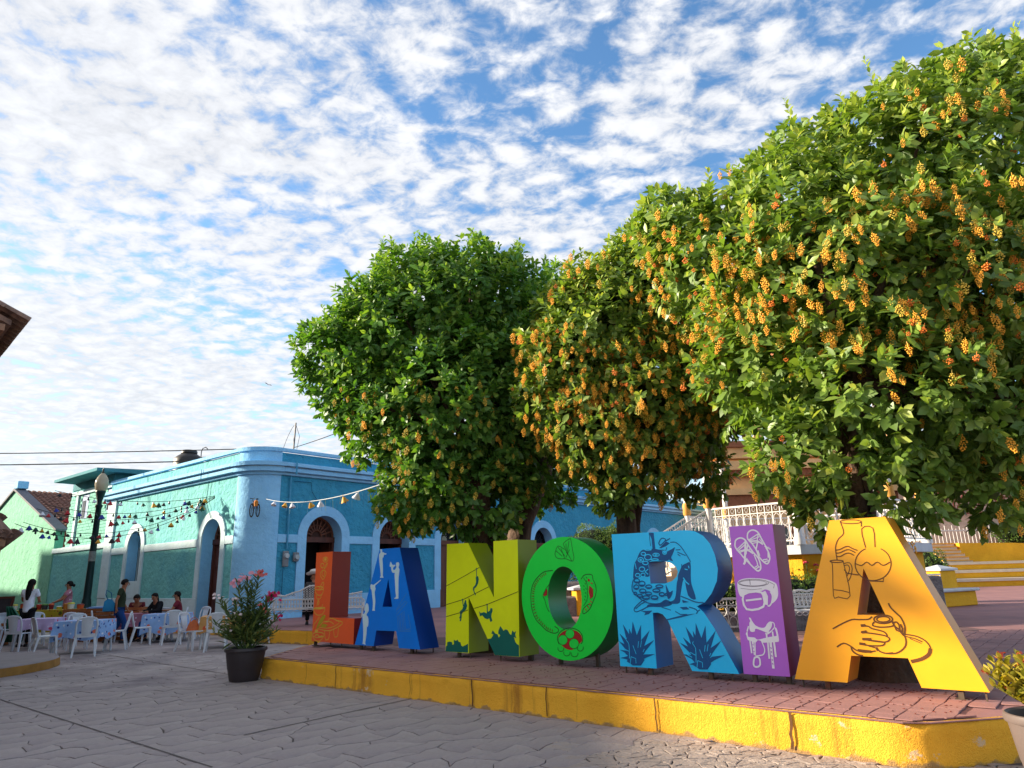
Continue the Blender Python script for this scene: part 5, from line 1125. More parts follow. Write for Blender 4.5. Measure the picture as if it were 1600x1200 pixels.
q.tube([(-.06, 3.0, 5.1), (-.06, 3.1, 4.4), (-.08, 2.6, 3.75)], .012, 4); q.tube([(-.38, 3.0, 5.52), (-.38, 3.0, 5.15)], .012, 4); q.build('wall_cable', mat('wall_cable', lin(28, 84, 110), .6), BLD)
# ---- things on its roof
M_tank = mat('black_plastic', (0.02, 0.018, 0.018), 0.45, .1, spec=.4)
tk = thing('water_tank', 'black plastic water tank on the flat roof of the corner building', 'water tank', LW(1.75, 8.75, 5.42))
q = MB(); q.box(-.7, .7, -.7, .7, 0, .42); q.build('stand', M_roofc, tk)
q = MB(); q.lathe([(.0, .0), (.60, 0), (.62, .08), (.60, .12), (.62, .3), (.60, .34), (.62, .55), (.60, .59), (.62, .85), (.60, 1.0), (.50, 1.10), (.33, 1.22), (.30, 1.25)], n=28); q.build('tank_body', M_tank, tk, smooth=40, loc=(0, 0, .422))
q = MB(); q.lathe([(.30, 1.25), (.34, 1.25), (.34, 1.33), (.30, 1.38), (.0, 1.40)], n=24, cap=False); q.build('lid', M_tank, tk, smooth=40, loc=(0, 0, .422))
M_grey = mat('grey_pipe', lin(92, 92, 96), .5, .2, metal=.4)
for x, y, h in ((1.6, 10.9, 1.15), (1.6, 11.95, 1.05)):
    q = MB(); q.tube([(0, 0, 0), (0, 0, h)], .075, 8); q.tube([(0, 0, h - .1), (0, 0, h)], .085, 8)
    tag(q.build('vent_pipe', M_grey, loc=LW(x, y, 5.42), smooth=40), 'dark vent pipe standing on the roof, ' + ('the one nearer the water tank' if y < 11.5 else 'the one nearer the street lamp'), 'vent pipe', 'vent pipes on the roof')
q = MB(); q.tube([(0, 0, 0), (0, 0, 1.55), (.06, 0, 1.68), (.2, 0, 1.72), (.3, 0, 1.64)], .022, 6); q.tube([(.34, 0, 0), (.34, 0, 1.3), (0.0, 0, 1.3)], .018, 6)
tag(q.build('roof_pipe', M_grey, loc=LW(1.6, 7.3, 5.42), rot=(0, 0, R(-15)), smooth=40), 'thin hooked steel pipe beside the black water tank', 'pipe')
q = MB(); q.tube([(0, 0, 0), (.03, 0, .98)], .03, 6); q.tube([(.03, .02, .92), (.16, .1, .5), (.1, .05, .02)], .008, 4)
tag(q.build('service_mast', M_grey, loc=LW(1.45, .02, WT + .03), smooth=40), 'thin service mast above the parapet over the electric meters', 'mast')

# ---- the block beyond, brick above and plaster below
BL2 = thing('brick_annex', 'sea green two level annex with brick upper wall and flat overhanging roof', 'building', (C0.x, C0.y, 0), FR_A)
q = MB(); q.box(0.03, 6, 12.102, 18.6, 0, 3.2); q.box(0.10, 6, 12.101, 17.35, 3.2, 6.12); q.build('wall', M_green, BL2)
q = MB(); q.box(-.06, .1, 12.103, 18.62, 3.15, 3.38, bev=.01); q.box(-.02, .12, 16.1, 16.35, 3.381, 6.0); q.box(-.02, .12, 12.104, 17.0, 5.82, 6.0); q.build('trim_band', M_trimw, BL2)
q = MB(); q.add([(-.9, 11.6, 6.42), (-.9, 16.9, 6.42), (5.5, 17.4, 6.42), (5.5, 11.6, 6.42), (-.9, 11.6, 6.55), (-.9, 16.9, 6.55), (5.5, 17.4, 6.85), (5.5, 11.6, 6.85)], [(0, 1, 2, 3), (7, 6, 5, 4), (0, 4, 5, 1), (1, 5, 6, 2), (2, 6, 7, 3), (3, 7, 4, 0)])
q.box(.05, 5.2, 12.15, 17.2, 6.1, 6.45); q.build('roof', stucco('dull_teal_concrete', lin(74, 136, 146), lin(60, 116, 128), .3, 6), BL2)
M_brickp = mat('painted_brick', lin(104, 182, 164), .8, .12, 6, bump=.4, bs=50)
q = MB(); row = 0; z = 3.40
while z < 5.75:
    y = 12.15 + (row % 2) * .15
    while y < 17.2:
        y2 = min(y + .285, 17.33)
        inw = (14.9 < (y + y2) / 2 < 15.8 and 4.55 < z < 5.75) or (12.15 < (y + y2) / 2 < 12.75 and 4.7 < z)
        if not inw and not (16.06 < (y + y2) / 2 < 16.38):
            q.box(.055 + hsh(row, y) * .012, .11, y, y2, z, z + .125)
        y += .30
    z += .140; row += 1
q.build('brick', M_brickp, BL2, kind='stuff')
for y0, y1, z0, z1 in ((14.95, 15.75, 4.6, 5.75), (12.2, 12.7, 4.75, 5.75)):
    q = MB(); q.box(.075, .105, y0, y1, z0, z1); w_ = q.build('window', mat('window_recess_blue', lin(44, 96, 150), .5), BL2)
    q = MB(); q.box(.06, .074, y0 + .42 * (y1 - y0), y1 - .12 * (y1 - y0), z0 + .1, z1 - .25); q.build('pane', M_glass, w_)

# ---- the gabled house at the end of the lane
M_gable = stucco('pale_green_stucco', lin(122, 184, 156), lin(104, 168, 144), .9, 3.5)
M_tile = mat('clay_tile', lin(126, 84, 70), .85, .35, 9, col2=lin(84, 58, 54), c2s=6, c2t=(.4, .7), bump=.4, bs=30)
M_tile2 = mat('old_clay_tile', lin(134, 104, 90), .9, .3, 7, col2=lin(92, 72, 66), c2s=5, bump=.6, bs=25)
HS = thing('gabled_house', 'pale green gabled house with a clay tiled roof at the end of the lane', 'building', (C0.x, C0.y, 0), FR_A)
gy0, gy1, pk, ez, ey = 18.62, 34.0, 26.3, 7.0, 4.35
loop = [(gy0, 0), (gy1, 0), (gy1, ey - .05), (pk, ez), (gy0, ey - .05)]
q = MB(); q.prism([loop], TLm, 0.0, .4); q.f = [tuple(reversed(f)) for f in q.f]; q.build('gable_wall', M_gable, HS)
q = MB()
for s, ye in ((-1, gy0 - .3), (1, gy1 + .3)):
    zz = ez - (abs(ye - pk)) * (ez - ey) / (pk - gy0)
    v = [(-.12, pk, ez + .02), (-.12, ye, zz), (-.12, ye, zz + .10), (-.12, pk, ez + .14), (.45, pk, ez + .02), (.45, ye, zz), (.45, ye, zz + .10), (.45, pk, ez + .14)]
    q.add(v, [(0, 1, 2, 3), (4, 7, 6, 5), (3, 2, 6, 7), (0, 4, 5, 1), (1, 5, 6, 2)])
q.build('verge_board', mat('dark_verge', lin(96, 96, 104), .8, .15), HS)
q = MB(); q.box(-.05, .5, pk - .35, pk + .3, ez + .12, ez + .55, bev=.03); q.build('chimney', M_lblue, HS)
q = MB()
for s, ye in ((-1, gy0 - .3), (1, gy1 + .3)):
    zz = ez - abs(ye - pk) * (ez - ey) / (pk - gy0); q.add([(.4, pk, ez), (16, pk, ez), (16, ye, zz), (.4, ye, zz)], [(0, 1, 2, 3) if s > 0 else (3, 2, 1, 0)])
q.build('roof', M_tile2, HS)
q = MB(); Lr = math.hypot(pk - gy0 + .3, ez - ey); dz = (ez - ey) / (pk - gy0); nr = int(Lr / .42)
for i in range(46):                               # rows of half-round tiles down the near slope
    x = .62 + i * .27
    for j in range(nr + 1):
        t = j * .42; y = pk - t * math.cos(math.atan(dz)); z = ez - t * math.sin(math.atan(dz)) + .02; y2 = y - .46 * math.cos(math.atan(dz)); z2 = z - .46 * math.sin(math.atan(dz)) - .02
        vs = []
        jx = (hsh(i, j, 2) - .5) * .03
        for (yy, zz, r_) in ((y, z, .105), (y2, z2 + .05, .125)):
            for k in range(5):
                a = math.pi * k / 4; vs.append((x + jx + r_ * math.cos(a), yy, zz + r_ * .75 * math.sin(a)))
        q.add(vs, [(k, k + 1, 6 + k, 5 + k) for k in range(4)] + [(5, 6, 7, 8, 9)])
q.build('roof_tile', M_tile, HS, kind='stuff', smooth=60)

# ---- the arcade on the left, seen only by its eaves; it runs up the lane and keeps the plaza in shade
M_arc = stucco('brown_plaster', lin(150, 112, 84), lin(120, 88, 70), .5, 5)
M_arc2 = mat('brown_moulding', lin(150, 112, 90), .85, .2, 3, bump=.5, bs=20)
AR = thing('arcade_building', 'brown arcade building with clay tiled eaves at the left edge of the plaza', 'building', (0, 0, 0))
arc = [(-7.72, 10.15), (-9.2, 9.7), (-26, 14), (-52, 38), (-46, 47), (-13.0, 19.1), (-11.6, 15.6)]
ax_ = [(-8.25, 10.3), (-9.8, 9.2), (-30, 12), (-60, 40), (-44.5, 46.0), (-16.2, 19.6), (-12.7, 15.5)]
ARC_H = 5.0
q = MB(); q.prism([ax_[::-1]], lambda a, b, d: (a, b, d), 5.0, 2.6, back=True); q.build('upper_wall', M_arc, AR)
q = MB(); q.prism([[(p[0] - .5, p[1] + .25) for p in ax_][::-1]], lambda a, b, d: (a, b, d), 2.6, 0.0); q.build('lower_wall', M_arc, AR)
up = [(-16.4, 19.9), (-36.3, 38.4), (-60, 40), (-32, 17)]
up0 = [(-10.35, 10.95), (-16.3, 19.8), (-31, 17), (-28, 11.5)]
q = MB(); q.prism([up0], lambda a, b, d: (a, b, d), 5.5, 4.9); q.build('added_shade_storey', M_arc, AR)  # unseen block added behind the eaves so the letters stand in shade
q = MB(); q.prism([up], lambda a, b, d: (a, b, d), 7.0, 4.9); q.build('upper_storey', M_arc, AR)
shade_wing = [(-8.4, 3.5), (-8.4, 10.1), (-12, 9.5), (-12, 3.5)]  # unseen wing, added and sized to shade the near plaza paving
q = MB(); q.prism([shade_wing[::-1]], lambda a, b, d: (a, b, d), 2.95, 0.0); q.build('added_shade_wing', M_arc, AR)
# near eave: sloping slab with a soffit and a corbelled moulding
def eave(p, q_, z, over, rise, name_t, parent, cnt, face, tile_r=.11):
    pass
EX, EY = -7.38, 9.62
EV = Vector((-15.2, 17.6, 0)); dv = (EV - Vector((EX, EY, 0))).normalized(); nv = Vector((dv.y, -dv.x, 0))
if nv.y > 0: nv = -nv
nv = Vector((-dv.y, dv.x, 0)); nv = nv if nv.x > 0 else -nv
q = MB(); a = Vector((EX, EY, 0)) + dv * .05; b = a + dv * 9; up_ = -nv
v = [(*p.xy, z) for p, z in ((a, 5.28), (b, 5.28), (b + up_ * 1.9, 6.05), (a + up_ * 1.9, 6.05), (a, 5.36), (b, 5.36), (b + up_ * 1.9, 6.13), (a + up_ * 1.9, 6.13))]
q.add(v, [(0, 3, 2, 1), (4, 5, 6, 7), (0, 1, 5, 4), (1, 2, 6, 5), (2, 3, 7, 6), (3, 0, 4, 7)]); q.build('roof', M_tile2, AR)
q = MB()
for z0, z1, o_ in ((5.18, 5.28, .07), (5.06, 5.18, .22), (4.94, 5.06, .36), (4.84, 4.94, .48)):
    a = Vector((EX, EY, 0)) - nv * o_ + dv * .04; b = a + dv * 9; bk = -nv * 1.2
    q.add([(a.x, a.y, z0), (b.x, b.y, z0), ((b + bk).x, (b + bk).y, z0), ((a + bk).x, (a + bk).y, z0), (a.x, a.y, z1), (b.x, b.y, z1), ((b + bk).x, (b + bk).y, z1), ((a + bk).x, (a + bk).y, z1)], [(3, 2, 1, 0), (4, 5, 6, 7), (0, 1, 5, 4), (1, 2, 6, 5), (2, 3, 7, 6), (3, 0, 4, 7)])
q.build('cornice_moulding', M_arc2, AR)
def tile_mesh(l=.42, r=.11):
    q = MB(); vs = []; n = 6
    for (x, rr_, zz) in ((0, r * 1.12, .0), (l, r * .92, .02)):
        for th_ in (0, .018):
            for k in range(n + 1):
                a = math.pi * k / n; vs.append((x, (rr_ - th_) * math.cos(a), zz + (rr_ - th_) * .8 * math.sin(a)))
    k = n + 1
    fs = [(i, 2 * k + i, 2 * k + i + 1, i + 1) for i in range(n)] + [(k + i, k + i + 1, 3 * k + i + 1, 3 * k + i) for i in range(n)] + [(i, i + 1, k + i + 1, k + i) for i in range(n)]
    q.add(vs, fs); return q.mesh('roof_tile', M_tile2, 50)
TM = tile_mesh()
def tile_rows(parent, a, d, nrm_up, rows, cols, pitch, step=.36, gap=.215):
    """Half-round tiles: a = eave start, d = direction along the eave, nrm_up = horizontal direction up the slope."""
    ang = math.atan2(nrm_up.y, nrm_up.x)
    for i in range(cols):
        for j in range(rows):
            p = a + d * (gap * i + (hsh(i, j, 4) - .5) * .02) + nrm_up * (step * j * math.cos(pitch)); z = a.z + step * j * math.sin(pitch) + (hsh(i, j) - .5) * .015
            obj('roof_tile', TM, parent, loc=(p.x, p.y, z), rot=Euler((0, -pitch, ang)))
tile_rows(AR, Vector((EX, EY, 5.37)) + nv * .20 + dv * .06, dv, -nv, 5, 12, R(22))
# ---- the low tiled lean-to with its moulded pier, in front of it
LN = thing('tiled_gate_pier', 'low brown gate pier with moulded column and sloping clay tile cap', 'gate pier', (-7.28, 9.9, 0))
q = MB(); ang = 0
q.add([(-.02, -.3, 2.22), (-.02, .34, 2.22), (-1.9, .34, 3.95), (-1.9, -.3, 3.95), (-.02, -.3, 2.30), (-.02, .34, 2.30), (-1.9, .34, 4.03), (-1.9, -.3, 4.03)], [(0, 3, 2, 1), (4, 5, 6, 7), (0, 1, 5, 4), (1, 2, 6, 5), (2, 3, 7, 6), (3, 0, 4, 7)]); q.build('roof', M_tile2, LN)
pit = math.atan2(1.73, 1.88)
for i in range(4):
    for j in range(6):
        x = .06 - .36 * j * math.cos(pit); z = 2.20 + .36 * j * math.sin(pit) + .02 * (hsh(i, j) - .5)
        obj('roof_tile', TM, LN, loc=(x, -.28 + i * .2, z + .08), rot=Euler((0, pit, math.pi)))
q = MB()
for z0, z1, x1 in ((2.08, 2.215, -.05), (1.94, 2.08, -.10), (1.84, 1.94, -.18), (1.66, 1.84, -.24), (1.56, 1.66, -.30)): q.box(-1.6, x1, -.25, .28, z0, z1, bev=.02)
q.build('cornice_moulding', M_arc2, LN)
q = MB(); q.lathe([(.24, 0), (.24, .25), (.19, .3), (.16, .5), (.15, .7), (.22, .9), (.26, 1.08), (.21, 1.25), (.16, 1.34), (.22, 1.45), (.25, 1.56)], c=(-.50, 0), n=16); q.build('column', M_arc2, LN, smooth=40)
q = MB(); q.box(-2.2, -.9, -.24, .27, 0, 1.56); q.build('pier', M_arc2, LN)
# ---- round step
q = MB(); n = 40; Rr = 2.4; cx, cy = -11.38, 13.75
q.lathe([(Rr, 0), (Rr + .02, .03), (Rr, .16), (Rr - .04, .185), (0.01, .19)], n=64, cap=False, c=(0, 0))
st = q.build('round_step', mat('step_concrete', lin(134, 124, 124), .8, .12, 3, bump=.4, bs=20), smooth=30, loc=(cx, cy, 0), kind='structure'); st['label'] = 'low round concrete step with an ochre painted riser at the left edge'
q = MB(); q.lathe([(Rr + .022, .02), (Rr + .006, .165)], n=64, cap=False); q.build('painted_riser', mat('ochre_riser', lin(150, 108, 50), .85, .25, 4, col2=lin(96, 74, 54), c2s=2), st)

# ---- street lamp
M_lampg = mat('dark_green_iron', lin(22, 44, 46), .45, .15, metal=.3)
lampP = LW(-2.2, 7.1)
LP = thing('street_lamp', 'dark green cast iron street lamp with an acorn shaped glass lantern', 'street lamp', lampP, 0)
q = MB(); q.lathe([(.30, 0), (.30, .12), (.24, .18), (.25, .5), (.20, .62), (.17, .9), (.14, 1.1)], n=14); q.build('base', M_lampg, LP, smooth=40)
q = MB(); q.lathe([(.13, 1.1), (.115, 2.5), (.10, 4.35), (.13, 4.40), (.13, 4.47), (.09, 4.5), (.09, 4.62), (.15, 4.85), (.17, 4.95)], n=12); q.build('pole', M_lampg, LP, smooth=40)
q = MB(); q.tube([(.0, -.12, 2.55), (0, -.12, 2.9)], .001, 4); q.lathe([(.122, 2.42), (.12, 2.78)], n=12, cap=False); q.build('sticker', mat('faded_sticker', lin(120, 120, 118), .7, .3, 14), LP)
M_lglass = mat('frosted_lantern_glass', lin(176, 168, 150), .15, .1, trans=.4, spec=.6)
q = MB(); q.lathe([(.13, 4.95), (.20, 5.05), (.235, 5.25), (.22, 5.4), (.19, 5.45), (.18, 5.5), (.10, 5.62), (.04, 5.68)], n=14); q.build('lantern_glass', M_lglass, LP, smooth=40)
q = MB(); q.lathe([(.05, 5.67), (.06, 5.70), (.02, 5.75), (.035, 5.80), (.0, 5.90)], n=10); q.lathe([(.175, 4.94), (.18, 4.97), (.17, 5.0)], n=14); q.build('finial', M_lampg, LP, smooth=40)
# ================================================================= white plastic chairs and tables
M_plast = mat('white_plastic', lin(206, 210, 218), .42, .04, 3, spec=.45, col2=lin(186, 190, 198), c2s=4)
M_plastg = mat('greyed_plastic', lin(160, 160, 162), .5, .06, 3, spec=.4)
def chair_meshes():
    st = MB(); n = 6; k = n + 1; vs = []
    for i in range(k):                           # dished seat
        for j in range(k):
            u = i / n * 2 - 1; v = j / n * 2 - 1; wd = .215 - .02 * (v + 1) / 2
            vs.append((u * wd, v * .21, .435 + .012 * (u * u + v * v) - (.02 * max(0, -v - .6))))
    m = len(vs); vs += [(x, y, z - .022) for x, y, z in vs]
    fs = [(i * k + j, (i + 1) * k + j, (i + 1) * k + j + 1, i * k + j + 1) for i in range(n) for j in range(n)]
    fs += [tuple(m + q for q in reversed(f)) for f in fs]
    bd = [j for j in range(k)] + [i * k + n for i in range(1, k)] + [n * k + j for j in range(n - 1, -1, -1)] + [i * k for i in range(n - 1, 0, -1)]
    fs += [(bd[i], bd[(i + 1) % len(bd)], m + bd[(i + 1) % len(bd)], m + bd[i]) for i in range(len(bd))]
    st.add(vs, fs)
    # backrest: arched hoop with a centre panel; y = +.2 is the rear, leaning back with height
    bk = MB(); hoop = [(-.195, .19, .44), (-.20, .225, .58), (-.205, .255, .70), (-.185, .275, .80), (-.11, .285, .845), (0, .288, .855), (.11, .285, .845), (.185, .275, .80), (.205, .255, .70), (.20, .225, .58), (.195, .19, .44)]
    bk.tube(hoop, .021, 6, flat=.8)
    vs = []; kk = 5
    for t in range(6):
        z = .47 + .37 * t / 5
        for s_ in range(kk):
            u = (s_ / (kk - 1) - .5) * 2; wd = .085 + .035 * t / 5; vs.append((u * wd, .198 + .085 * t / 5 + .02 * (1 - u * u), z))
    m = len(vs); vs += [(x, y + .012, z) for x, y, z in vs]
    fs = [(t * kk + s_, t * kk + s_ + 1, (t + 1) * kk + s_ + 1, (t + 1) * kk + s_) for t in range(5) for s_ in range(kk - 1)]
    fs += [tuple(m + q for q in reversed(f)) for f in fs]; bk.add(vs, fs)
    bk.beam((-.2, .20, .475), (.2, .20, .475), .022, .05); bk.beam((-.17, .283, .825), (.17, .283, .825), .016, .05)
    lg = []
    for sx, sy in ((-1, -1), (1, -1), (-1, 1), (1, 1)):
        q = MB(); a = Vector((sx * .185, sy * .175, .43)); b = Vector((sx * .225, sy * (.215 if sy < 0 else .265), 0))
        w0, w1 = .052, .032
        pts = []
        for p, w_, in ((a, w0), (a.lerp(b, .35), .042), (b, w1)):
            pts += [(p.x - w_ / 2, p.y - w_ / 2, p.z), (p.x + w_ / 2, p.y - w_ / 2, p.z), (p.x + w_ / 2, p.y + w_ / 2, p.z), (p.x - w_ / 2, p.y + w_ / 2, p.z)]
        q.add(pts, [(i * 4 + j, i * 4 + (j + 1) % 4, i * 4 + 4 + (j + 1) % 4, i * 4 + 4 + j) for i in range(2) for j in range(4)] + [(0, 1, 2, 3), (11, 10, 9, 8)]); q.f = [tuple(reversed(f)) for f in q.f]
        lg.append(q)
    return st, bk, lg
st_, bk_, lg_ = chair_meshes()
def make_chair(name, m, label, loc, rz):
    t = thing(name, label, 'chair', loc, rz, 'white plastic chairs at the cafe tables')
    parts = [st_.build('seat', m, t, smooth=40), bk_.build('backrest', m, t, smooth=40)] + [q.build('leg', m, t) for q in lg_]
    return t, [(p, []) for p in parts]
def toward(x, y, tx, ty): return math.atan2(tx - x, -(ty - y)) + 0.0        # chair front is -y
def chair_rz(x, y, tx, ty):                        # rotate so that -y points at (tx, ty)
    return math.atan2(ty - y, tx - x) + math.pi / 2
T1, T2, T3, T4, T5 = (-12.6, 19.3), (-10.4, 17.55), (-10.95, 21.05), (-9.75, 20.3), (-7.3, 18.05)
CH = [  # x, y, faces, label
 (-14.25, 20.35, T1, 'white plastic chair at the far left edge seen from the side'),
 (-12.55, 18.35, T1, 'plastic chair with shaded grey back before the purple clothed table'),
 (-13.35, 20.2, T1, 'white plastic chair behind the purple clothed table, facing us'),
 (-10.95, 16.95, T2, 'plastic chair turned sideways at the left end of the front blue table'),
 (-9.75, 16.5, T2, 'front white plastic chair with its back to us before the blue flowered table'),
 (-11.15, 18.5, T2, 'white plastic chair behind the front blue table, facing us'),
 (-12, 19.8, (-12.0, 23), 'white plastic chair standing apart behind the front blue table'),
 (-10, 18.2, (-10.9, 17.8), 'white plastic chair at the right end of the front blue table'),
 (-11.75, 20.6, T3, 'plastic chair half hidden behind the walking man in green'),
 (-9.95, 19.35, (-9.0, 19.9), 'white plastic chair seen sideways right of the walking man'),
 (-9.15, 19.3, T4, 'white plastic chair with a hooped back seen from behind at the rear blue table'),
 (-10.25, 21.15, T4, 'white plastic chair behind the rear blue table between two seated women'),
 (-7.75, 17.4, (-6.9, 17.2), 'white plastic chair with an orange bag on its seat'),
 (-9.3, 21.15, T4, 'white plastic chair with tilted back beyond the rear blue table'),
 (-6.95, 16.9, T5, 'white plastic chair half hidden behind the oleander pot'),
 (-6.7, 18.7, T5, 'white plastic chair on the far side of the orange clothed table'),
]
c0, ctree = make_chair('plastic_chair', M_plast, CH[0][3], (CH[0][0], CH[0][1], 0), chair_rz(CH[0][0], CH[0][1], *CH[0][2]))
for x, y, f, lab in CH[1:]:
    dup(c0, ctree, (x, y, .0), chair_rz(x, y, *f), lab)
def printed_cloth(name, base, spots, sc=6.0):
    m = mat(name, base, .7, .12, 4, spec=.2); t = m.node_tree; L = t.links.new; b = t.nodes['Principled BSDF']; src = b.inputs['Base Color'].links[0].from_socket
    c = t.nodes.new('ShaderNodeTexCoord')
    for i, (col, s_, th_) in enumerate(spots):
        v = t.nodes.new('ShaderNodeTexVoronoi'); v.inputs['Scale'].default_value = sc * s_; L(c.outputs['Object'], v.inputs['Vector'])
        n = t.nodes.new('ShaderNodeTexNoise'); n.inputs['Scale'].default_value = sc * 2.5; L(c.outputs['Object'], n.inputs['Vector'])
        a = t.nodes.new('ShaderNodeMath'); a.operation = 'MULTIPLY_ADD'; a.inputs[1].default_value = .35; L(n.outputs[0], a.inputs[0]); L(v.outputs['Distance'], a.inputs[2])
        r = t.nodes.new('ShaderNodeMapRange'); r.inputs['From Min'].default_value = th_ + .04; r.inputs['From Max'].default_value = th_ - .02; r.inputs['To Min'].default_value = 0; r.inputs['To Max'].default_value = 1; L(a.outputs[0], r.inputs[0])
        mx_ = t.nodes.new('ShaderNodeMix'); mx_.data_type = 'RGBA'; L(r.outputs[0], mx_.inputs[0]); L(src, mx_.inputs[6]); mx_.inputs[7].default_value = (*col, 1); src = mx_.outputs[2]
    L(src, b.inputs['Base Color']); return m
M_clothB = printed_cloth('blue_flowered_cloth', lin(142, 176, 222), [(lin(222, 120, 96), 1.0, .44), (lin(220, 220, 228), 1.6, .36), (lin(34, 60, 140), 1.3, .36)])
M_clothP = printed_cloth('purple_flowered_cloth', lin(190, 168, 206), [(lin(196, 70, 96), 1.0, .38), (lin(214, 200, 220), 1.5, .34)])
M_clothK = printed_cloth('dusky_pink_cloth', lin(170, 110, 128), [(lin(120, 60, 90), 1.0, .38), (lin(220, 200, 210), 1.4, .34)])
M_clothO = printed_cloth('ochre_flowered_cloth', lin(190, 140, 84), [(lin(200, 84, 50), .9, .42), (lin(222, 206, 180), 1.3, .38)])
def cloth(sx, sy, drop, m, pos, rz, label, seed):
    q = MB(); rd = random.Random(seed); nx, ny, nd = 12, 12, 5; per = []
    for i in range(nx): per.append((-sx + 2 * sx * i / nx, -sy, 0, -1))
    for i in range(ny): per.append((sx, -sy + 2 * sy * i / ny, 1, 0))
    for i in range(nx): per.append((sx - 2 * sx * i / nx, sy, 0, 1))
    for i in range(ny): per.append((-sx, sy - 2 * sy * i / ny, -1, 0))
    k = len(per); vs = [(0, 0, .742)]; ph = rd.uniform(0, 6)
    for r_ in range(nd + 1):
        f = r_ / nd
        for i, (x, y, ox, oy) in enumerate(per):
            cn = 1 + .5 * max(0, (abs(x) / sx + abs(y) / sy) - 1.6)
            o = .012 + f * (.035 + .03 * math.sin(i * 1.25 + ph) + .015 * math.sin(i * 2.7 + ph)); dd = drop * (1 + .10 * math.sin(i * .7 + ph)) * (1 + (cn - 1) * .25)
            vs.append((x * (1 + o / sx * (abs(ox) if ox else .25)), y * (1 + o / sy * (abs(oy) if oy else .25)), .742 - dd * f - (0 if r_ else 0)))
    fs = [(0, 1 + i, 1 + (i + 1) % k) for i in range(k)] + [(1 + r_ * k + i, 1 + (r_ + 1) * k + i, 1 + (r_ + 1) * k + (i + 1) % k, 1 + r_ * k + (i + 1) % k) for r_ in range(nd) for i in range(k)]
    q.add(vs, fs); return tag(q.build('tablecloth', m, loc=(*pos, 0), rot=(0, 0, rz), smooth=60), label, 'tablecloth', 'flowered tablecloths')
def table(pos, rz, label, sx=.42, sy=.42):
    t = thing('plastic_table', label, 'table', (*pos, 0), rz, 'square plastic tables under cloths')
    q = MB(); q.box(-sx, sx, -sy, sy, .70, .735, bev=.012); q.build('tabletop', M_plast, t)
    for a in (-1, 1):
        for b in (-1, 1):
            q = MB(); q.tube([(a * (sx - .06), b * (sy - .06), .70), (a * (sx - .03), b * (sy - .03), 0)], [.032, .024], 8); q.build('leg', M_plast, t)
for pos, rz, m, sx, sy, dr, tl, cl in (
    (T1, .15, M_clothP, .46, .42, .26, 'white plastic table under the purple cloth at the left', 'purple flowered cloth hanging off the left table'),
    (T2, .1, M_clothB, .50, .42, .40, 'white plastic table under the front blue cloth', 'blue cloth with red flowers on the front table'),
    (T3, .2, M_clothK, .5, .42, .38, 'plastic table under the dusky pink cloth where the diners sit', 'dusky pink cloth on the table behind the walking man'),
    (T4, .1, M_clothB, .52, .42, .50, 'plastic table under the rear blue cloth, right of the sideways chair', 'blue and white flowered cloth on the rear table'),
    (T5, .3, M_clothO, .46, .46, .34, 'plastic table under the ochre cloth behind the oleander', 'ochre and orange flowered cloth behind the oleander')):
    table(pos, rz, tl, sx, sy); cloth(sx + .006, sy + .006, dr, m, pos, rz, cl, int(abs(pos[0]) * 100))
# things on the tables and chairs
M_bag = mat('orange_leather', lin(186, 92, 48), .6, .2, 8)
q = MB(); q.add([(-.14, -.05, 0), (.14, -.05, 0), (.14, .06, 0), (-.14, .06, 0), (-.10, -.03, .16), (.11, -.03, .14), (.11, .03, .14), (-.10, .03, .16), (-.02, -.015, .24), (.05, .015, .235)], [(3, 2, 1, 0), (0, 1, 5, 4), (1, 2, 6, 5), (2, 3, 7, 6), (3, 0, 4, 7), (4, 5, 8), (5, 6, 9, 8), (6, 7, 9), (7, 4, 8, 9)])
hb = thing('handbag', 'slouched orange handbag left on a plastic chair', 'handbag', (-7.74, 17.4, .448), .6); q.build('bag_body', M_bag, hb, smooth=60)
q = MB(); q.tube([(-.09, 0, .15), (-.06, 0, .26), (.02, 0, .30), (.08, 0, .25), (.10, 0, .13)], .009, 5); q.build('strap', M_bag, hb)
# ---- the food stall: crates, cloth front, goods
M_crate = mat('crate_wood', lin(150, 88, 48), .75, .3, 5, col2=lin(96, 56, 34), c2s=3, stretch=(.3, 1, 1))
def crate_parts(sx, sy, h):
    qs = []
    for s in (-1, 1):
        for k in range(3):
            q = MB(); z0 = .012 + k * h / 3; q.box(-sx, sx, s * sy - .008, s * sy + .008, z0, z0 + h / 3 - .022); qs.append(('slat', q))
            q = MB(); q.box(s * sx - .008, s * sx + .008, -sy + .009, sy - .009, z0, z0 + h / 3 - .022); qs.append(('slat', q))
        for t in (-1, 1):
            q = MB(); q.box(s * (sx - .032), s * (sx - .009) if s > 0 else s * (sx - .009), t * (sy - .032), t * (sy - .009) if t > 0 else t * (sy - .009), 0, h) if False else q.box(min(s * (sx - .034), s * (sx - .009)), max(s * (sx - .034), s * (sx - .009)), min(t * (sy - .034), t * (sy - .009)), max(t * (sy - .034), t * (sy - .009)), 0, h); qs.append(('corner_post', q))
    q = MB(); q.box(-sx + .01, sx - .01, -sy + .01, sy - .01, .0, .012); qs.append(('bottom', q))
    return qs
base_parts = crate_parts(.33, .24, .30)
c1 = thing('wooden_crate', 'brown slatted crate, bottom of the front stack right of the stall', 'crate', (-12.1, 21.15, 0), .1, 'wooden crates stacked at the food stall')
tr = [(q.build(n_, M_crate, c1), []) for n_, q in base_parts]
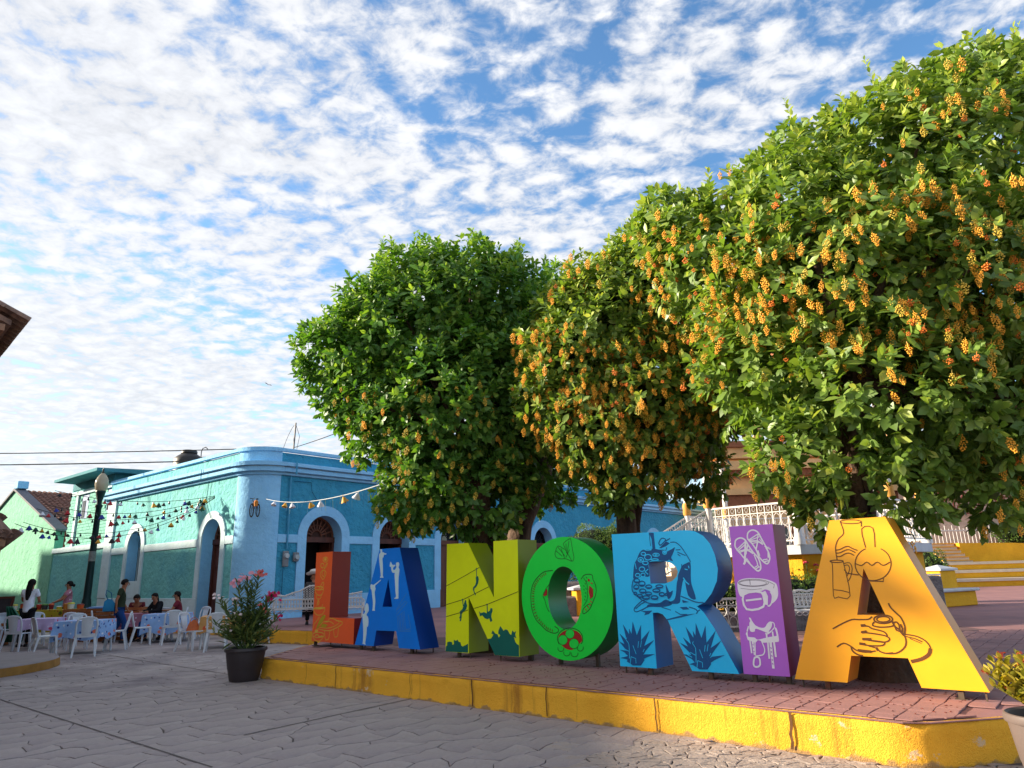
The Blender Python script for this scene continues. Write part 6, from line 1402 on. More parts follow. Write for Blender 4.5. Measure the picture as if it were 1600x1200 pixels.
for (x, y, z, rz, lab) in ((-12.11, 21.15, .303, .12, 'brown slatted crate, second from the ground in the front stack'), (-12.09, 21.16, .606, .08, 'brown slatted crate, topmost of the front stack beside the walking man'),
    (-12.9, 21.35, 0, .05, 'brown slatted crate at the foot of the stack against the yellow stall front'), (-12.89, 21.34, .303, .02, 'brown slatted crate in the middle of the stack against the yellow stall front'), (-12.91, 21.36, .606, .07, 'brown slatted crate on top of the stack against the yellow stall front'),
    (-11.4, 21.6, 0, .0, 'brown slatted crate on the ground behind the walking man'), (-11.41, 21.6, .303, .04, 'brown slatted crate upon another behind the walking man'), (-11.39, 21.6, .606, -.03, 'brown slatted crate atop the pile behind the walking man'),
    (-14.75, 20.6, 0, .3, 'brown slatted crate on the ground at the left edge'), (-14.76, 20.6, .303, .27, 'brown slatted crate on top of another at the left edge'), (-15.2, 21.3, .0, .2, 'brown slatted crate farther back at the left edge')):
    dup(c1, tr, (x, y, z), rz, lab)
q = MB(); q.box(-.34, .34, -.26, .26, 0, .02, bev=.006); q.box(-.30, .28, -.2, .22, .02, .045, bev=.01)
tag(q.build('folded_cloth', mat('pale_blue_cloth', lin(120, 150, 190), .8, .15), loc=(-12.1, 21.15, .91), rot=(0, 0, .1)), 'pale blue folded cloth lying on the front crate stack', 'cloth')
SB = thing('food_stall', 'food stall counter with a yellow patterned cloth front', 'stall', (-14.3, 21.75, 0), .06)
q = MB(); q.box(-1.25, 1.25, -.35, .35, .84, .88); q.build('counter', M_crate, SB)
for a in (-1.2, 1.2):
    for b in (-.3, .3): q = MB(); q.box(a - .03, a + .03, b - .03, b + .03, 0, .84); q.build('leg', M_crate, SB)
q = MB(); n = 40
vs = [(-1.27 + 2.54 * i / n, -.37 - .025 * math.sin(i * 1.1) * f, .885 - .62 * f) for f in (0, .5, 1) for i in range(n + 1)]; k = n + 1
q.add(vs, [(r_ * k + i, (r_ + 1) * k + i, (r_ + 1) * k + i + 1, r_ * k + i + 1) for r_ in range(2) for i in range(n)]); q.add([(-1.27, -.37, .886), (1.27, -.37, .886), (1.27, .36, .886), (-1.27, .36, .886)], [(0, 1, 2, 3)])
q.build('cloth_front', printed_cloth('yellow_patterned_cloth', lin(172, 148, 40), [(lin(80, 96, 36), .8, .42), (lin(150, 60, 40), 1.2, .36)], 6), SB, smooth=60)
rd = random.Random(3)
goods = [((196, 184, 60), 'yellow green'), ((170, 50, 44), 'red'), ((206, 206, 200), 'white'), ((120, 30, 36), 'dark red'), ((90, 130, 60), 'green'), ((190, 120, 60), 'tan'), ((60, 60, 66), 'black'), ((200, 90, 50), 'orange')]
for i in range(12):
    x = -1.12 + i * .2; col, nm = goods[(i * 5) % 8]; r_ = rd.uniform(.07, .11); h = rd.uniform(.09, .2)
    t = thing('food_tub', '%s tub of food on the stall counter, number %s from the left' % (nm, 'one two three four five six seven eight nine ten eleven twelve'.split()[i]), 'tub', (-14.3 + x * math.cos(.06), 21.75 + x * math.sin(.06) + rd.uniform(-.12, .12), .89), 0, 'tubs of food on the stall counter')
    q = MB(); q.lathe([(r_ * .8, 0), (r_, h * .75), (r_ * 1.04, h * .75)], n=10); q.build('tub_body', mat('tub_plastic', lin(*col), .5), t, smooth=40)
    q = MB(); q.lathe([(r_ * 1.03, h * .751), (r_ * .9, h * .95), (r_ * .4, h)], n=10); q.build('lid', mat('tub_lid', lin(*goods[(i * 3 + 2) % 8][0]), .5), t, smooth=40)
q = MB(); n = 16; vs = []
for f in range(6):
    for i in range(n): vs.append((-.02 + .30 * (f / 5 - .5) * (1.4 - .4 * f / 5) + .0 + (i / (n - 1) - .5) * (.15 + .55 * f / 5), .05 * math.sin(i * 1.3), 1.02 - f * .19))
q.add(vs, [(f * n + i, (f + 1) * n + i, (f + 1) * n + i + 1, f * n + i + 1) for f in range(5) for i in range(n - 1)])
gq = q.build('green_tarp', mat('green_tarp', lin(26, 92, 70), .6, .2, 5), loc=(-14.1, 20.5, 0.02), rot=(0, 0, .4), smooth=60); sm = gq.modifiers.new('thickness', 'SOLIDIFY'); sm.thickness = .01
tag(gq, 'dark green tarpaulin hanging beside the woman with long hair', 'tarpaulin')
q = MB(); q.box(-.4, .4, -.02, .02, 0, .06); q.box(-.4, .4, -.02, .02, .64, .7); q.box(-.4, -.34, -.02, .02, .06, .64); q.box(.34, .4, -.02, .02, .06, .64)
sg = thing('menu_board', 'dark framed board leaning on crates at the left edge', 'board', (-14.95, 20.75, .62), .15, rot=(R(-12), 0, .15)); q.build('frame', M_dkwood, sg)
q = MB(); q.box(-.339, .339, -.008, .012, .061, .639); q.build('panel', mat('chalk_board', lin(52, 48, 50), .8, .25, 6), sg)

# ================================================================= white iron benches
M_wiron = mat('white_enamelled_iron', lin(214, 210, 208), .45, .08, 5, spec=.4)
def bench(name, label, loc, rz, L=1.5, holes=True, crest=True):
    """Cast iron park bench; the sitter looks along -y, the pierced back stands at +y."""
    t = thing(name, label, 'bench', loc, rz, 'white cast iron benches')
    q = MB()
    for i in range(5): y = -.2 + i * .095; q.box(-L / 2, L / 2, y, y + .07, .42, .44, bev=.005)
    q.build('seat', M_wiron, t)
    q = MB(); zt = lambda u: .74 + (.30 * math.exp(-(u / .5) ** 2) if crest else 0) + .10 * abs(u) ** 6 + .03 * abs(math.sin(u * 9)); n = 40
    Y = lambda z: .26 + (z - .44) * .22
    q.tube([(L / 2 * (2 * i / n - 1), Y(zt(2 * i / n - 1)), zt(2 * i / n - 1)) for i in range(n + 1)], .022, 6)
    for z in (.47, .70): q.tube([(-L / 2, Y(z), z), (L / 2, Y(z), z)], .016, 5)
    q.tube([(-L / 2, Y(.58), .58), (L / 2, Y(.58), .58)], .009, 4)
    m = int(L / .075)
    for i in range(m + 1):
        x = -L / 2 + L * i / m; q.beam((x, Y(.47), .47), (x, Y(.7), .7), .02, .012)
        if i < m:
            xc = x + L / m / 2
            for zc in (.525, .64): q.tube([(xc + .028 * math.cos(a), Y(zc + .04 * math.sin(a)), zc + .04 * math.sin(a)) for a in [2 * math.pi * s / 8 for s in range(8)]], .006, 4, closed=True)
            zz = zt((xc) / (L / 2))
            zc = .72
            while zc < zz - .03:
                q.tube([(xc + .025 * math.cos(a), Y(zc + .03 + .028 * math.sin(a)), zc + .03 + .028 * math.sin(a)) for a in [2 * math.pi * s / 7 for s in range(7)]], .007, 4, closed=True); zc += .058
    q.build('backrest', M_wiron, t)
    for s in (-1, 1):
        x = s * L / 2; q = MB()
        q.tube([(x, -.20, .43), (x, -.23, .30), (x, -.20, .14), (x, -.25, .03), (x, -.31, .015), (x, -.32, .05)], .022, 6); q.tube([(x, .26, .44), (x, .28, .28), (x, .25, .14), (x, .31, .03), (x, .37, .015), (x, .38, .05)], .022, 6); q.tube([(x, -.22, .2), (x, 0, .27), (x, .26, .2)], .014, 5); q.build('leg', M_wiron, t)
        q = MB(); q.tube([(x, -.2, .44), (x, -.24, .56), (x, -.20, .63), (x, .0, .65), (x, .29, .66)], .018, 6); q.tube([(x, -.1, .5), (x, 0, .56), (x, .1, .5), (x, 0, .46)], .009, 4, closed=True); q.build('armrest', M_wiron, t)
    q = MB()
    for i in range(14):
        xc = -L / 2 + L * (i + .5) / 14; q.tube([(xc + L / 30 * math.cos(a), -.22, .385 + .03 * math.sin(a)) for a in [2 * math.pi * s / 8 for s in range(8)]], .007, 4, closed=True)
    q.build('apron', M_wiron, t); return t
bench('iron_bench', 'white iron bench with a crested lattice back behind the letter L', (-5.55, 20.2, PZ), R(-178) + .08 + math.pi * 0, 2.45)
# ================================================================= people
def skin(name, joints, edges, m, parent, root=0, sub=2, kind=None):
    me = bpy.data.meshes.new(name + '_cage'); me.from_pydata([j[0] for j in joints], edges, [])
    o = bpy.data.objects.new(name + '_cage', me); COL.objects.link(o)
    mod = o.modifiers.new('skin', 'SKIN'); mod.use_smooth_shade = True
    for i, j in enumerate(joints):
        d = me.skin_vertices[0].data[i]; r_ = j[1]; d.radius = r_ if isinstance(r_, tuple) else (r_, r_); d.use_root = i == root
    sb = o.modifiers.new('sub', 'SUBSURF'); sb.levels = sub; sb.render_levels = sub
    dg = bpy.context.evaluated_depsgraph_get(); me2 = bpy.data.meshes.new_from_object(o.evaluated_get(dg)); me2.name = name
    bpy.data.objects.remove(o); bpy.data.meshes.remove(me)
    me2.materials.clear(); me2.materials.append(m); me2.polygons.foreach_set('use_smooth', [True] * len(me2.polygons)); me2.polygons.foreach_set('material_index', [0] * len(me2.polygons))
    return obj(name, me2, parent)
M_skin = mat('brown_skin', lin(150, 98, 72), .55, .08, 8, spec=.3)
M_hair = mat('black_hair', (0.010, 0.008, 0.008), .7, .3, 30, stretch=(1, 1, .1), spec=.12)
M_shoe = mat('dark_shoes', lin(38, 36, 40), .6, .2); M_eye = mat('dark_eye', (0.01, 0.008, 0.006), .3)
def cloth_m(n, c, **k): return mat(n, lin(*c), .85, .15, 6, bump=.4, bs=18, bd=.01, spec=.1, **k)
def person(label, loc, rz, J, shirt, trousers, hair='short', sleeve=True, s=1.0, shoes=True, hat=None, turn=0.0, nod=0.0, longsleeve=False):
    t = thing('person', label, 'person', loc, rz); t.scale = (s, s, s)
    V = {k: Vector(v) for k, v in J.items()}
    hd = V['head']; nk = V['neck']
    names = ['pelvis', 'waist', 'chest', 'neck', 'head', 'crown', 'sl', 'el', 'wl', 'hl', 'sr', 'er', 'wr', 'hr', 'hipl', 'kl', 'al', 'tl', 'hipr', 'kr', 'ar', 'tr']
    up = (hd - nk).normalized(); V['crown'] = hd + up * .085
    for a in 'lr':
        V['h' + a] = V['w' + a] + (V['w' + a] - V['e' + a]).normalized() * .07
        V['hip' + a] = V['hip' + a] if 'hip' + a in V else V['pelvis'] + Vector((-.09 if a == 'l' else .09, 0, -.05))
    rad = dict(pelvis=.108, waist=.092, chest=.108, neck=.047, head=.088, crown=.062, sl=.052, el=.038, wl=.027, hl=(.018, .034), hipl=.085, kl=.055, al=.036, tl=(.035, .025))
    for k_ in list(rad):
        if k_.endswith('l') and k_[:-1] + 'r' in names: rad[k_[:-1] + 'r'] = rad[k_]
    E = [('pelvis', 'waist'), ('waist', 'chest'), ('chest', 'neck'), ('neck', 'head'), ('head', 'crown')]
    for a in 'lr': E += [('chest', 's' + a), ('s' + a, 'e' + a), ('e' + a, 'w' + a), ('w' + a, 'h' + a), ('pelvis', 'hip' + a), ('hip' + a, 'k' + a), ('k' + a, 'a' + a), ('a' + a, 't' + a)]
    ix = {n_: i for i, n_ in enumerate(names)}
    skin('body', [(V[n_], rad[n_]) for n_ in names], [(ix[a], ix[b]) for a, b in E], M_skin, t)
    def garment(nm, ns, es, m, grow, extra={}):
        j = [(extra[n_][0] if n_ in extra else V[n_], extra[n_][1] if n_ in extra else tuple(q + grow for q in (rad[n_] if isinstance(rad[n_], tuple) else (rad[n_],) * 2))) for n_ in ns]
        i2 = {n_: i for i, n_ in enumerate(ns)}; return skin(nm, j, [(i2[a], i2[b]) for a, b in es], m, t)
    ns = ['waist', 'chest', 'hem', 'sl', 'sr', 'cl', 'cr', 'hem2']; ex = {'hem': (V['pelvis'] + Vector((0, 0, -.01)), (.15, .15)), 'hem2': (V['pelvis'] + Vector((0, 0, -.09)), (.155, .155)), 'waist': (V['waist'], (.132, .132)), 'chest': (V['chest'], (.138, .138))}
    for a in 'lr': ex['c' + a] = (V['s' + a].lerp(V['e' + a], .95 if longsleeve else .62), .06)
    es = [('waist', 'chest'), ('waist', 'hem'), ('hem', 'hem2'), ('chest', 'sl'), ('chest', 'sr'), ('sl', 'cl'), ('sr', 'cr')]
    if longsleeve:
        ns += ['wl', 'wr']; es += [('cl', 'wl'), ('cr', 'wr')]
    garment('shirt', ns, es, shirt, .018, ex)
    ns = ['pelvis', 'hipl', 'kl', 'al', 'hipr', 'kr', 'ar']; garment('trousers', ns, [('pelvis', 'hipl'), ('hipl', 'kl'), ('kl', 'al'), ('pelvis', 'hipr'), ('hipr', 'kr'), ('kr', 'ar')], trousers, .02)
    # head details, in a frame that turns with the face
    fr = Matrix.Translation(hd) @ Euler((nod, 0, turn)).to_matrix().to_4x4()
    P3 = lambda x, y, z: fr @ Vector((x, y, z))
    q = MB(); q.tube([P3(0, -.082, .03), P3(0, -.105, -.015), P3(0, -.088, -.03)], [.008, .016, .012], 6)
    for s_ in (-1, 1): q.tube([P3(s_ * .078, .0, .03), P3(s_ * .088, .012, .01), P3(s_ * .078, .004, -.03)], [.01, .018, .008], 6)
    q.tube([P3(-.028, -.080, -.052), P3(0, -.088, -.05), P3(.028, -.080, -.052)], .008, 5); q.build('face', M_skin, t, smooth=60)
    q = MB()
    for s_ in (-1, 1): q.ball(P3(s_ * .032, -.076, .022), .0125, 6, 4); q.tube([P3(s_ * .05, -.074, .045), P3(s_ * .018, -.082, .05)], .005, 4)
    q.build('eyes', M_eye, t)
    # hair: a cap over the skull, set back from the face, with its length
    q = MB(); q.ball((0, 0, 0), 1.0, 18, 12); vs = []
    for (x, y, z) in q.v:
        f = 1.0
        if y < -.05 and z < .42 - .3 * abs(x): f = .74
        elif z < -.35: f = .80
        f *= 1 + .03 * math.sin(9 * x + 5 * z) * math.sin(7 * y)
        vs.append(P3(.098 * x * f, .012 + .106 * y * f, .024 + .112 * z * f))
    q.v = [tuple(v) for v in vs]
    if hair == 'bun': q.ball(P3(0, .135, .0), .048, 10, 6)
    if hat is None: q.build('hair', M_hair, t, smooth=70)
    if hair in ('long', 'tail'):
        w_ = .095 if hair == 'long' else .04; ln = .44 if hair == 'long' else .24
        hj = [(P3(0, .07, .03), w_ * .8), (P3(0, .095, -.08), w_ * .9), (P3(0, .115, -.08 - ln * .4), w_ * .8), (P3(0, .11, -.08 - ln * .75), w_ * .6), (P3(0, .10, -.08 - ln), w_ * .25)]
        q = MB(); q.tube([p for p, _ in hj], [r_ for _, r_ in hj], 12, flat=.5); q.build('hair_length', M_hair, t, smooth=70)
    for a in 'lr':                                # fingers
        d = (V['w' + a] - V['e' + a]).normalized(); sx_ = d.cross(Vector((0, 0, 1)))
        if sx_.length < .1: sx_ = Vector((0, 1, 0))
        sx_.normalize(); nn = sx_.cross(d); o_ = V['h' + a]; q = MB()
        for k_, (off, ln) in enumerate(((-.027, .062), (-.009, .072), (.009, .068), (.026, .052))):
            b0 = o_ - d * .01 + sx_ * off; q.tube([b0, b0 + d * ln * .5 - nn * .004, b0 + d * ln * .85 - nn * .02], [.0085, .008, .006], 5)
        b0 = o_ - d * .045 + sx_ * .032; q.tube([b0, b0 + sx_ * .02 + d * .025, b0 + sx_ * .024 + d * .055], [.011, .01, .007], 5); q.build('fingers', M_skin, t, smooth=60)
        f = MB(); an = V['a' + a]; to = V['t' + a]; dd = (to - an); dd.z = 0; dd.normalize(); n2 = Vector((-dd.y, dd.x, 0)); zb = min(an.z, to.z + .02) - .065 if shoes else 0
        zb = an.z - .085; prof = [(-.075, .036, .06), (-.03, .042, .085), (.05, .042, .07), (.13, .045, .045), (.185, .03, .03)]; vs = []
        for (l, w_, h) in prof: vs += [an + dd * l + n2 * w_ + Vector((0, 0, zb - an.z)), an + dd * l - n2 * w_ + Vector((0, 0, zb - an.z)), an + dd * l - n2 * w_ * .75 + Vector((0, 0, zb - an.z + h)), an + dd * l + n2 * w_ * .75 + Vector((0, 0, zb - an.z + h))]
        f.add(vs, [(i * 4 + j, i * 4 + (j + 1) % 4, i * 4 + 4 + (j + 1) % 4, i * 4 + 4 + j) for i in range(4) for j in range(4)] + [(3, 2, 1, 0), (16, 17, 18, 19)]); f.build('shoe', M_shoe, t, smooth=60)
    if hat:
        q = MB(); vs = []; n = 20
        prof = [(.0, .20), (.055, .205), (.085, .19), (.095, .12), (.10, .075), (.15, .068), (.185, .085), (.19, .095), (.15, .078), (.0, .06)]
        for (r_, z) in prof:
            for i in range(n):
                a = 2 * math.pi * i / n; zz = z + (.05 * abs(math.sin(a)) ** 2 * max(0, (r_ - .1) / .09)) - (.03 * max(0, 1 - r_ / .06) if z > .15 else 0); vs.append(P3(r_ * .92 * math.sin(a), r_ * 1.12 * math.cos(a), zz))
        q.add(vs, [(i * n + j, i * n + (j + 1) % n, (i + 1) * n + (j + 1) % n, (i + 1) * n + j) for i in range(len(prof) - 1) for j in range(n)]); q.build('hat', hat, t, smooth=60)
    return t
STAND = dict(pelvis=(0, 0, .92), waist=(0, .0, 1.10), chest=(0, .01, 1.32), neck=(0, .005, 1.47), head=(0, -.015, 1.585), sl=(-.17, .01, 1.40), el=(-.215, .03, 1.13), wl=(-.22, -.04, .90), sr=(.17, .01, 1.40), er=(.215, .03, 1.13), wr=(.22, -.04, .90), kl=(-.10, -.02, .50), al=(-.10, .02, .085), tl=(-.11, -.12, .03), kr=(.10, -.02, .50), ar=(.10, .02, .085), tr=(.11, -.12, .03))
WALK = dict(STAND, kl=(-.09, -.16, .52), al=(-.09, -.14, .085), tl=(-.09, -.28, .03), kr=(.09, -.01, .50), ar=(.09, .26, .11), tr=(.09, .14, .035), el=(-.22, .10, 1.14), wl=(-.20, .08, .92), er=(.22, -.02, 1.12), wr=(.20, -.16, .93), pelvis=(0, .0, .90), chest=(0, -.03, 1.31), neck=(0, -.04, 1.46), head=(0, -.07, 1.57))
SIT = dict(pelvis=(0, .06, .56), waist=(0, .07, .72), chest=(0, .04, .93), neck=(0, .01, 1.08), head=(0, -.02, 1.195), sl=(-.17, .03, 1.01), el=(-.22, -.10, .79), wl=(-.12, -.32, .79), sr=(.17, .03, 1.01), er=(.22, -.10, .79), wr=(.12, -.32, .79), kl=(-.11, -.36, .52), al=(-.11, -.34, .085), tl=(-.11, -.46, .03), kr=(.11, -.36, .52), ar=(.11, -.34, .085), tr=(.11, -.46, .03))
def face(dx, dy): return math.atan2(dy, dx) + math.pi / 2
M_jean = cloth_m('blue_jeans', (34, 66, 120)); M_black = cloth_m('black_cloth', (26, 26, 30))
p1 = person('man in dark green shirt and jeans walking past the tables with a blue bag', (-11.05, 20.15, 0), face(.85, .45), WALK, cloth_m('dark_green_shirt', (50, 58, 42)), M_jean, s=1.0, turn=.1)
q = MB(); q.add([(-.14, -.05, 0), (.14, -.05, 0), (.16, .05, .02), (-.16, .05, .02), (-.17, -.06, .20), (.15, -.06, .22), (.14, .06, .30), (-.15, .06, .26), (-.06, -.01, .36), (.06, .01, .38)], [(3, 2, 1, 0), (0, 1, 5, 4), (1, 2, 6, 5), (2, 3, 7, 6), (3, 0, 4, 7), (4, 5, 9, 8), (5, 6, 9), (6, 7, 8, 9), (7, 4, 8)])
hb = thing('shoulder_bag', 'turquoise blue shoulder bag carried by the walking man', 'bag', (-11.28, 20.02, .84), face(.85, .45) + 1.4); hb.scale = (.9, .9, .9); q.build('bag_body', mat('turquoise_bag', lin(30, 124, 170), .6, .15), hb, smooth=70)
q = MB(); q.tube([(-.06, 0, .35), (-.02, .02, .55), (.10, .10, .64), (.10, .12, .5), (.06, .02, .36)], .014, 5); q.build('strap', mat('turquoise_strap', lin(30, 110, 150), .6), hb)
person('woman with long dark hair, white top and black trousers, back turned', (-13.4, 19.85, 0), face(-.1, 1), dict(STAND, er=(.21, -.08, 1.15), wr=(.12, -.25, 1.12), el=(-.21, -.08, 1.15), wl=(-.12, -.25, 1.12)), cloth_m('white_top', (214, 218, 226)), M_black, hair='long', s=1.03)
person('stall keeper with tied hair and pink patterned blouse behind the counter', (-14.15, 22.75, 0), face(-.75, -.6), dict(STAND, er=(.19, -.16, 1.16), wr=(.06, -.34, 1.08), el=(-.19, -.16, 1.16), wl=(-.06, -.34, 1.08)), printed_cloth('pink_patterned_blouse', lin(172, 116, 136), [(lin(226, 210, 216), 2.2, .4), (lin(120, 60, 80), 3, .34)]), M_black, hair='bun', s=1.0, turn=-.4, nod=-.1)
person('boy in a dark red shirt leaning over the dusky pink table', (-11.4, 21.75, 0), face(.25, -1), dict(SIT, chest=(0, -.05, .91), neck=(0, -.12, 1.04), head=(0, -.18, 1.13), sl=(-.17, -.06, .98), sr=(.17, -.06, .98)), cloth_m('dark_red_shirt', (92, 36, 44)), M_jean, nod=.3)
person('seated woman with long loose hair and black top at the rear table', (-10.45, 20.95, 0), face(-.5, -.9), dict(SIT, neck=(0, -.03, 1.06), head=(0, -.07, 1.165)), M_black, M_jean, hair='long', longsleeve=True, turn=.3)
person('seated woman in a dark red top with hair tied back, in profile', (-10.02, 21.3, 0), face(-.95, -.35), SIT, cloth_m('maroon_top', (112, 40, 52)), M_black, hair='tail')
for x, y, f, lab in ((-11.42, 21.8, (-10.9, 20), 'white plastic chair under the boy in dark red'), (-10.0, 21.33, (-12, 20.6), 'white plastic chair under the woman with tied back hair')):
    dup(c0, ctree, (x, y, 0), chair_rz(x, y, *f), lab)
person('man in a white cowboy hat sitting on the iron bench, back turned', (-5.72, 20.28, PZ), face(-.35, 1), dict(SIT, neck=(0, -.02, 1.08), head=(0, -.05, 1.19)), cloth_m('dark_grey_shirt', (70, 66, 66)), M_black, hat=mat('white_felt_hat', lin(214, 208, 204), .8, .06), turn=.9, nod=.15, s=1.08, longsleeve=True)
# ================================================================= trees: trunks, limbs, tens of thousands of leaves
M_bark = mat('grey_brown_bark', lin(92, 72, 58), .9, .35, 5, bump=1.0, bs=22, bd=.03, col2=lin(58, 46, 40), c2s=6, stretch=(1, 1, .18))
def leaf_material(name, c0, c1, c2, trans=.28, rough=.42):
    m = bpy.data.materials.new(name); m.use_nodes = True; t = m.node_tree; L = t.links.new; b = t.nodes['Principled BSDF']
    a = t.nodes.new('ShaderNodeAttribute'); a.attribute_name = 'leafvar'
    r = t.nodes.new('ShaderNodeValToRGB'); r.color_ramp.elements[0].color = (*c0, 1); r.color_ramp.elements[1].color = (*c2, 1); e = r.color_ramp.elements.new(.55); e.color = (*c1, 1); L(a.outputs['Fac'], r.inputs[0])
    L(r.outputs[0], b.inputs['Base Color']); b.inputs['Roughness'].default_value = rough; b.inputs['Specular IOR Level'].default_value = .45
    tr = t.nodes.new('ShaderNodeBsdfTranslucent'); hs = t.nodes.new('ShaderNodeHueSaturation'); hs.inputs['Saturation'].default_value = 1.15; hs.inputs['Value'].default_value = 1.3; hs.inputs['Hue'].default_value = .49; L(r.outputs[0], hs.inputs['Color']); L(hs.outputs[0], tr.inputs['Color'])
    ms = t.nodes.new('ShaderNodeMixShader'); ms.inputs[0].default_value = trans; L(b.outputs[0], ms.inputs[1]); L(tr.outputs[0], ms.inputs[2]); L(ms.outputs[0], t.nodes['Material Output'].inputs[0]); return m
M_leafA = leaf_material('glossy_leaf', lin(78, 108, 52), lin(116, 146, 64), lin(196, 204, 104), .36)
M_leafB = leaf_material('deep_green_leaf', lin(64, 102, 46), lin(90, 134, 56), lin(168, 194, 88), .36)
M_fruitO = mat('orange_berry', lin(246, 180, 62), .5, .2, 40, spec=.4); M_fruitY = mat('yellow_green_berry', lin(206, 176, 66), .5, .2, 40, spec=.4); M_fruitR = mat('ripe_red_berry', lin(226, 124, 44), .5, .2, 40, spec=.4)
LT = np.array([(0, 0, 0), (-.17, .30, .05), (.17, .30, .05), (-.19, .62, .03), (.19, .62, .03), (0, 1.0, -.07), (0, .30, -.01), (0, .62, -.02)])   # folded lanceolate leaf, unit length along +y
LF = np.array([(0, 6, 1), (0, 2, 6), (1, 6, 7), (1, 7, 3), (6, 2, 4), (6, 4, 7), (3, 7, 5), (7, 4, 5)])
def leaves_mesh(name, pos, dirs, nrm, size, var, m, width=1.0):
    n = len(pos); d = dirs / np.linalg.norm(dirs, axis=1, keepdims=True)
    s = np.cross(d, nrm); s /= np.linalg.norm(s, axis=1, keepdims=True) + 1e-9; u = np.cross(s, d)
    T_ = LT * np.array([width, 1, 1]); co = pos[:, None, :] + size[:, None, None] * (T_[None, :, 0:1] * s[:, None, :] + T_[None, :, 1:2] * d[:, None, :] + T_[None, :, 2:3] * u[:, None, :])
    k = len(LT); fc = (LF[None] + (np.arange(n) * k)[:, None, None]).reshape(-1, 3)
    me = bpy.data.meshes.new(name); me.vertices.add(n * k); me.vertices.foreach_set('co', co.reshape(-1).astype(np.float32))
    nf = len(fc); me.loops.add(nf * 3); me.loops.foreach_set('vertex_index', fc.reshape(-1).astype(np.int32)); me.polygons.add(nf); me.polygons.foreach_set('loop_start', (np.arange(nf) * 3).astype(np.int32)); me.polygons.foreach_set('loop_total', np.full(nf, 3, np.int32))
    me.polygons.foreach_set('use_smooth', np.ones(nf, bool))
    at = me.attributes.new('leafvar', 'FLOAT', 'POINT'); at.data.foreach_set('value', np.repeat(var, k).astype(np.float32))
    me.materials.append(m); me.update(calc_edges=True); return me
def unit(n, rng): v = rng.normal(size=(n, 3)); return v / np.linalg.norm(v, axis=1, keepdims=True)
def crown(blobs, n_twigs, rng, leaf, per=8, shell=.42, tuft=0.0, droop=.35):
    """Twigs spread through the outer shell of a union of lobes; each carries a whorl of leaves."""
    B = np.array(blobs, float); c = B[:, :3]; r = B[:, 3:6] if B.shape[1] > 4 else np.repeat(B[:, 3:4], 3, 1)
    area = (r[:, 0] * r[:, 1] * r[:, 2]) ** (2 / 3); pick = rng.choice(len(B), size=n_twigs * 3, p=area / area.sum())
    dv = unit(n_twigs * 3, rng); rad = 1 - shell * rng.random(n_twigs * 3) ** 1.6; rad *= 1 + .19 * np.sin(dv[:, 0] * 7 + pick) * np.sin(dv[:, 2] * 6 + pick * 2)
    P = c[pick] + dv * r[pick] * rad[:, None]; keep = np.ones(len(P), bool)
    for i in range(len(B)):
        q = np.linalg.norm((P - c[i]) / r[i], axis=1); keep &= ~((q < .60) & (pick != i))
    P = P[keep][:n_twigs]; out = dv[keep][:n_twigs]; n = len(P)
    g = np.clip(-out[:, 2], 0, 1)
    tw = out * .8 + np.array([0, 0, .75]) * (1 - g)[:, None] - np.array([0, 0, droop]) * g[:, None] + rng.normal(size=(n, 3)) * .35
    tw /= np.linalg.norm(tw, axis=1, keepdims=True)
    pos, dr, nr, sz, vr = [], [], [], [], []
    a = unit(n, rng); s1 = np.cross(tw, a); s1 /= np.linalg.norm(s1, axis=1, keepdims=True); s2 = np.cross(tw, s1); tv = rng.random(n)
    hgt = (P[:, 2] - P[:, 2].min()) / np.ptp(P[:, 2])
    for j in range(per):
        ph = 2.4 * j + rng.random(n) * .6; f = j / (per - 1); sp = .95 - .5 * f + rng.normal(size=n) * .15
        rd_ = s1 * np.cos(ph)[:, None] + s2 * np.sin(ph)[:, None]; d = rd_ * sp[:, None] + tw * (.35 + .7 * f) + np.array([0, 0, -.36]) + rng.normal(size=(n, 3)) * .1
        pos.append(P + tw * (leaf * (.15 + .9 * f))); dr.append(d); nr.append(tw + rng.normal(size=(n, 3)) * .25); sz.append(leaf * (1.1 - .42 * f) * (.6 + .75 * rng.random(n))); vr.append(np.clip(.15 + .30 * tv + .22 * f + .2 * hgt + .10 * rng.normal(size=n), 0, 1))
    return P, out, tw, [np.concatenate(x) for x in (pos, dr, nr, sz, vr)]
def fruit_mesh(name, m, n, ln, w_, seed, br=.011):
    rd = random.Random(seed); q = MB(); pts = [(0, 0, 0)]
    for i in range(n):
        t = (i + .5) / n; a = 2.4 * i; r_ = w_ * math.sin(math.pi * (0.12 + .8 * t)) * rd.uniform(.5, 1); x, y, z = r_ * math.cos(a), r_ * math.sin(a), -ln * t + rd.uniform(-.01, .01); b = br * rd.uniform(.8, 1.25)
        q.add([(x + b, y, z), (x, y + b, z), (x - b, y, z), (x, y - b, z), (x, y, z + b), (x, y, z - b)], [(0, 1, 4), (1, 2, 4), (2, 3, 4), (3, 0, 4), (1, 0, 5), (2, 1, 5), (3, 2, 5), (0, 3, 5)])
    q.tube([(0, 0, .05), (0, 0, -ln * .9)], .003, 3); return q.mesh(name, m, 80)
FM = [fruit_mesh('fruit_cluster', m, n, l, w_, s, b) for m, n, l, w_, s, b in ((M_fruitO, 34, .15, .05, 1, .0125), (M_fruitO, 46, .20, .055, 2, .012), (M_fruitY, 34, .15, .05, 3, .0115), (M_fruitR, 22, .09, .045, 4, .0125))]
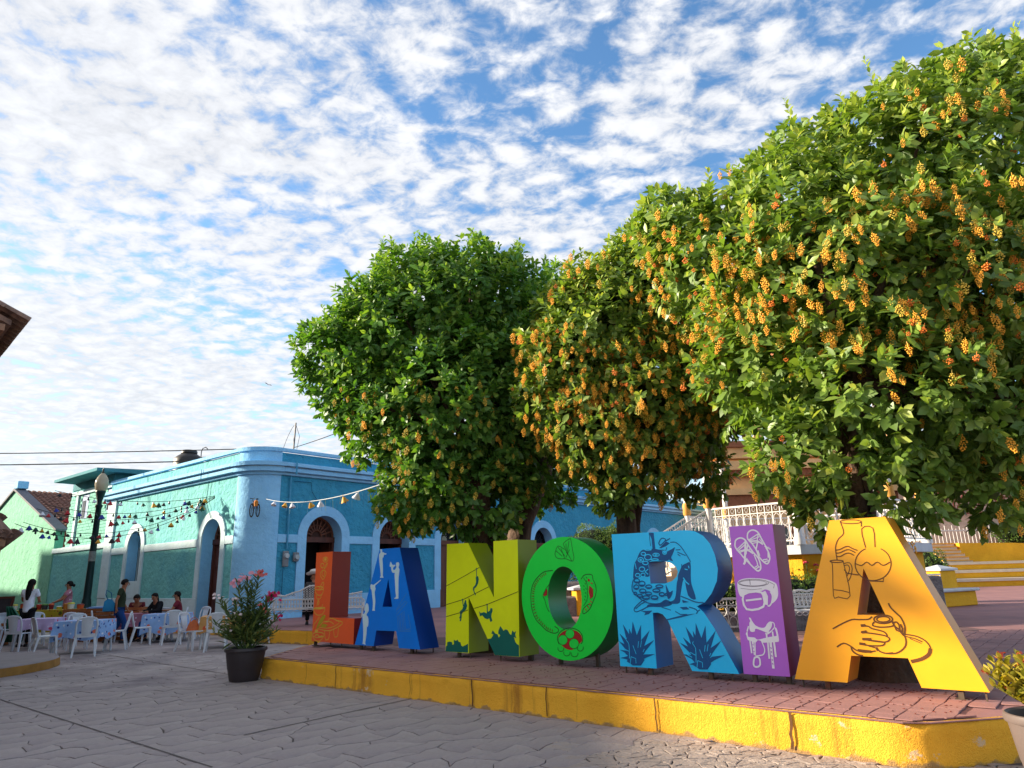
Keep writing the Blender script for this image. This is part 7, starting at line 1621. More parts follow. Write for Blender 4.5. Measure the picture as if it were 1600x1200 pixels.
def trunk_part(root, pts, rads, name, n=12, fl=1.0):
    q = MB(); q.tube(pts, rads, n)
    q.v = [(x + .16 * fl * rads[0] * math.sin(z * 9 + 5 * math.atan2(y - pts[0][1], x - pts[0][0])), y + .12 * fl * rads[0] * math.cos(z * 7 + 4 * math.atan2(y - pts[0][1], x - pts[0][0])), z) for x, y, z in q.v]
    return q.build(name, M_bark, root, smooth=60)
def tree(label, base, trunk, blobs, n_twigs, leaf, seed, m_leaf, fruit, n_leafparts=300, limbs=9, per=8, spikes=0, width=1.3, gap=None):
    rng = np.random.default_rng(seed); bx, by, bz = base
    t = thing('fruiting_tree', label, 'tree', base, 0, 'round clipped trees beside the letters')
    bl = [tuple([b[0] - bx, b[1] - by, b[2] - bz] + list(b[3:])) for b in blobs]
    for i, (pts, rads) in enumerate(trunk): trunk_part(t, [(x - bx, y - by, z - bz) for x, y, z in pts], rads, 'trunk')
    top = Vector(trunk[0][0][-1]) - Vector(base); cs = sorted(bl, key=lambda b: -b[3])[:limbs]
    for b in cs:
        e = Vector(b[:3]); md = top.lerp(e, .5) + Vector((0, 0, -.15)); q = MB(); q.tube([top - Vector((0, 0, .15)), md, e, e + (e - top).normalized() * b[3] * .45], [.085, .05, .03, .012], 7); q.build('branch', M_bark, t, smooth=60)
    P, out, tw, (pos, dr, nr, sz, vr) = crown(bl, n_twigs, rng, leaf, per)
    if gap:                                       # an opening in the leaves through which the trunk shows
        w_ = pos + np.array(base); ok = ~((np.abs(w_[:, 0] / w_[:, 1] - gap[0]) < gap[1]) & (w_[:, 1] < gap[2]) & (w_[:, 2] > gap[3]) & (w_[:, 2] < gap[4])); pos, dr, nr, sz, vr = [a_[ok] for a_ in (pos, dr, nr, sz, vr)]
    if spikes:                                    # upright leader shoots along the top
        up = np.where((out[:, 2] > .30) | ((out[:, 2] > -.1) & (rng.random(len(out)) < .25)))[0]; up = rng.choice(up, size=min(spikes, len(up)), replace=False); ex = [[], [], [], [], []]
        for i in up:
            h = rng.uniform(.2, .5) * (1.5 if rng.random() < .3 else 1); ax = np.array([rng.normal() * .22, rng.normal() * .22, 1.0]) + out[i] * .7 * (1 - max(0, out[i, 2])); ax /= np.linalg.norm(ax); k = int(h / .024)
            for j in range(k):
                f = j / k; a = 2.4 * j; d = np.array([math.cos(a), math.sin(a), .5 + .8 * f]); ex[0].append(P[i] + ax * h * f); ex[1].append(d); ex[2].append(ax + rng.normal(size=3) * .2); ex[3].append(leaf * (.95 - .45 * f) * rng.uniform(.8, 1.1)); ex[4].append(min(1, .45 + .35 * f + .1 * rng.normal()))
        if ex[0]: pos, dr, nr, sz, vr = [np.concatenate([a_, np.array(b_)]) for a_, b_ in zip((pos, dr, nr, sz, vr), ex)]
    camd = np.array([-bx, -by, 1.5 - bz]); dist = np.linalg.norm(pos - camd, axis=1)
    inside = np.ones(len(pos), bool)
    wp = pos + np.array(base); inside = (np.abs(wp[:, 0]) < .74 * wp[:, 1]); order = np.argsort(dist - sz * 6 + (~inside) * 50); near = order[:n_leafparts]; mask = np.ones(len(pos), bool); mask[near] = False
    obj('foliage', leaves_mesh('foliage', pos[mask], dr[mask], nr[mask], sz[mask], vr[mask], m_leaf, width), t, 'stuff')
    proto = [leaves_mesh('leaf', np.zeros((1, 3)), np.array([[0, 1., 0]]), np.array([[0, 0, 1.]]), np.ones(1), np.array([v]), m_leaf, width) for v in (.2, .4, .6, .8, .95)]
    for i in near:
        d = Vector(dr[i]).normalized(); s_ = d.cross(Vector(nr[i])).normalized(); u = s_.cross(d); mm = Matrix((s_, d, u)).transposed().to_4x4()
        o = obj('leaf', proto[int(min(.99, vr[i]) * 5)], t); o.matrix_local = Matrix.Translation(Vector(pos[i])) @ mm @ Matrix.Scale(float(sz[i]), 4)
    # fruit hangs from twigs; the share that shows largest stays single
    w_or, n_f, n_single, fs = fruit; side = (out @ (camd / np.linalg.norm(camd))) + rng.random(len(P)) * .5
    wP = P + np.array(base)
    depth_ = np.linalg.norm(P - camd, axis=1); cand = np.where((side > .25) & (out[:, 2] < .8) & (depth_ < np.median(depth_) + .2))[0]
    wt = w_or(wP[cand], rng); keep = cand[np.argsort(-wt)[:n_f]]; keep = keep[np.argsort(np.linalg.norm(P[keep] - camd, axis=1))]
    rest = MB()
    for q_, i in enumerate(keep):
        ripe = rng.random(); mi_ = fs[int(rng.integers(len(fs)))]; p = Vector(P[i]) + Vector(out[i]) * leaf * 1.0 + Vector(camd).normalized() * leaf * .5 + Vector((0, 0, -.02)); sc = rng.uniform(.45, .9)
        if q_ < n_single:
            o = obj('fruit_cluster', FM[mi_], t); o.location = p; o.scale = (sc,) * 3; o.rotation_euler = (rng.normal() * .2, rng.normal() * .2, rng.random() * 6)
        else:
            me = FM[mi_]; rest.add([(v.co.x * sc + p.x, v.co.y * sc + p.y, v.co.z * sc + p.z) for v in me.vertices], [tuple(f.vertices) for f in me.polygons], (0, 0, 1, 2)[mi_])
    if rest.f: rest.build('hanging_fruit', [M_fruitO, M_fruitY, M_fruitR], t, smooth=80, kind='stuff')
    print(label[:30], len(pos), len(keep)); return t
B_left = [(-1.79, 12.00, 5.84, 1.31), (-0.73, 12.00, 6.28, 1.15), (-2.73, 11.90, 5.32, 0.94), (-1.11, 11.60, 4.28, 1.32), (-1.32, 11.50, 3.22, 0.87), (-0.22, 11.70, 4.74, 1.06), (-1.97, 11.60, 4.24, 0.90), (-0.63, 11.60, 2.90, 0.77), (-0.03, 11.90, 3.63, 0.83), (-0.07, 12.20, 6.62, 0.76), (-1.59, 12.20, 6.74, 0.82), (-3.38, 11.90, 5.50, 0.46), (-1.73, 11.50, 2.71, 0.44), (-2.32, 12.00, 6.10, 0.71), (-2.68, 11.70, 4.57, 0.56), (-1.3, 13.1, 5.6, 1.3), (-1.0, 12.9, 4.0, 1.1), (-2.1, 12.9, 5.0, .9)]
B_rear = [(1.16, 14.00, 7.1, 0.75), (1.64, 14.20, 6.6, 1.05), (0.83, 14.00, 5.90, 1.15), (0.40, 13.80, 3.51, 0.79), (0.52, 14.00, 4.80, 1.06), (1.3, 15.1, 6.0, 1.3), (1.6, 14.6, 4.6, 1.0)]
B_mid = [(2.12, 10.6, 6.42, .5), (1.9, 10.9, 6.0, .6), (2.95, 10.6, 6.2, .65), (.95, 10.8, 5.6, .5), (0.94, 10.40, 4.60, 0.78), (1.70, 10.70, 5.38, 1.05), (2.05, 10.30, 4.08, 1.03), (1.18, 10.20, 3.59, 0.73), (1.87, 10.20, 3.23, 0.63), (0.62, 10.30, 3.92, 0.54), (2.69, 10.60, 4.77, 0.97), (2.24, 11.00, 6.15, 0.68), (2.65, 10.50, 3.91, 0.79), (1.48, 10.30, 2.81, 0.40), (2.83, 10.90, 3.09, 0.48), (2.70, 11.00, 5.92, 0.92), (1.53, 11.10, 6.0, 0.46), (3.33, 10.90, 4.41, 0.83), (2.0, 11.6, 5.0, 1.1), (2.6, 11.6, 4.0, .9), (1.5, 11.4, 4.2, .8)]
B_right = [(2.30, 8.9, 6.1, .48), (3.86, 8.20, 5.95, 0.88), (5.26, 8.00, 6.45, 1.08), (6.62, 8.20, 6.88, 1.12), (2.88, 8.60, 5.44, 0.86), (3.85, 7.80, 4.75, 1.24), (5.14, 7.60, 4.62, 1.24), (6.81, 8.00, 5.00, 1.19), (3.09, 8.00, 3.94, 0.81), (4.09, 7.50, 3.38, 1.00), (5.44, 7.60, 3.22, 1.04), (3.24, 7.70, 2.79, 0.59), (4.05, 7.50, 2.28, 0.45), (5.04, 7.60, 2.30, 0.43), (2.60, 8.80, 5.9, 0.55), (4.92, 8.30, 7.22, 0.48), (6.29, 8.20, 7.80, 0.49), (7.17, 8.30, 7.85, 0.49), (6.80, 8.00, 3.36, 0.91), (4.02, 8.40, 7.0, 0.36), (5.64, 8.30, 7.62, 0.46), (3.48, 8.60, 6.5, 0.42), (2.27, 8.90, 6.5, 0.27), (5.74, 7.90, 2.32, 0.36), (3.35, 7.60, 2.14, 0.25), (6.63, 8.20, 8.16, 0.31), (5.0, 9.3, 5.6, 1.3), (6.5, 9.2, 5.6, 1.2), (4.2, 9.1, 4.2, 1.1), (5.6, 9.0, 3.8, 1.0)]
z_ = PZ
tree('left clipped tree with dense green crown and few yellow fruits, behind the letter N', (-.55, 11.95, z_), [([(-.55, 11.95, z_ - .05), (-.56, 11.93, z_ + .25), (-.62, 11.9, 1.5), (-.66, 11.85, 2.6), (-.7, 11.9, 3.6)], [.38, .30, .25, .23, .16]), ([(-.38, 11.9, z_), (-.36, 11.88, 1.4), (-.3, 11.9, 2.4)], [.2, .17, .14])],
     B_left, 7400, .15, 1, M_leafB, (lambda p, r: r.random(len(p)) + .25 * (p[:, 2] < 4.5), 280, 130, [2, 2, 2, 0]), spikes=150)
tree('dark green tree standing behind the left clipped tree', (-.15, 12.7, z_), [([(-.2, 12.7, z_), (-.12, 12.65, 1.4), (.12, 12.6, 2.4), (.45, 12.9, 3.3), (.8, 13.5, 4.4)], [.28, .24, .22, .2, .14])],
     B_rear, 3600, .15, 2, M_leafB, (lambda p, r: r.random(len(p)), 40, 40, [2, 0]), n_leafparts=60, spikes=90)
tree('middle clipped tree heavy with orange fruit, behind the letters O and R', (1.72, 10.95, z_), [([(1.72, 10.95, z_), (1.70, 10.92, 1.4), (1.69, 10.85, 2.4), (1.75, 10.8, 3.4)], [.19, .145, .125, .11]), ([(1.78, 11.05, z_), (1.86, 11.05, 2.2), (2.1, 11.0, 3.4)], [.1, .08, .06])],
     B_mid, 6800, .14, 3, M_leafA, (lambda p, r: r.random(len(p)) + .55 * (p[:, 2] < 5) * (p[:, 2] > 2.8) + .45 * np.sin(3.1 * p[:, 0] + 1) * np.sin(2.7 * p[:, 2]), 1350, 300, [0, 0, 1, 0, 2, 2, 3]), spikes=60)
tree('large right tree with orange fruit whose trunk stands behind the yellow letter', (3.95, 8.0, z_), [([(3.98, 8.05, z_ - .05), (3.96, 8.02, z_ + .18), (3.92, 7.98, z_ + .5), (3.88, 7.95, 1.6), (3.85, 7.92, 2.6), (4.1, 8.1, 3.8)], [.50, .36, .24, .165, .145, .12])],
     B_right, 9200, .15, 4, M_leafA, (lambda p, r: r.random(len(p)) + .75 * ((p[:, 2] < 5.8) & (p[:, 2] > 3.6)) + .25 * (p[:, 0] > 4.6) + .6 * np.sin(2.6 * p[:, 0]) * np.sin(2.9 * p[:, 2] + .6), 1450, 300, [0, 1, 0, 1, 2, 2, 3]), spikes=190, limbs=14, gap=(.487, .017, 8.1, 2.1, 3.0))
# ================================================================= bandstand, steps, planters and benches to the right
M_yel = stucco('yellow_plaster', lin(226, 168, 44), lin(210, 150, 38), .35, 14)
M_cream = mat('cream_step', lin(206, 190, 168), .8, .1, 3, bump=.3, bs=20)
M_ledge = mat('pale_grey_ledge', lin(190, 192, 196), .75, .1, 3, bump=.2, bs=20)
M_tan = stucco('tan_plaster', lin(222, 178, 124), lin(206, 158, 110), .3, 8)
M_frieze = mat('brown_frieze', lin(140, 88, 60), .8, .2, 6)
M_pinkst = mat('pale_pink_stone', lin(206, 180, 162), .85, .15, 4, bump=.4, bs=14, col2=lin(180, 148, 132), c2s=1.5)
M_stone2 = mat('grey_rough_stone', lin(126, 120, 122), .9, .25, 9, bump=1.0, bs=30, bd=.03, col2=lin(92, 88, 92), c2s=8)
M_gold = mat('ochre_ring', lin(206, 150, 70), .6, .15)
KX, KY, KR, KZ = 7.15, 17.9, 2.75, 1.98
KS = thing('bandstand', 'white railed bandstand on a yellow walled base behind the letters R and I', 'bandstand', (KX, KY, 0), R(22.5))
oct_ = [(KR * math.cos(R(45 * i)), KR * math.sin(R(45 * i))) for i in range(8)]
q = MB(); q.prism([[(x * .95, y * .95) for x, y in oct_]], lambda a, b, d: (a, b, d), KZ - .20, .3); q.build('base_wall', M_yel, KS)
q = MB(); q.prism([[(x * 1.03, y * 1.03) for x, y in oct_]], lambda a, b, d: (a, b, d), KZ, KZ - .199); q.build('floor_ledge', M_ledge, KS)
def railing_panel(q, a, b, z0, h, slope=0.0, n=None):
    """Cast panel: two rails, balusters, hoops."""
    a = Vector(a); b = Vector(b); L_ = (b - a).length; n = n or max(2, int(L_ / .17)); P = lambda t, z: Vector((a.x + (b.x - a.x) * t, a.y + (b.y - a.y) * t, z0 + slope * t + z))
    q.beam(P(0, h), P(1, h), .05, .04); q.beam(P(0, .10), P(1, .10), .03, .03); q.beam(P(0, h * .80), P(1, h * .80), .02, .02)
    for i in range(n + 1): q.beam(P(i / n, .06), P(i / n, h), .016, .016, up=(1, 0, 0))
    d = (b - a).normalized()
    for i in range(n):
        t = (i + .5) / n; w_ = L_ / n * .42
        for zc, hh in ((h * .30, h * .17), (h * .62, h * .15)):
            q.tube([P(t, zc) + d * (w_ * math.cos(s)) + Vector((0, 0, hh * math.sin(s))) for s in [2 * math.pi * k / 8 for k in range(8)]], .010, 4, closed=True)
        q.tube([P(t, h * .90) + d * (w_ * .5 * math.cos(s)) + Vector((0, 0, h * .06 * math.sin(s))) for s in [2 * math.pi * k / 6 for k in range(6)]], .008, 4, closed=True)
for i in range(8):
    a = oct_[i]; b = oct_[(i + 1) % 8]
    if i == 3: continue                            # the stair opens here
    q = MB(); railing_panel(q, (*a, 0), (*b, 0), KZ, .92); q.build('railing', M_wiron, KS)
for x, y in oct_:
    q = MB(); q.lathe([(.12, KZ + .001), (.12, KZ + .12), (.085, KZ + .2), (.07, KZ + 1.0), (.065, KZ + 4.0)], c=(x, y), n=10); c_ = q.build('column', M_wiron, KS, smooth=40)
    q = MB(); q.lathe([(.09, KZ + .95), (.11, KZ + 1.0), (.10, KZ + 1.12), (.115, KZ + 1.2), (.085, KZ + 1.28)], c=(x, y), n=10, cap=False); q.build('column_ring', M_gold, c_, smooth=50)
q = MB(); q.lathe([(KR * 1.08, KZ + 4.0), (KR * 1.1, KZ + 4.15), (KR * .5, KZ + 5.2), (.3, KZ + 6.0), (.0, KZ + 6.4)], n=8); q.build('roof', mat('terracotta_metal', lin(190, 120, 80), .6, .15), KS)
# stair on the left flank
q = MB(); ax1, ay1 = oct_[3]; ax2, ay2 = oct_[4]; mid = Vector(((ax1 + ax2) / 2, (ay1 + ay2) / 2, 0)); od = mid.normalized(); td = Vector((-od.y, od.x, 0)); 
for i in range(9):
    z1 = KZ - .19 * i - .01; c_ = mid + od * (.30 * i + .1); v = []
    for zz in (.3, z1):
        for s1, s2 in ((-1, 0), (1, 0), (1, 1), (-1, 1)): p = c_ + td * s1 * 1.0 + od * (.30 * s2); v.append((p.x, p.y, zz - .002 * i))
    q.add(v, [(3, 2, 1, 0), (4, 5, 6, 7), (0, 1, 5, 4), (1, 2, 6, 5), (2, 3, 7, 6), (3, 0, 4, 7)])
q.build('stair', M_cream, KS)
for s1 in (-1, 1):
    q = MB(); a = mid + td * s1 * 1.05; b = a + od * 2.7; railing_panel(q, a, b, KZ, .92, slope=-1.55); q.build('stair_railing', M_wiron, KS)
    q = MB(); q.lathe([(.11, .3), (.11, 1.3), (.14, 1.35), (.14, 1.4), (.06, 1.5)], c=(b.x, b.y), n=8); q.build('newel', M_wiron, KS)

# ---- tan municipal building behind everything on the right
TB = thing('municipal_building', 'tan building with stepped cornices and a brown frieze behind the bandstand', 'building', (0, 0, 0))
q = MB(); q.box(15.5, 70, 46, 60, 0, 7.2); q.box(13.0, 24, 45.5, 45.99, 0, 8.2); q.build('wall', M_tan, TB)
for z0, z1, o_, m in ((5.4, 6.1, .25, M_frieze), (6.12, 6.5, .5, M_tan), (7.3, 7.7, .35, M_frieze), (7.72, 8.3, .6, M_tan), (8.5, 9.2, .3, M_tan), (9.21, 9.6, .55, M_frieze)):
    q = MB(); q.box(13 - o_ * .5, 40, 45.4 - o_, 46.2, z0, z1); q.build('cornice', m, TB)
for i in range(6):
    q = MB(); x = 14 + i * 2.2; q.lathe([(.35, 9.61), (.35, 9.9), (.15, 10.2), (.28, 10.7), (.05, 11.4)], c=(x, 45.5), n=8); q.build('finial', M_tan, TB, smooth=50)
for i in range(7):
    x = 17 + i * 3.2; q = MB(); q.box(x - .7, x + .7, 45.3, 45.45, 1.2, 4.2); w_ = q.build('window', M_frieze, TB); q = MB(); q.box(x - .5, x + .5, 45.25, 45.29, 1.4, 4.0); q.build('pane', M_glass, w_)
WB = thing('stone_wall', 'pale pink stone retaining wall behind the yellow steps', 'wall', (0, 0, 0))
q = MB(); q.box(24, 60, 43.0, 44.0, 0, 6.2, bev=.05); q.build('wall_body', M_pinkst, WB)
M_redrail = mat('red_brown_rail', lin(128, 70, 58), .6, .15)
q = MB()
for z in (4.4, 5.3, 6.2, 7.0): q.beam((25, 42.6, z), (48, 42.6, z), .10, .10)
for i in range(16):
    x = 25 + i * 1.5; q.beam((x, 42.58, 4.2), (x, 42.58, 7.2), .09, .09, up=(1, 0, 0)); q.beam((x, 42.62, 4.4), (x + 1.5, 42.62, 7.0), .06, .06); q.beam((x + 1.5, 42.64, 4.4), (x, 42.64, 7.0), .06, .06)
tag(q.build('lattice_railing', M_redrail), 'reddish brown lattice railing of the upper terrace at the right', 'railing')
# ---- yellow amphitheatre steps
ST = thing('terrace_steps', 'broad yellow and cream terrace steps at the right rear', 'steps', (0, 0, 0))
for i in range(3):
    z0 = PZ + i * .42; y = 37.0 + i * 1.1
    q = MB(); q.box(21.9, 60, y, y + 6 - i, z0 + (.001 if i else -.1), z0 + .26); q.build('riser', M_yel, ST)
    q = MB(); q.box(21.8, 60, y - .06, y + 6 - i, z0 + .261, z0 + .40); q.build('tread', M_cream, ST)
q = MB(); y = 40.4
vs = [(25.0, y, 1.55), (30, y, 1.55), (60, y, 1.55), (60, y, 1.9), (32, y, 2.3), (28, y, 2.55), (25.0, y, 2.62)]; q.prism([[(a, c) for a, b, c in vs]], lambda a, b, d: (a, d, b), y, y + .5); q.build('parapet', M_yel, ST)
q = MB()
for i in range(6): q.box(23.3, 24.9, 39.3 + i * .3, 42.2, 1.5 + i * .19, 1.5 + (i + 1) * .19 - .04)
q.build('small_stair', M_cream, ST)
q = MB()
for i in range(6): q.box(23.25, 24.93, 39.24 + i * .3, 42.1, 1.5 + (i + 1) * .19 - .038, 1.5 + (i + 1) * .19)
q.build('stair_edge', M_yel, ST)
q = MB(); n = 60
for i in range(n): q.beam((20 + i * .22, 42.3, 2.5), (20 + i * .22, 42.3, 3.7 if i % 2 else 3.5), .03, .03, up=(1, 0, 0))
q.beam((20, 42.3, 3.4), (33, 42.3, 3.4), .05, .05); tag(q.build('picket_fence', M_wiron), 'thin white picket railing above the small stair at the right', 'fence')

# ---- clipped hedges
M_hedge = leaf_material('hedge_leaf', lin(44, 74, 28), lin(84, 116, 40), lin(140, 156, 64), .2)
def hedge(name, label, blobs, n, leaf, seed, base):
    rng = np.random.default_rng(seed); t = thing(name, label, 'hedge', base, 0, 'clipped green hedges'); B = [tuple([b[0] - base[0], b[1] - base[1], b[2] - base[2]] + list(b[3:])) for b in blobs]
    P, out, tw, (pos, dr, nr, sz, vr) = crown(B, n, rng, leaf, 5, .12)
    obj('foliage', leaves_mesh('hedge_leaves', pos, dr, nr, sz, vr, M_hedge), t, 'stuff')
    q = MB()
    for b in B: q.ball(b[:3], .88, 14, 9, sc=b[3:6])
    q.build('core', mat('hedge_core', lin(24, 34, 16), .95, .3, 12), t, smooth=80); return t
hedge('round_hedge', 'rounded hedge with yellowish top behind the letters O and R', [(2.35, 22.1, 2.1, .95, .85, .82), (3.15, 22.2, 2.1, .9, .85, .86)], 3200, .06, 21, (2.6, 22.1, 1.3))
hedge('round_hedge', 'small round hedge beside the slanted edge of the yellow letter', [(13.2, 23.2, 1.15, .62, .62, .85)], 1400, .06, 22, (13.2, 23.2, PZ))
hedge('box_hedge', 'low hedge in the planter behind the yellow bench', [(11.2, 21.1, .98, .8, .45, .36), (10.4, 20.7, .98, .7, .45, .34)], 1500, .05, 23, (11.2, 21.1, PZ))
hedge('box_hedge', 'dark clipped hedge on the upper terrace at the right', [(29.5, 41.8, 3.1, 1.5, .6, .62), (31.5, 41.8, 3.1, 1.4, .6, .6)], 1500, .09, 24, (30, 41.8, 2.4))
hedge('box_hedge', 'low hedge of the flower bed between the purple and yellow letters', [(5.2, 14.9, 1.02, 1.2, .5, .34), (6.6, 15.1, 1.02, 1.2, .5, .34), (4.0, 15.1, 1.0, .7, .5, .32)], 2200, .05, 25, (5.4, 15.0, PZ))
# ---- flower bed: roses, iron edging, bench in front
M_petal = mat('rose_petal', lin(206, 70, 90), .6, .2, 20); M_stem = mat('green_stem', lin(70, 92, 50), .7, .2)
rng = np.random.default_rng(31)
for i in range(7):
    x = 4.6 + i * .34 + rng.normal() * .06; y = 15.6 + rng.normal() * .2; h = .95 + .35 * rng.random()
    t = thing('rose_bush', 'red flowering rose bush in the bed behind the letters, %s from the purple letter' % 'nearest second third fourth fifth sixth farthest'.split()[i], 'rose bush', (x, y, PZ), 0, 'rose bushes in the flower bed')
    q = MB(); tips = []
    for k in range(5): e = Vector((rng.normal() * .18, rng.normal() * .15, h * (.8 + .3 * rng.random()))); q.tube([(0, 0, 0), e * .5 + Vector((rng.normal() * .04, 0, .05)), e], [.012, .008, .005], 4); tips.append(e)
    q.build('stem', M_stem, t); pos = np.concatenate([np.array(e) * f + rng.normal(size=(1, 3)) * .05 for e in tips for f in np.linspace(.3, 1, 12)]); n = len(pos)
    obj('foliage', leaves_mesh('rose_leaves', pos, unit(n, rng), unit(n, rng), np.full(n, .07), rng.random(n) * .7, M_leafA, 1.4), t, 'stuff')
    for e in tips[:4]:
        q = MB()
        for k in range(7): a = 2.4 * k; r_ = .012 + .006 * k; q.ball(e + Vector((r_ * math.cos(a), r_ * math.sin(a), .02 - .003 * k)), .022, 5, 3)
        q.build('flower', M_petal, t, smooth=80)
q = MB(); railing_panel(q, (3.9, 14.3, 0), (7.4, 14.5, 0), PZ, .62, n=18); t = tag(q.build('bed_fence', M_wiron), 'low white iron fence edging the flower bed behind the purple letter', 'fence')
q = MB(); q.box(3.8, 7.6, 14.32, 15.9, PZ - .05, PZ + .36, bev=.03); tag(q.build('planter', M_stone2), 'grey stone planter holding the roses and hedge', 'planter')
q = MB(); q.box(5.5, 9.5, 16.2, 16.5, PZ, 1.25, bev=.03); tag(q.build('low_wall', M_stone2), 'rough grey stone wall below the bandstand ledge', 'wall')
bench('iron_bench', 'white iron bench seen between the purple and yellow letters', (5.15, 13.25, PZ), R(2), 1.5, crest=False)
# ---- planters with sloped caps and the grey stone apron seen through the letters O and R
for x, y, lab in ((2.12, 21.35, 'yellow planter pier with a white cap seen through the letter O'), (4.75, 15.8, 'yellow planter pier with a white cap right of the letter R')):
    t = thing('planter_pier', lab, 'pier', (x, y, PZ), R(12), 'yellow planter piers'); q = MB(); q.box(-.5, .5, -.3, .3, 0, .72, bev=.02); q.build('pier_body', M_yel, t); q = MB()
    q.add([(-.62, -.42, .721), (.62, -.42, .721), (.62, .42, .721), (-.62, .42, .721), (-.62, -.42, .78), (.62, -.42, .78), (.62, .42, .78), (-.62, .42, .78), (-.2, 0, .88), (.2, 0, .88)], [(3, 2, 1, 0), (0, 1, 5, 4), (1, 2, 6, 5), (2, 3, 7, 6), (3, 0, 4, 7), (4, 5, 9, 8), (5, 6, 9), (6, 7, 8, 9), (7, 4, 8)]); q.build('cap', M_ledge, t)
q = MB(); q.box(1.0, 4.2, 21.5, 23.0, PZ - .05, 1.28, bev=.05); q.box(.9, 2.6, 21.0, 21.499, PZ - .05, .88, bev=.05); tag(q.build('planter_edge', M_stone2), 'rough grey stone planter edge seen through the letter O', 'planter')
q = MB()
for i in range(4): q.box(2.9, 7.0, 21.5 + i * .5, 24, PZ + .17 * i, PZ + .17 * (i + 1) - .05)
s_ = thing('side_steps', 'cream and yellow steps seen through the hole of the letter R', 'steps', (0, 0, 0)); q.build('riser', M_yel, s_); q = MB()
for i in range(4): q.box(2.86, 7.04, 21.45 + i * .5, 24, PZ + .17 * (i + 1) - .049, PZ + .17 * (i + 1) + .0)
q.build('tread', M_cream, s_)
# ---- yellow bench with planter at the right
YB = thing('masonry_bench', 'yellow masonry bench with a grey seat and capped pier at the right', 'bench', (11.9, 20.6, PZ), R(30))
q = MB(); q.box(-2.2, 1.55, -.2, .2, 0, .40, bev=.02); q.build('bench_base', M_yel, YB); q = MB(); q.box(-2.25, 1.62, -.30, .27, .401, .48, bev=.02); q.build('seat', M_ledge, YB)
q = MB(); q.box(.75, 1.55, .271, .80, 0, .98, bev=.02); q.build('pier', M_yel, YB); q = MB(); q.add([(.70, .22, .981), (1.6, .22, .981), (1.6, .85, .981), (.70, .85, .981), (.70, .22, 1.04), (1.6, .22, 1.04), (1.6, .85, 1.04), (.70, .85, 1.04), (1.15, .55, 1.15)], [(3, 2, 1, 0), (0, 1, 5, 4), (1, 2, 6, 5), (2, 3, 7, 6), (3, 0, 4, 7), (4, 5, 8), (5, 6, 8), (6, 7, 8), (7, 4, 8)]); q.build('pier_cap', M_ledge, YB)
q = MB(); railing_panel(q, (-2.1, .28, 0), (.72, .28, 0), .48, .40, n=10); q.build('back_panel', M_wiron, YB)
q = MB(); q.box(-2.2, .70, .32, 1.7, -.05, .36); q.box(.701, 1.4, .82, 1.7, -.05, .36); tag(q.build('planter', M_stone2, loc=(11.9, 20.6, PZ), rot=(0, 0, R(30))), 'grey planter behind the yellow masonry bench', 'planter')
# ================================================================= potted plants
M_pot = mat('dark_brown_plastic', lin(52, 44, 46), .5, .12, 4, spec=.4); M_soil = mat('dark_soil', lin(50, 40, 34), .95, .3, 20, bump=.8, bs=40)
def pot(label, loc, r, h, m=M_pot):
    t = thing('plant_pot', label, 'plant pot', loc); q = MB(); q.lathe([(r * .66, 0), (r * .70, .02), (r * .80, h * .35), (r * .81, h * .37), (r * .82, h * .38), (r * .93, h * .82), (r * .94, h * .88), (r * 1.0, h * .885), (r * 1.03, h * .92), (r * 1.0, h * .99), (r * .96, h), (r * .90, h * .98), (r * .86, h * .86)], n=32, cap=False); q.add([(r * .66 * math.cos(2 * math.pi * i / 16), r * .66 * math.sin(2 * math.pi * i / 16), .001) for i in range(16)], [tuple(range(15, -1, -1))]); q.build('pot_body', m, t, smooth=40)
    q = MB(); q.lathe([(r * .88, h * .87), (r * .4, h * .89), (0, h * .90)], n=20, cap=False); q.build('soil', M_soil, t, smooth=60); return t
pot('large dark brown pot at the near corner of the yellow kerb', (-4.36, 11.78, 0.016), .32, .50)
OL = thing('oleander_plant', 'tall oleander with pink and magenta flowers growing in the dark pot', 'plant', (-4.36, 11.78, .45))
rng = np.random.default_rng(77); M_ole = leaf_material('oleander_leaf', lin(62, 84, 44), lin(98, 116, 62), lin(150, 156, 84), .22)
tips = [(-.05, 0, 1.12, 'P'), (.02, .05, 1.02, ''), (.14, -.04, 1.16, 'S'), (-.22, .02, 1.05, 'P'), (-.50, .0, .80, 'w'), (-.42, .1, .62, ''), (-.55, -.05, .45, ''), (.30, .0, .78, 'M'), (.38, .05, .82, 'M'), (.50, .0, .50, 'm'), (.52, -.1, .30, ''), (-.30, -.1, .30, 'w'), (.15, -.12, .55, ''), (-.12, -.15, .52, 'w'), (-.35, .12, .34, 'w'), (.05, .15, .70, ''), (-.60, .1, .30, ''), (.26, .14, .5, ''), (-.05, -.2, .35, ''), (.18, -.2, .30, ''), (.22, .0, .62, 'p'), (-.2, -.1, .75, 'w')]
pos, dr, nr, sz, vr = [], [], [], [], []
M_pk = mat('pale_pink_petal', lin(232, 160, 176), .6, .1, 20, trans=.2); M_sal = mat('salmon_petal', lin(222, 110, 104), .6, .1, 20, trans=.2); M_mg = mat('magenta_petal', lin(206, 34, 96), .6, .12, 20, trans=.2); M_wh = mat('white_petal', lin(236, 214, 214), .6, .05, trans=.2)
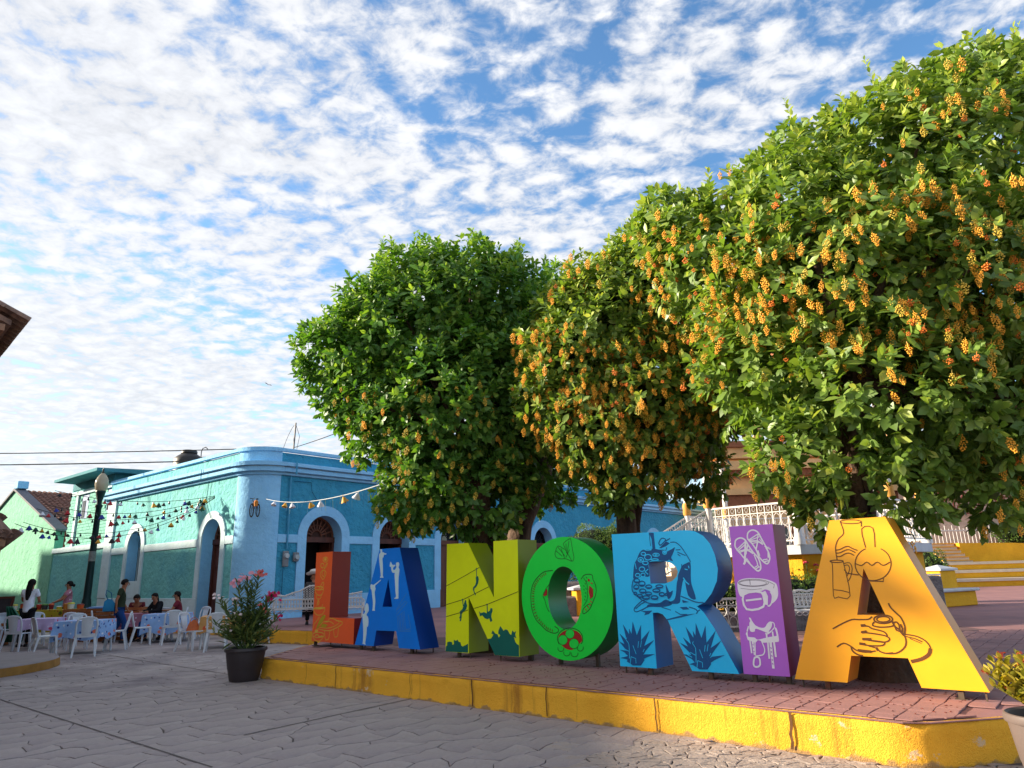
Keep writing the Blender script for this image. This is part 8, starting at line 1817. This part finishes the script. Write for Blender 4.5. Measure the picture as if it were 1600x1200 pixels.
def blossom(q, c, r, rng):
    ax = rng.normal(size=3) * .5 + np.array([0, -.7, .6]); ax = Vector(ax).normalized(); s = ax.cross(Vector((0, 0, 1))).normalized(); u = s.cross(ax)
    for k in range(5):
        a = 2 * math.pi * k / 5; d = s * math.cos(a) + u * math.sin(a); n_ = s * -math.sin(a) + u * math.cos(a); q.add([c, c + d * r * .6 - n_ * r * .42 + ax * r * .15, c + d * r + ax * r * .05, c + d * r * .6 + n_ * r * .42 + ax * r * .15], [(0, 1, 2, 3)])
for x, y, z, fl in tips:
    q = MB(); e = Vector((x, y, z)); b0 = Vector((x * .12, y * .12, 0)); md = Vector((x * .45, y * .4, z * .55)); q.tube([b0, md, e], [.012, .009, .005], 5); q.build('stem', M_stem, OL, smooth=60)
    k = int(34 * (z + .25))
    for j in range(k):
        f = .28 + .72 * j / k; p = b0.lerp(md, f * 2) if f < .5 else md.lerp(e, f * 2 - 1); a = 2.1 * j + rng.random(); out = np.array([math.cos(a), math.sin(a), .35 + .9 * f * f + rng.normal() * .2]); pos.append(tuple(p)); dr.append(out); nr.append([0, 0, 1] + rng.normal(size=3) * .3); sz.append((.17 + .05 * rng.random()) * (1.05 - .25 * f)); vr.append(np.clip(.35 + rng.normal() * .22 + (.25 if z < .4 else 0), 0, 1))
    if fl:
        m, n_, r_ = {'P': (M_pk, 13, .038), 'S': (M_sal, 12, .036), 'M': (M_mg, 14, .036), 'm': (M_mg, 7, .03), 'w': (M_wh, 6, .03), 'p': (M_sal, 5, .032)}[fl]; q = MB()
        for i in range(n_): blossom(q, e + Vector(rng.normal(size=3) * np.array([.055, .04, .035])) + Vector((0, 0, .03)), r_, rng)
        q.build('flower', m, OL)
for i in range(260):                              # bushy middle
    a = rng.random() * 6.28; rr_ = .30 * math.sqrt(rng.random()); z = .08 + .5 * rng.random(); pos.append((rr_ * math.cos(a), rr_ * math.sin(a), z)); dr.append([math.cos(a), math.sin(a), .6 + rng.normal() * .5]); nr.append(rng.normal(size=3) * .4 + [0, 0, 1]); sz.append(.16 + .05 * rng.random()); vr.append(np.clip(.45 + rng.normal() * .25, 0, 1))
obj('foliage', leaves_mesh('oleander_leaves', np.array(pos), np.array(dr), np.array(nr), np.array(sz), np.array(vr), M_ole, .48), OL, 'stuff')
# the second pot, at the lower right corner
P2 = (3.60, 5.18, 0.0)
pot('grey brown pot at the lower right corner beside the kerb', P2, .27, .50, mat('grey_brown_plastic', lin(98, 86, 82), .55, .1))
IX = thing('ixora_plant', 'bushy yellow green plant with small red flower heads in the corner pot', 'plant', (P2[0], P2[1], .46)); rng = np.random.default_rng(78)
pos, dr, nr, sz, vr = [], [], [], [], []; M_ix = leaf_material('ixora_leaf', lin(110, 116, 40), lin(166, 158, 60), lin(214, 194, 84), .28)
for i in range(64):
    a = rng.random() * 6.28; l = .06 + .30 * rng.random(); e = Vector((l * math.cos(a), l * math.sin(a) * .8, .16 + .24 * rng.random())); q = MB(); q.tube([(0, 0, 0), e * .6 + Vector((0, 0, .04)), e], [.008, .006, .004], 4); q.build('stem', M_stem, IX)
    for j in range(34):
        f = .25 + .75 * j / 34; p = e * f; a2 = 2.4 * j; pos.append(tuple(p)); dr.append([math.cos(a2), math.sin(a2), .5 + .6 * f]); nr.append(rng.normal(size=3) * .3 + [0, 0, 1]); sz.append(.07 + .03 * rng.random()); vr.append(np.clip(.55 + .3 * rng.normal(), 0, 1))
    if i % 3 == 0:
        q = MB()
        for k in range(9): blossom(q, e + Vector(rng.normal(size=3) * .014) + Vector((0, 0, .02)), .013, rng)
        q.build('flower', mat('ixora_petal', lin(206, 84, 58), .6, .15), IX)
obj('foliage', leaves_mesh('ixora_leaves', np.array(pos), np.array(dr), np.array(nr), np.array(sz), np.array(vr), M_ix, .95), IX, 'stuff')

# ================================================================= strings of lights and ornaments, wires, the bicycle on the wall, a bird
M_wire = mat('black_wire', (0.012, 0.012, 0.014), .6)
def sagline(a, b, sag, n=24): a = Vector(a); b = Vector(b); return [a.lerp(b, i / n) - Vector((0, 0, sag * 4 * (i / n) * (1 - i / n))) for i in range(n + 1)]
ORN = {'red': lin(176, 34, 40), 'blue': lin(40, 60, 150), 'amber': lin(206, 150, 40), 'dark green': lin(20, 76, 56), 'white': lin(214, 214, 220), 'black': lin(30, 30, 36)}
OM = {k: mat(k.replace(' ', '_') + '_paper', v, .6, .15, 12, spec=.3) for k, v in ORN.items()}
def bell(m):
    q = MB(); q.lathe([(.012, 0), (.035, -.02), (.06, -.07), (.095, -.125), (.10, -.14), (.0, -.12)], n=10, cap=False); q.ball((0, 0, -.15), .022, 6, 4); q.tube([(0, 0, .05), (0, 0, 0)], .005, 4); return q.mesh('paper_bell', m, 50)
BM = {k: bell(m) for k, m in OM.items()}
bq = MB(); bq.lathe([(.016, .0), (.016, -.03), (.03, -.06), (.032, -.085), (.015, -.11), (0, -.115)], n=8); bulb = bq.mesh('bulb', mat('dark_bulb', lin(34, 38, 44), .25), 50)
anchor = LW(-.12, 2.35, 4.52)
ends = [((-14.9, 22.5, 4.55), .28, 'upper'), ((-15.9, 23.6, 4.25), .30, 'second'), ((-15.2, 22.2, 3.95), .26, 'middle'), ((-16.4, 23.4, 3.65), .30, 'fourth'), ((-15.4, 21.6, 3.45), .25, 'lowest')]
cols = list(ORN); rd = random.Random(9); ORD = 'first second third fourth fifth sixth seventh eighth ninth tenth eleventh twelfth'.split()
for si, (e, sag, nm) in enumerate(ends):
    a = Vector(anchor) + Vector((0, 0, -.02 * si)); L_ = sagline(a, e, sag + .15 * si, 30); q = MB(); q.tube(L_, .009, 4)
    st2 = thing('light_string', '%s black string of bulbs from the lane wall towards the left edge' % nm, 'string lights', (0, 0, 0), 0, 'strings of lights over the tables'); q.build('wire', M_wire, st2)
    for i in range(3, 30, 3):
        o = obj('bulb', bulb, st2, loc=L_[i])
    cnt = {}
    for i in range(2, 30):
        if rd.random() > .52: continue
        k = cols[rd.randrange(6)]; o = obj('paper_bell', BM[k], loc=L_[i] - Vector((0, 0, .05)), rot=(rd.uniform(-.25, .25), rd.uniform(-.25, .25), 0)); sc = rd.uniform(.65, 1.05); o.scale = (sc,) * 3
        cnt[k] = cnt.get(k, 0) + 1; tag(o, '%s paper bell, %s of its colour from the wall on the %s string' % (k, ORD[cnt[k] - 1], nm), 'paper bell', 'paper bells on the strings of lights')
# the white string across the street front
s0 = Vector(LW(.42, -.14, 4.22)); s1 = Vector((-1.9, 11.9, 3.2)); L_ = sagline(s0, s1, .25, 60); q = MB(); q.tube(L_, .008, 4)
ws = thing('ornament_string', 'pale string of paper ornaments across the blue street front', 'string', (0, 0, 0)); q.build('cord', mat('pale_cord', lin(200, 206, 206), .7), ws)
M_rib = [mat('ribbon_paper', lin(*c), .7) for c in ((196, 206, 130), (140, 196, 210), (70, 130, 190))]
for i in range(14, 58, 1):
    if rd.random() < .35: continue
    q = MB(); l = rd.uniform(.10, .34); q.beam((0, 0, 0), (rd.uniform(-.03, .03), 0, -l), .018, .002); q.build('ribbon', M_rib[i % 3], ws, loc=L_[i])
ORD = 'first second third fourth fifth sixth seventh eighth ninth tenth eleventh twelfth'.split(); cnt = {}
for i, k in ((7, 'white'), (15, 'amber'), (19, 'white'), (29, 'amber'), (34, 'white'), (43, 'amber'), (48, 'white'), (55, 'white')):
    o = obj('paper_bell', BM[k], loc=L_[i] - Vector((0, 0, .03)), rot=(rd.uniform(-.5, .5), rd.uniform(-.5, .5), 0)); o.scale = (.9,) * 3; cnt[k] = cnt.get(k, 0) + 1; tag(o, '%s paper ornament on the pale string, %s %s one from the corner' % (k, ORD[cnt[k] - 1], k), 'paper bell', 'ornaments on the pale string')
# overhead cables
for a, b, sg, lab, r_ in (((-60, 34, 9.9), LW(2.2, 5.5, 6.9), .5, 'upper overhead cable at the left running to the roof', .022), ((-60, 33, 9.1), LW(2.2, 5.6, 6.45), .5, 'lower overhead cable at the left running to the roof', .026), (LW(1.45, .05, 6.12), (-1.5, 16, 6.0), .12, 'overhead cable from the service mast towards the left tree', .014), (LW(1.2, .3, 6.06), LW(1.47, .1, 6.95), -.1, 'thin slack cable looping up to the service mast', .008)):
    q = MB(); q.tube(sagline(a, b, sg, 20), r_, 5); tag(q.build('overhead_cable', M_wire), lab, 'cable')
# bicycle hung on the rounded corner
BK = thing('hanging_bicycle', 'small dark bicycle with an orange basket hung on the rounded corner', 'bicycle', LW(.12, .0, 4.0), FR_A - R(62)); BK.scale = (.72, .72, .9)
M_tyre = mat('black_rubber', (0.012, 0.012, 0.014), .7); M_bframe = mat('dark_blue_frame', lin(34, 44, 84), .4)
for x, z, rad in ((-.10, -.18, .24), (.22, -.20, .22)):
    q = MB(); q.tube([(x + rad * .42 * math.cos(a), -.12 - .0 * math.sin(a), z + rad * math.sin(a)) for a in [2 * math.pi * k / 20 for k in range(20)]], .026, 6, closed=True); wh = q.build('wheel', M_tyre, BK, smooth=60); q = MB()
    for k in range(8): a = math.pi * k / 4; q.beam((x, -.12, z), (x + rad * .42 * math.cos(a), -.12, z + rad * math.sin(a)), .006, .006)
    q.build('spokes', M_grey, wh)
q = MB(); q.tube([(-.10, -.12, -.18), (-.06, -.12, .14), (.12, -.12, .16), (.22, -.12, -.2)], .018, 6); q.tube([(-.06, -.12, .14), (.06, -.12, -.14), (.12, -.12, .16)], .016, 6); q.build('frame', M_bframe, BK, smooth=60)
q = MB(); q.tube([(-.20, -.16, .26), (-.08, -.12, .24), (.04, -.16, .26)], .014, 5); q.tube([(-.07, -.12, .12), (-.08, -.12, .25)], .014, 5); q.ball((.14, -.12, .22), .05, 8, 5, sc=(1.6, 1, .5)); q.build('handlebar', M_tyre, BK)
q = MB(); q.lathe([(.07, -.05), (.10, .10), (.11, .11)], n=10); q.ball((0, 0, .13), .09, 8, 5, sc=(1, 1, .6)); q.build('basket', mat('orange_flowers', lin(206, 130, 50), .7, .4, 30), BK, loc=(.14, -.18, .0))
# a bird far up
q = MB(); q.add([(0, -.16, 0), (.05, 0, .02), (0, .18, 0), (-.05, 0, .02), (0, 0, .05), (0, 0, -.04), (-.5, .05, .12), (-.28, -.06, .14), (.5, .05, .10), (.28, -.06, .13)], [(0, 1, 4), (1, 2, 4), (2, 3, 4), (3, 0, 4), (1, 0, 5), (2, 1, 5), (3, 2, 5), (0, 3, 5), (3, 7, 6), (4, 7, 3), (1, 8, 9), (4, 1, 9)])
tag(q.build('bird', M_tyre, loc=(-14.6, 40, 12.9), rot=(0, .2, .8)), 'tiny dark bird flying against the clouds', 'bird').scale = (.5, .5, .5)
# trees beyond the roofs
rng = np.random.default_rng(90)
for x, y, z, r_, lab in ((-27.5, 62, 6.2, 3.0, 'distant olive green tree top behind the clay tiled roof'), (5.4, 70, 9.5, 1.6, 'distant dark conifer top above the blue wall'), (-52, 72, 6.5, 3.0, 'distant tree behind the pale green gable')):
    t = thing('distant_tree', lab, 'tree', (x, y, 0)); q = MB(); q.tube([(0, 0, 0), (.2, 0, z * .6), (0, 0, z)], [.4, .3, .15], 8); q.build('trunk', M_bark, t)
    P, out, tw, (pos, dr, nr, sz, vr) = crown([(0, 0, z, r_, r_, r_ * .75), (r_ * .7, 0, z - .3, r_ * .7, r_ * .7, r_ * .5), (-r_ * .8, 0, z - .4, r_ * .7, r_ * .7, r_ * .5)], 900, rng, .34, 6); obj('foliage', leaves_mesh('distant_leaves', pos, dr, nr, sz, vr, M_leafA), t, 'stuff')
print('objects', len(bpy.data.objects), 'tris~', sum(len(o.data.polygons) for o in bpy.data.objects if o.type == 'MESH' and o.users_collection))
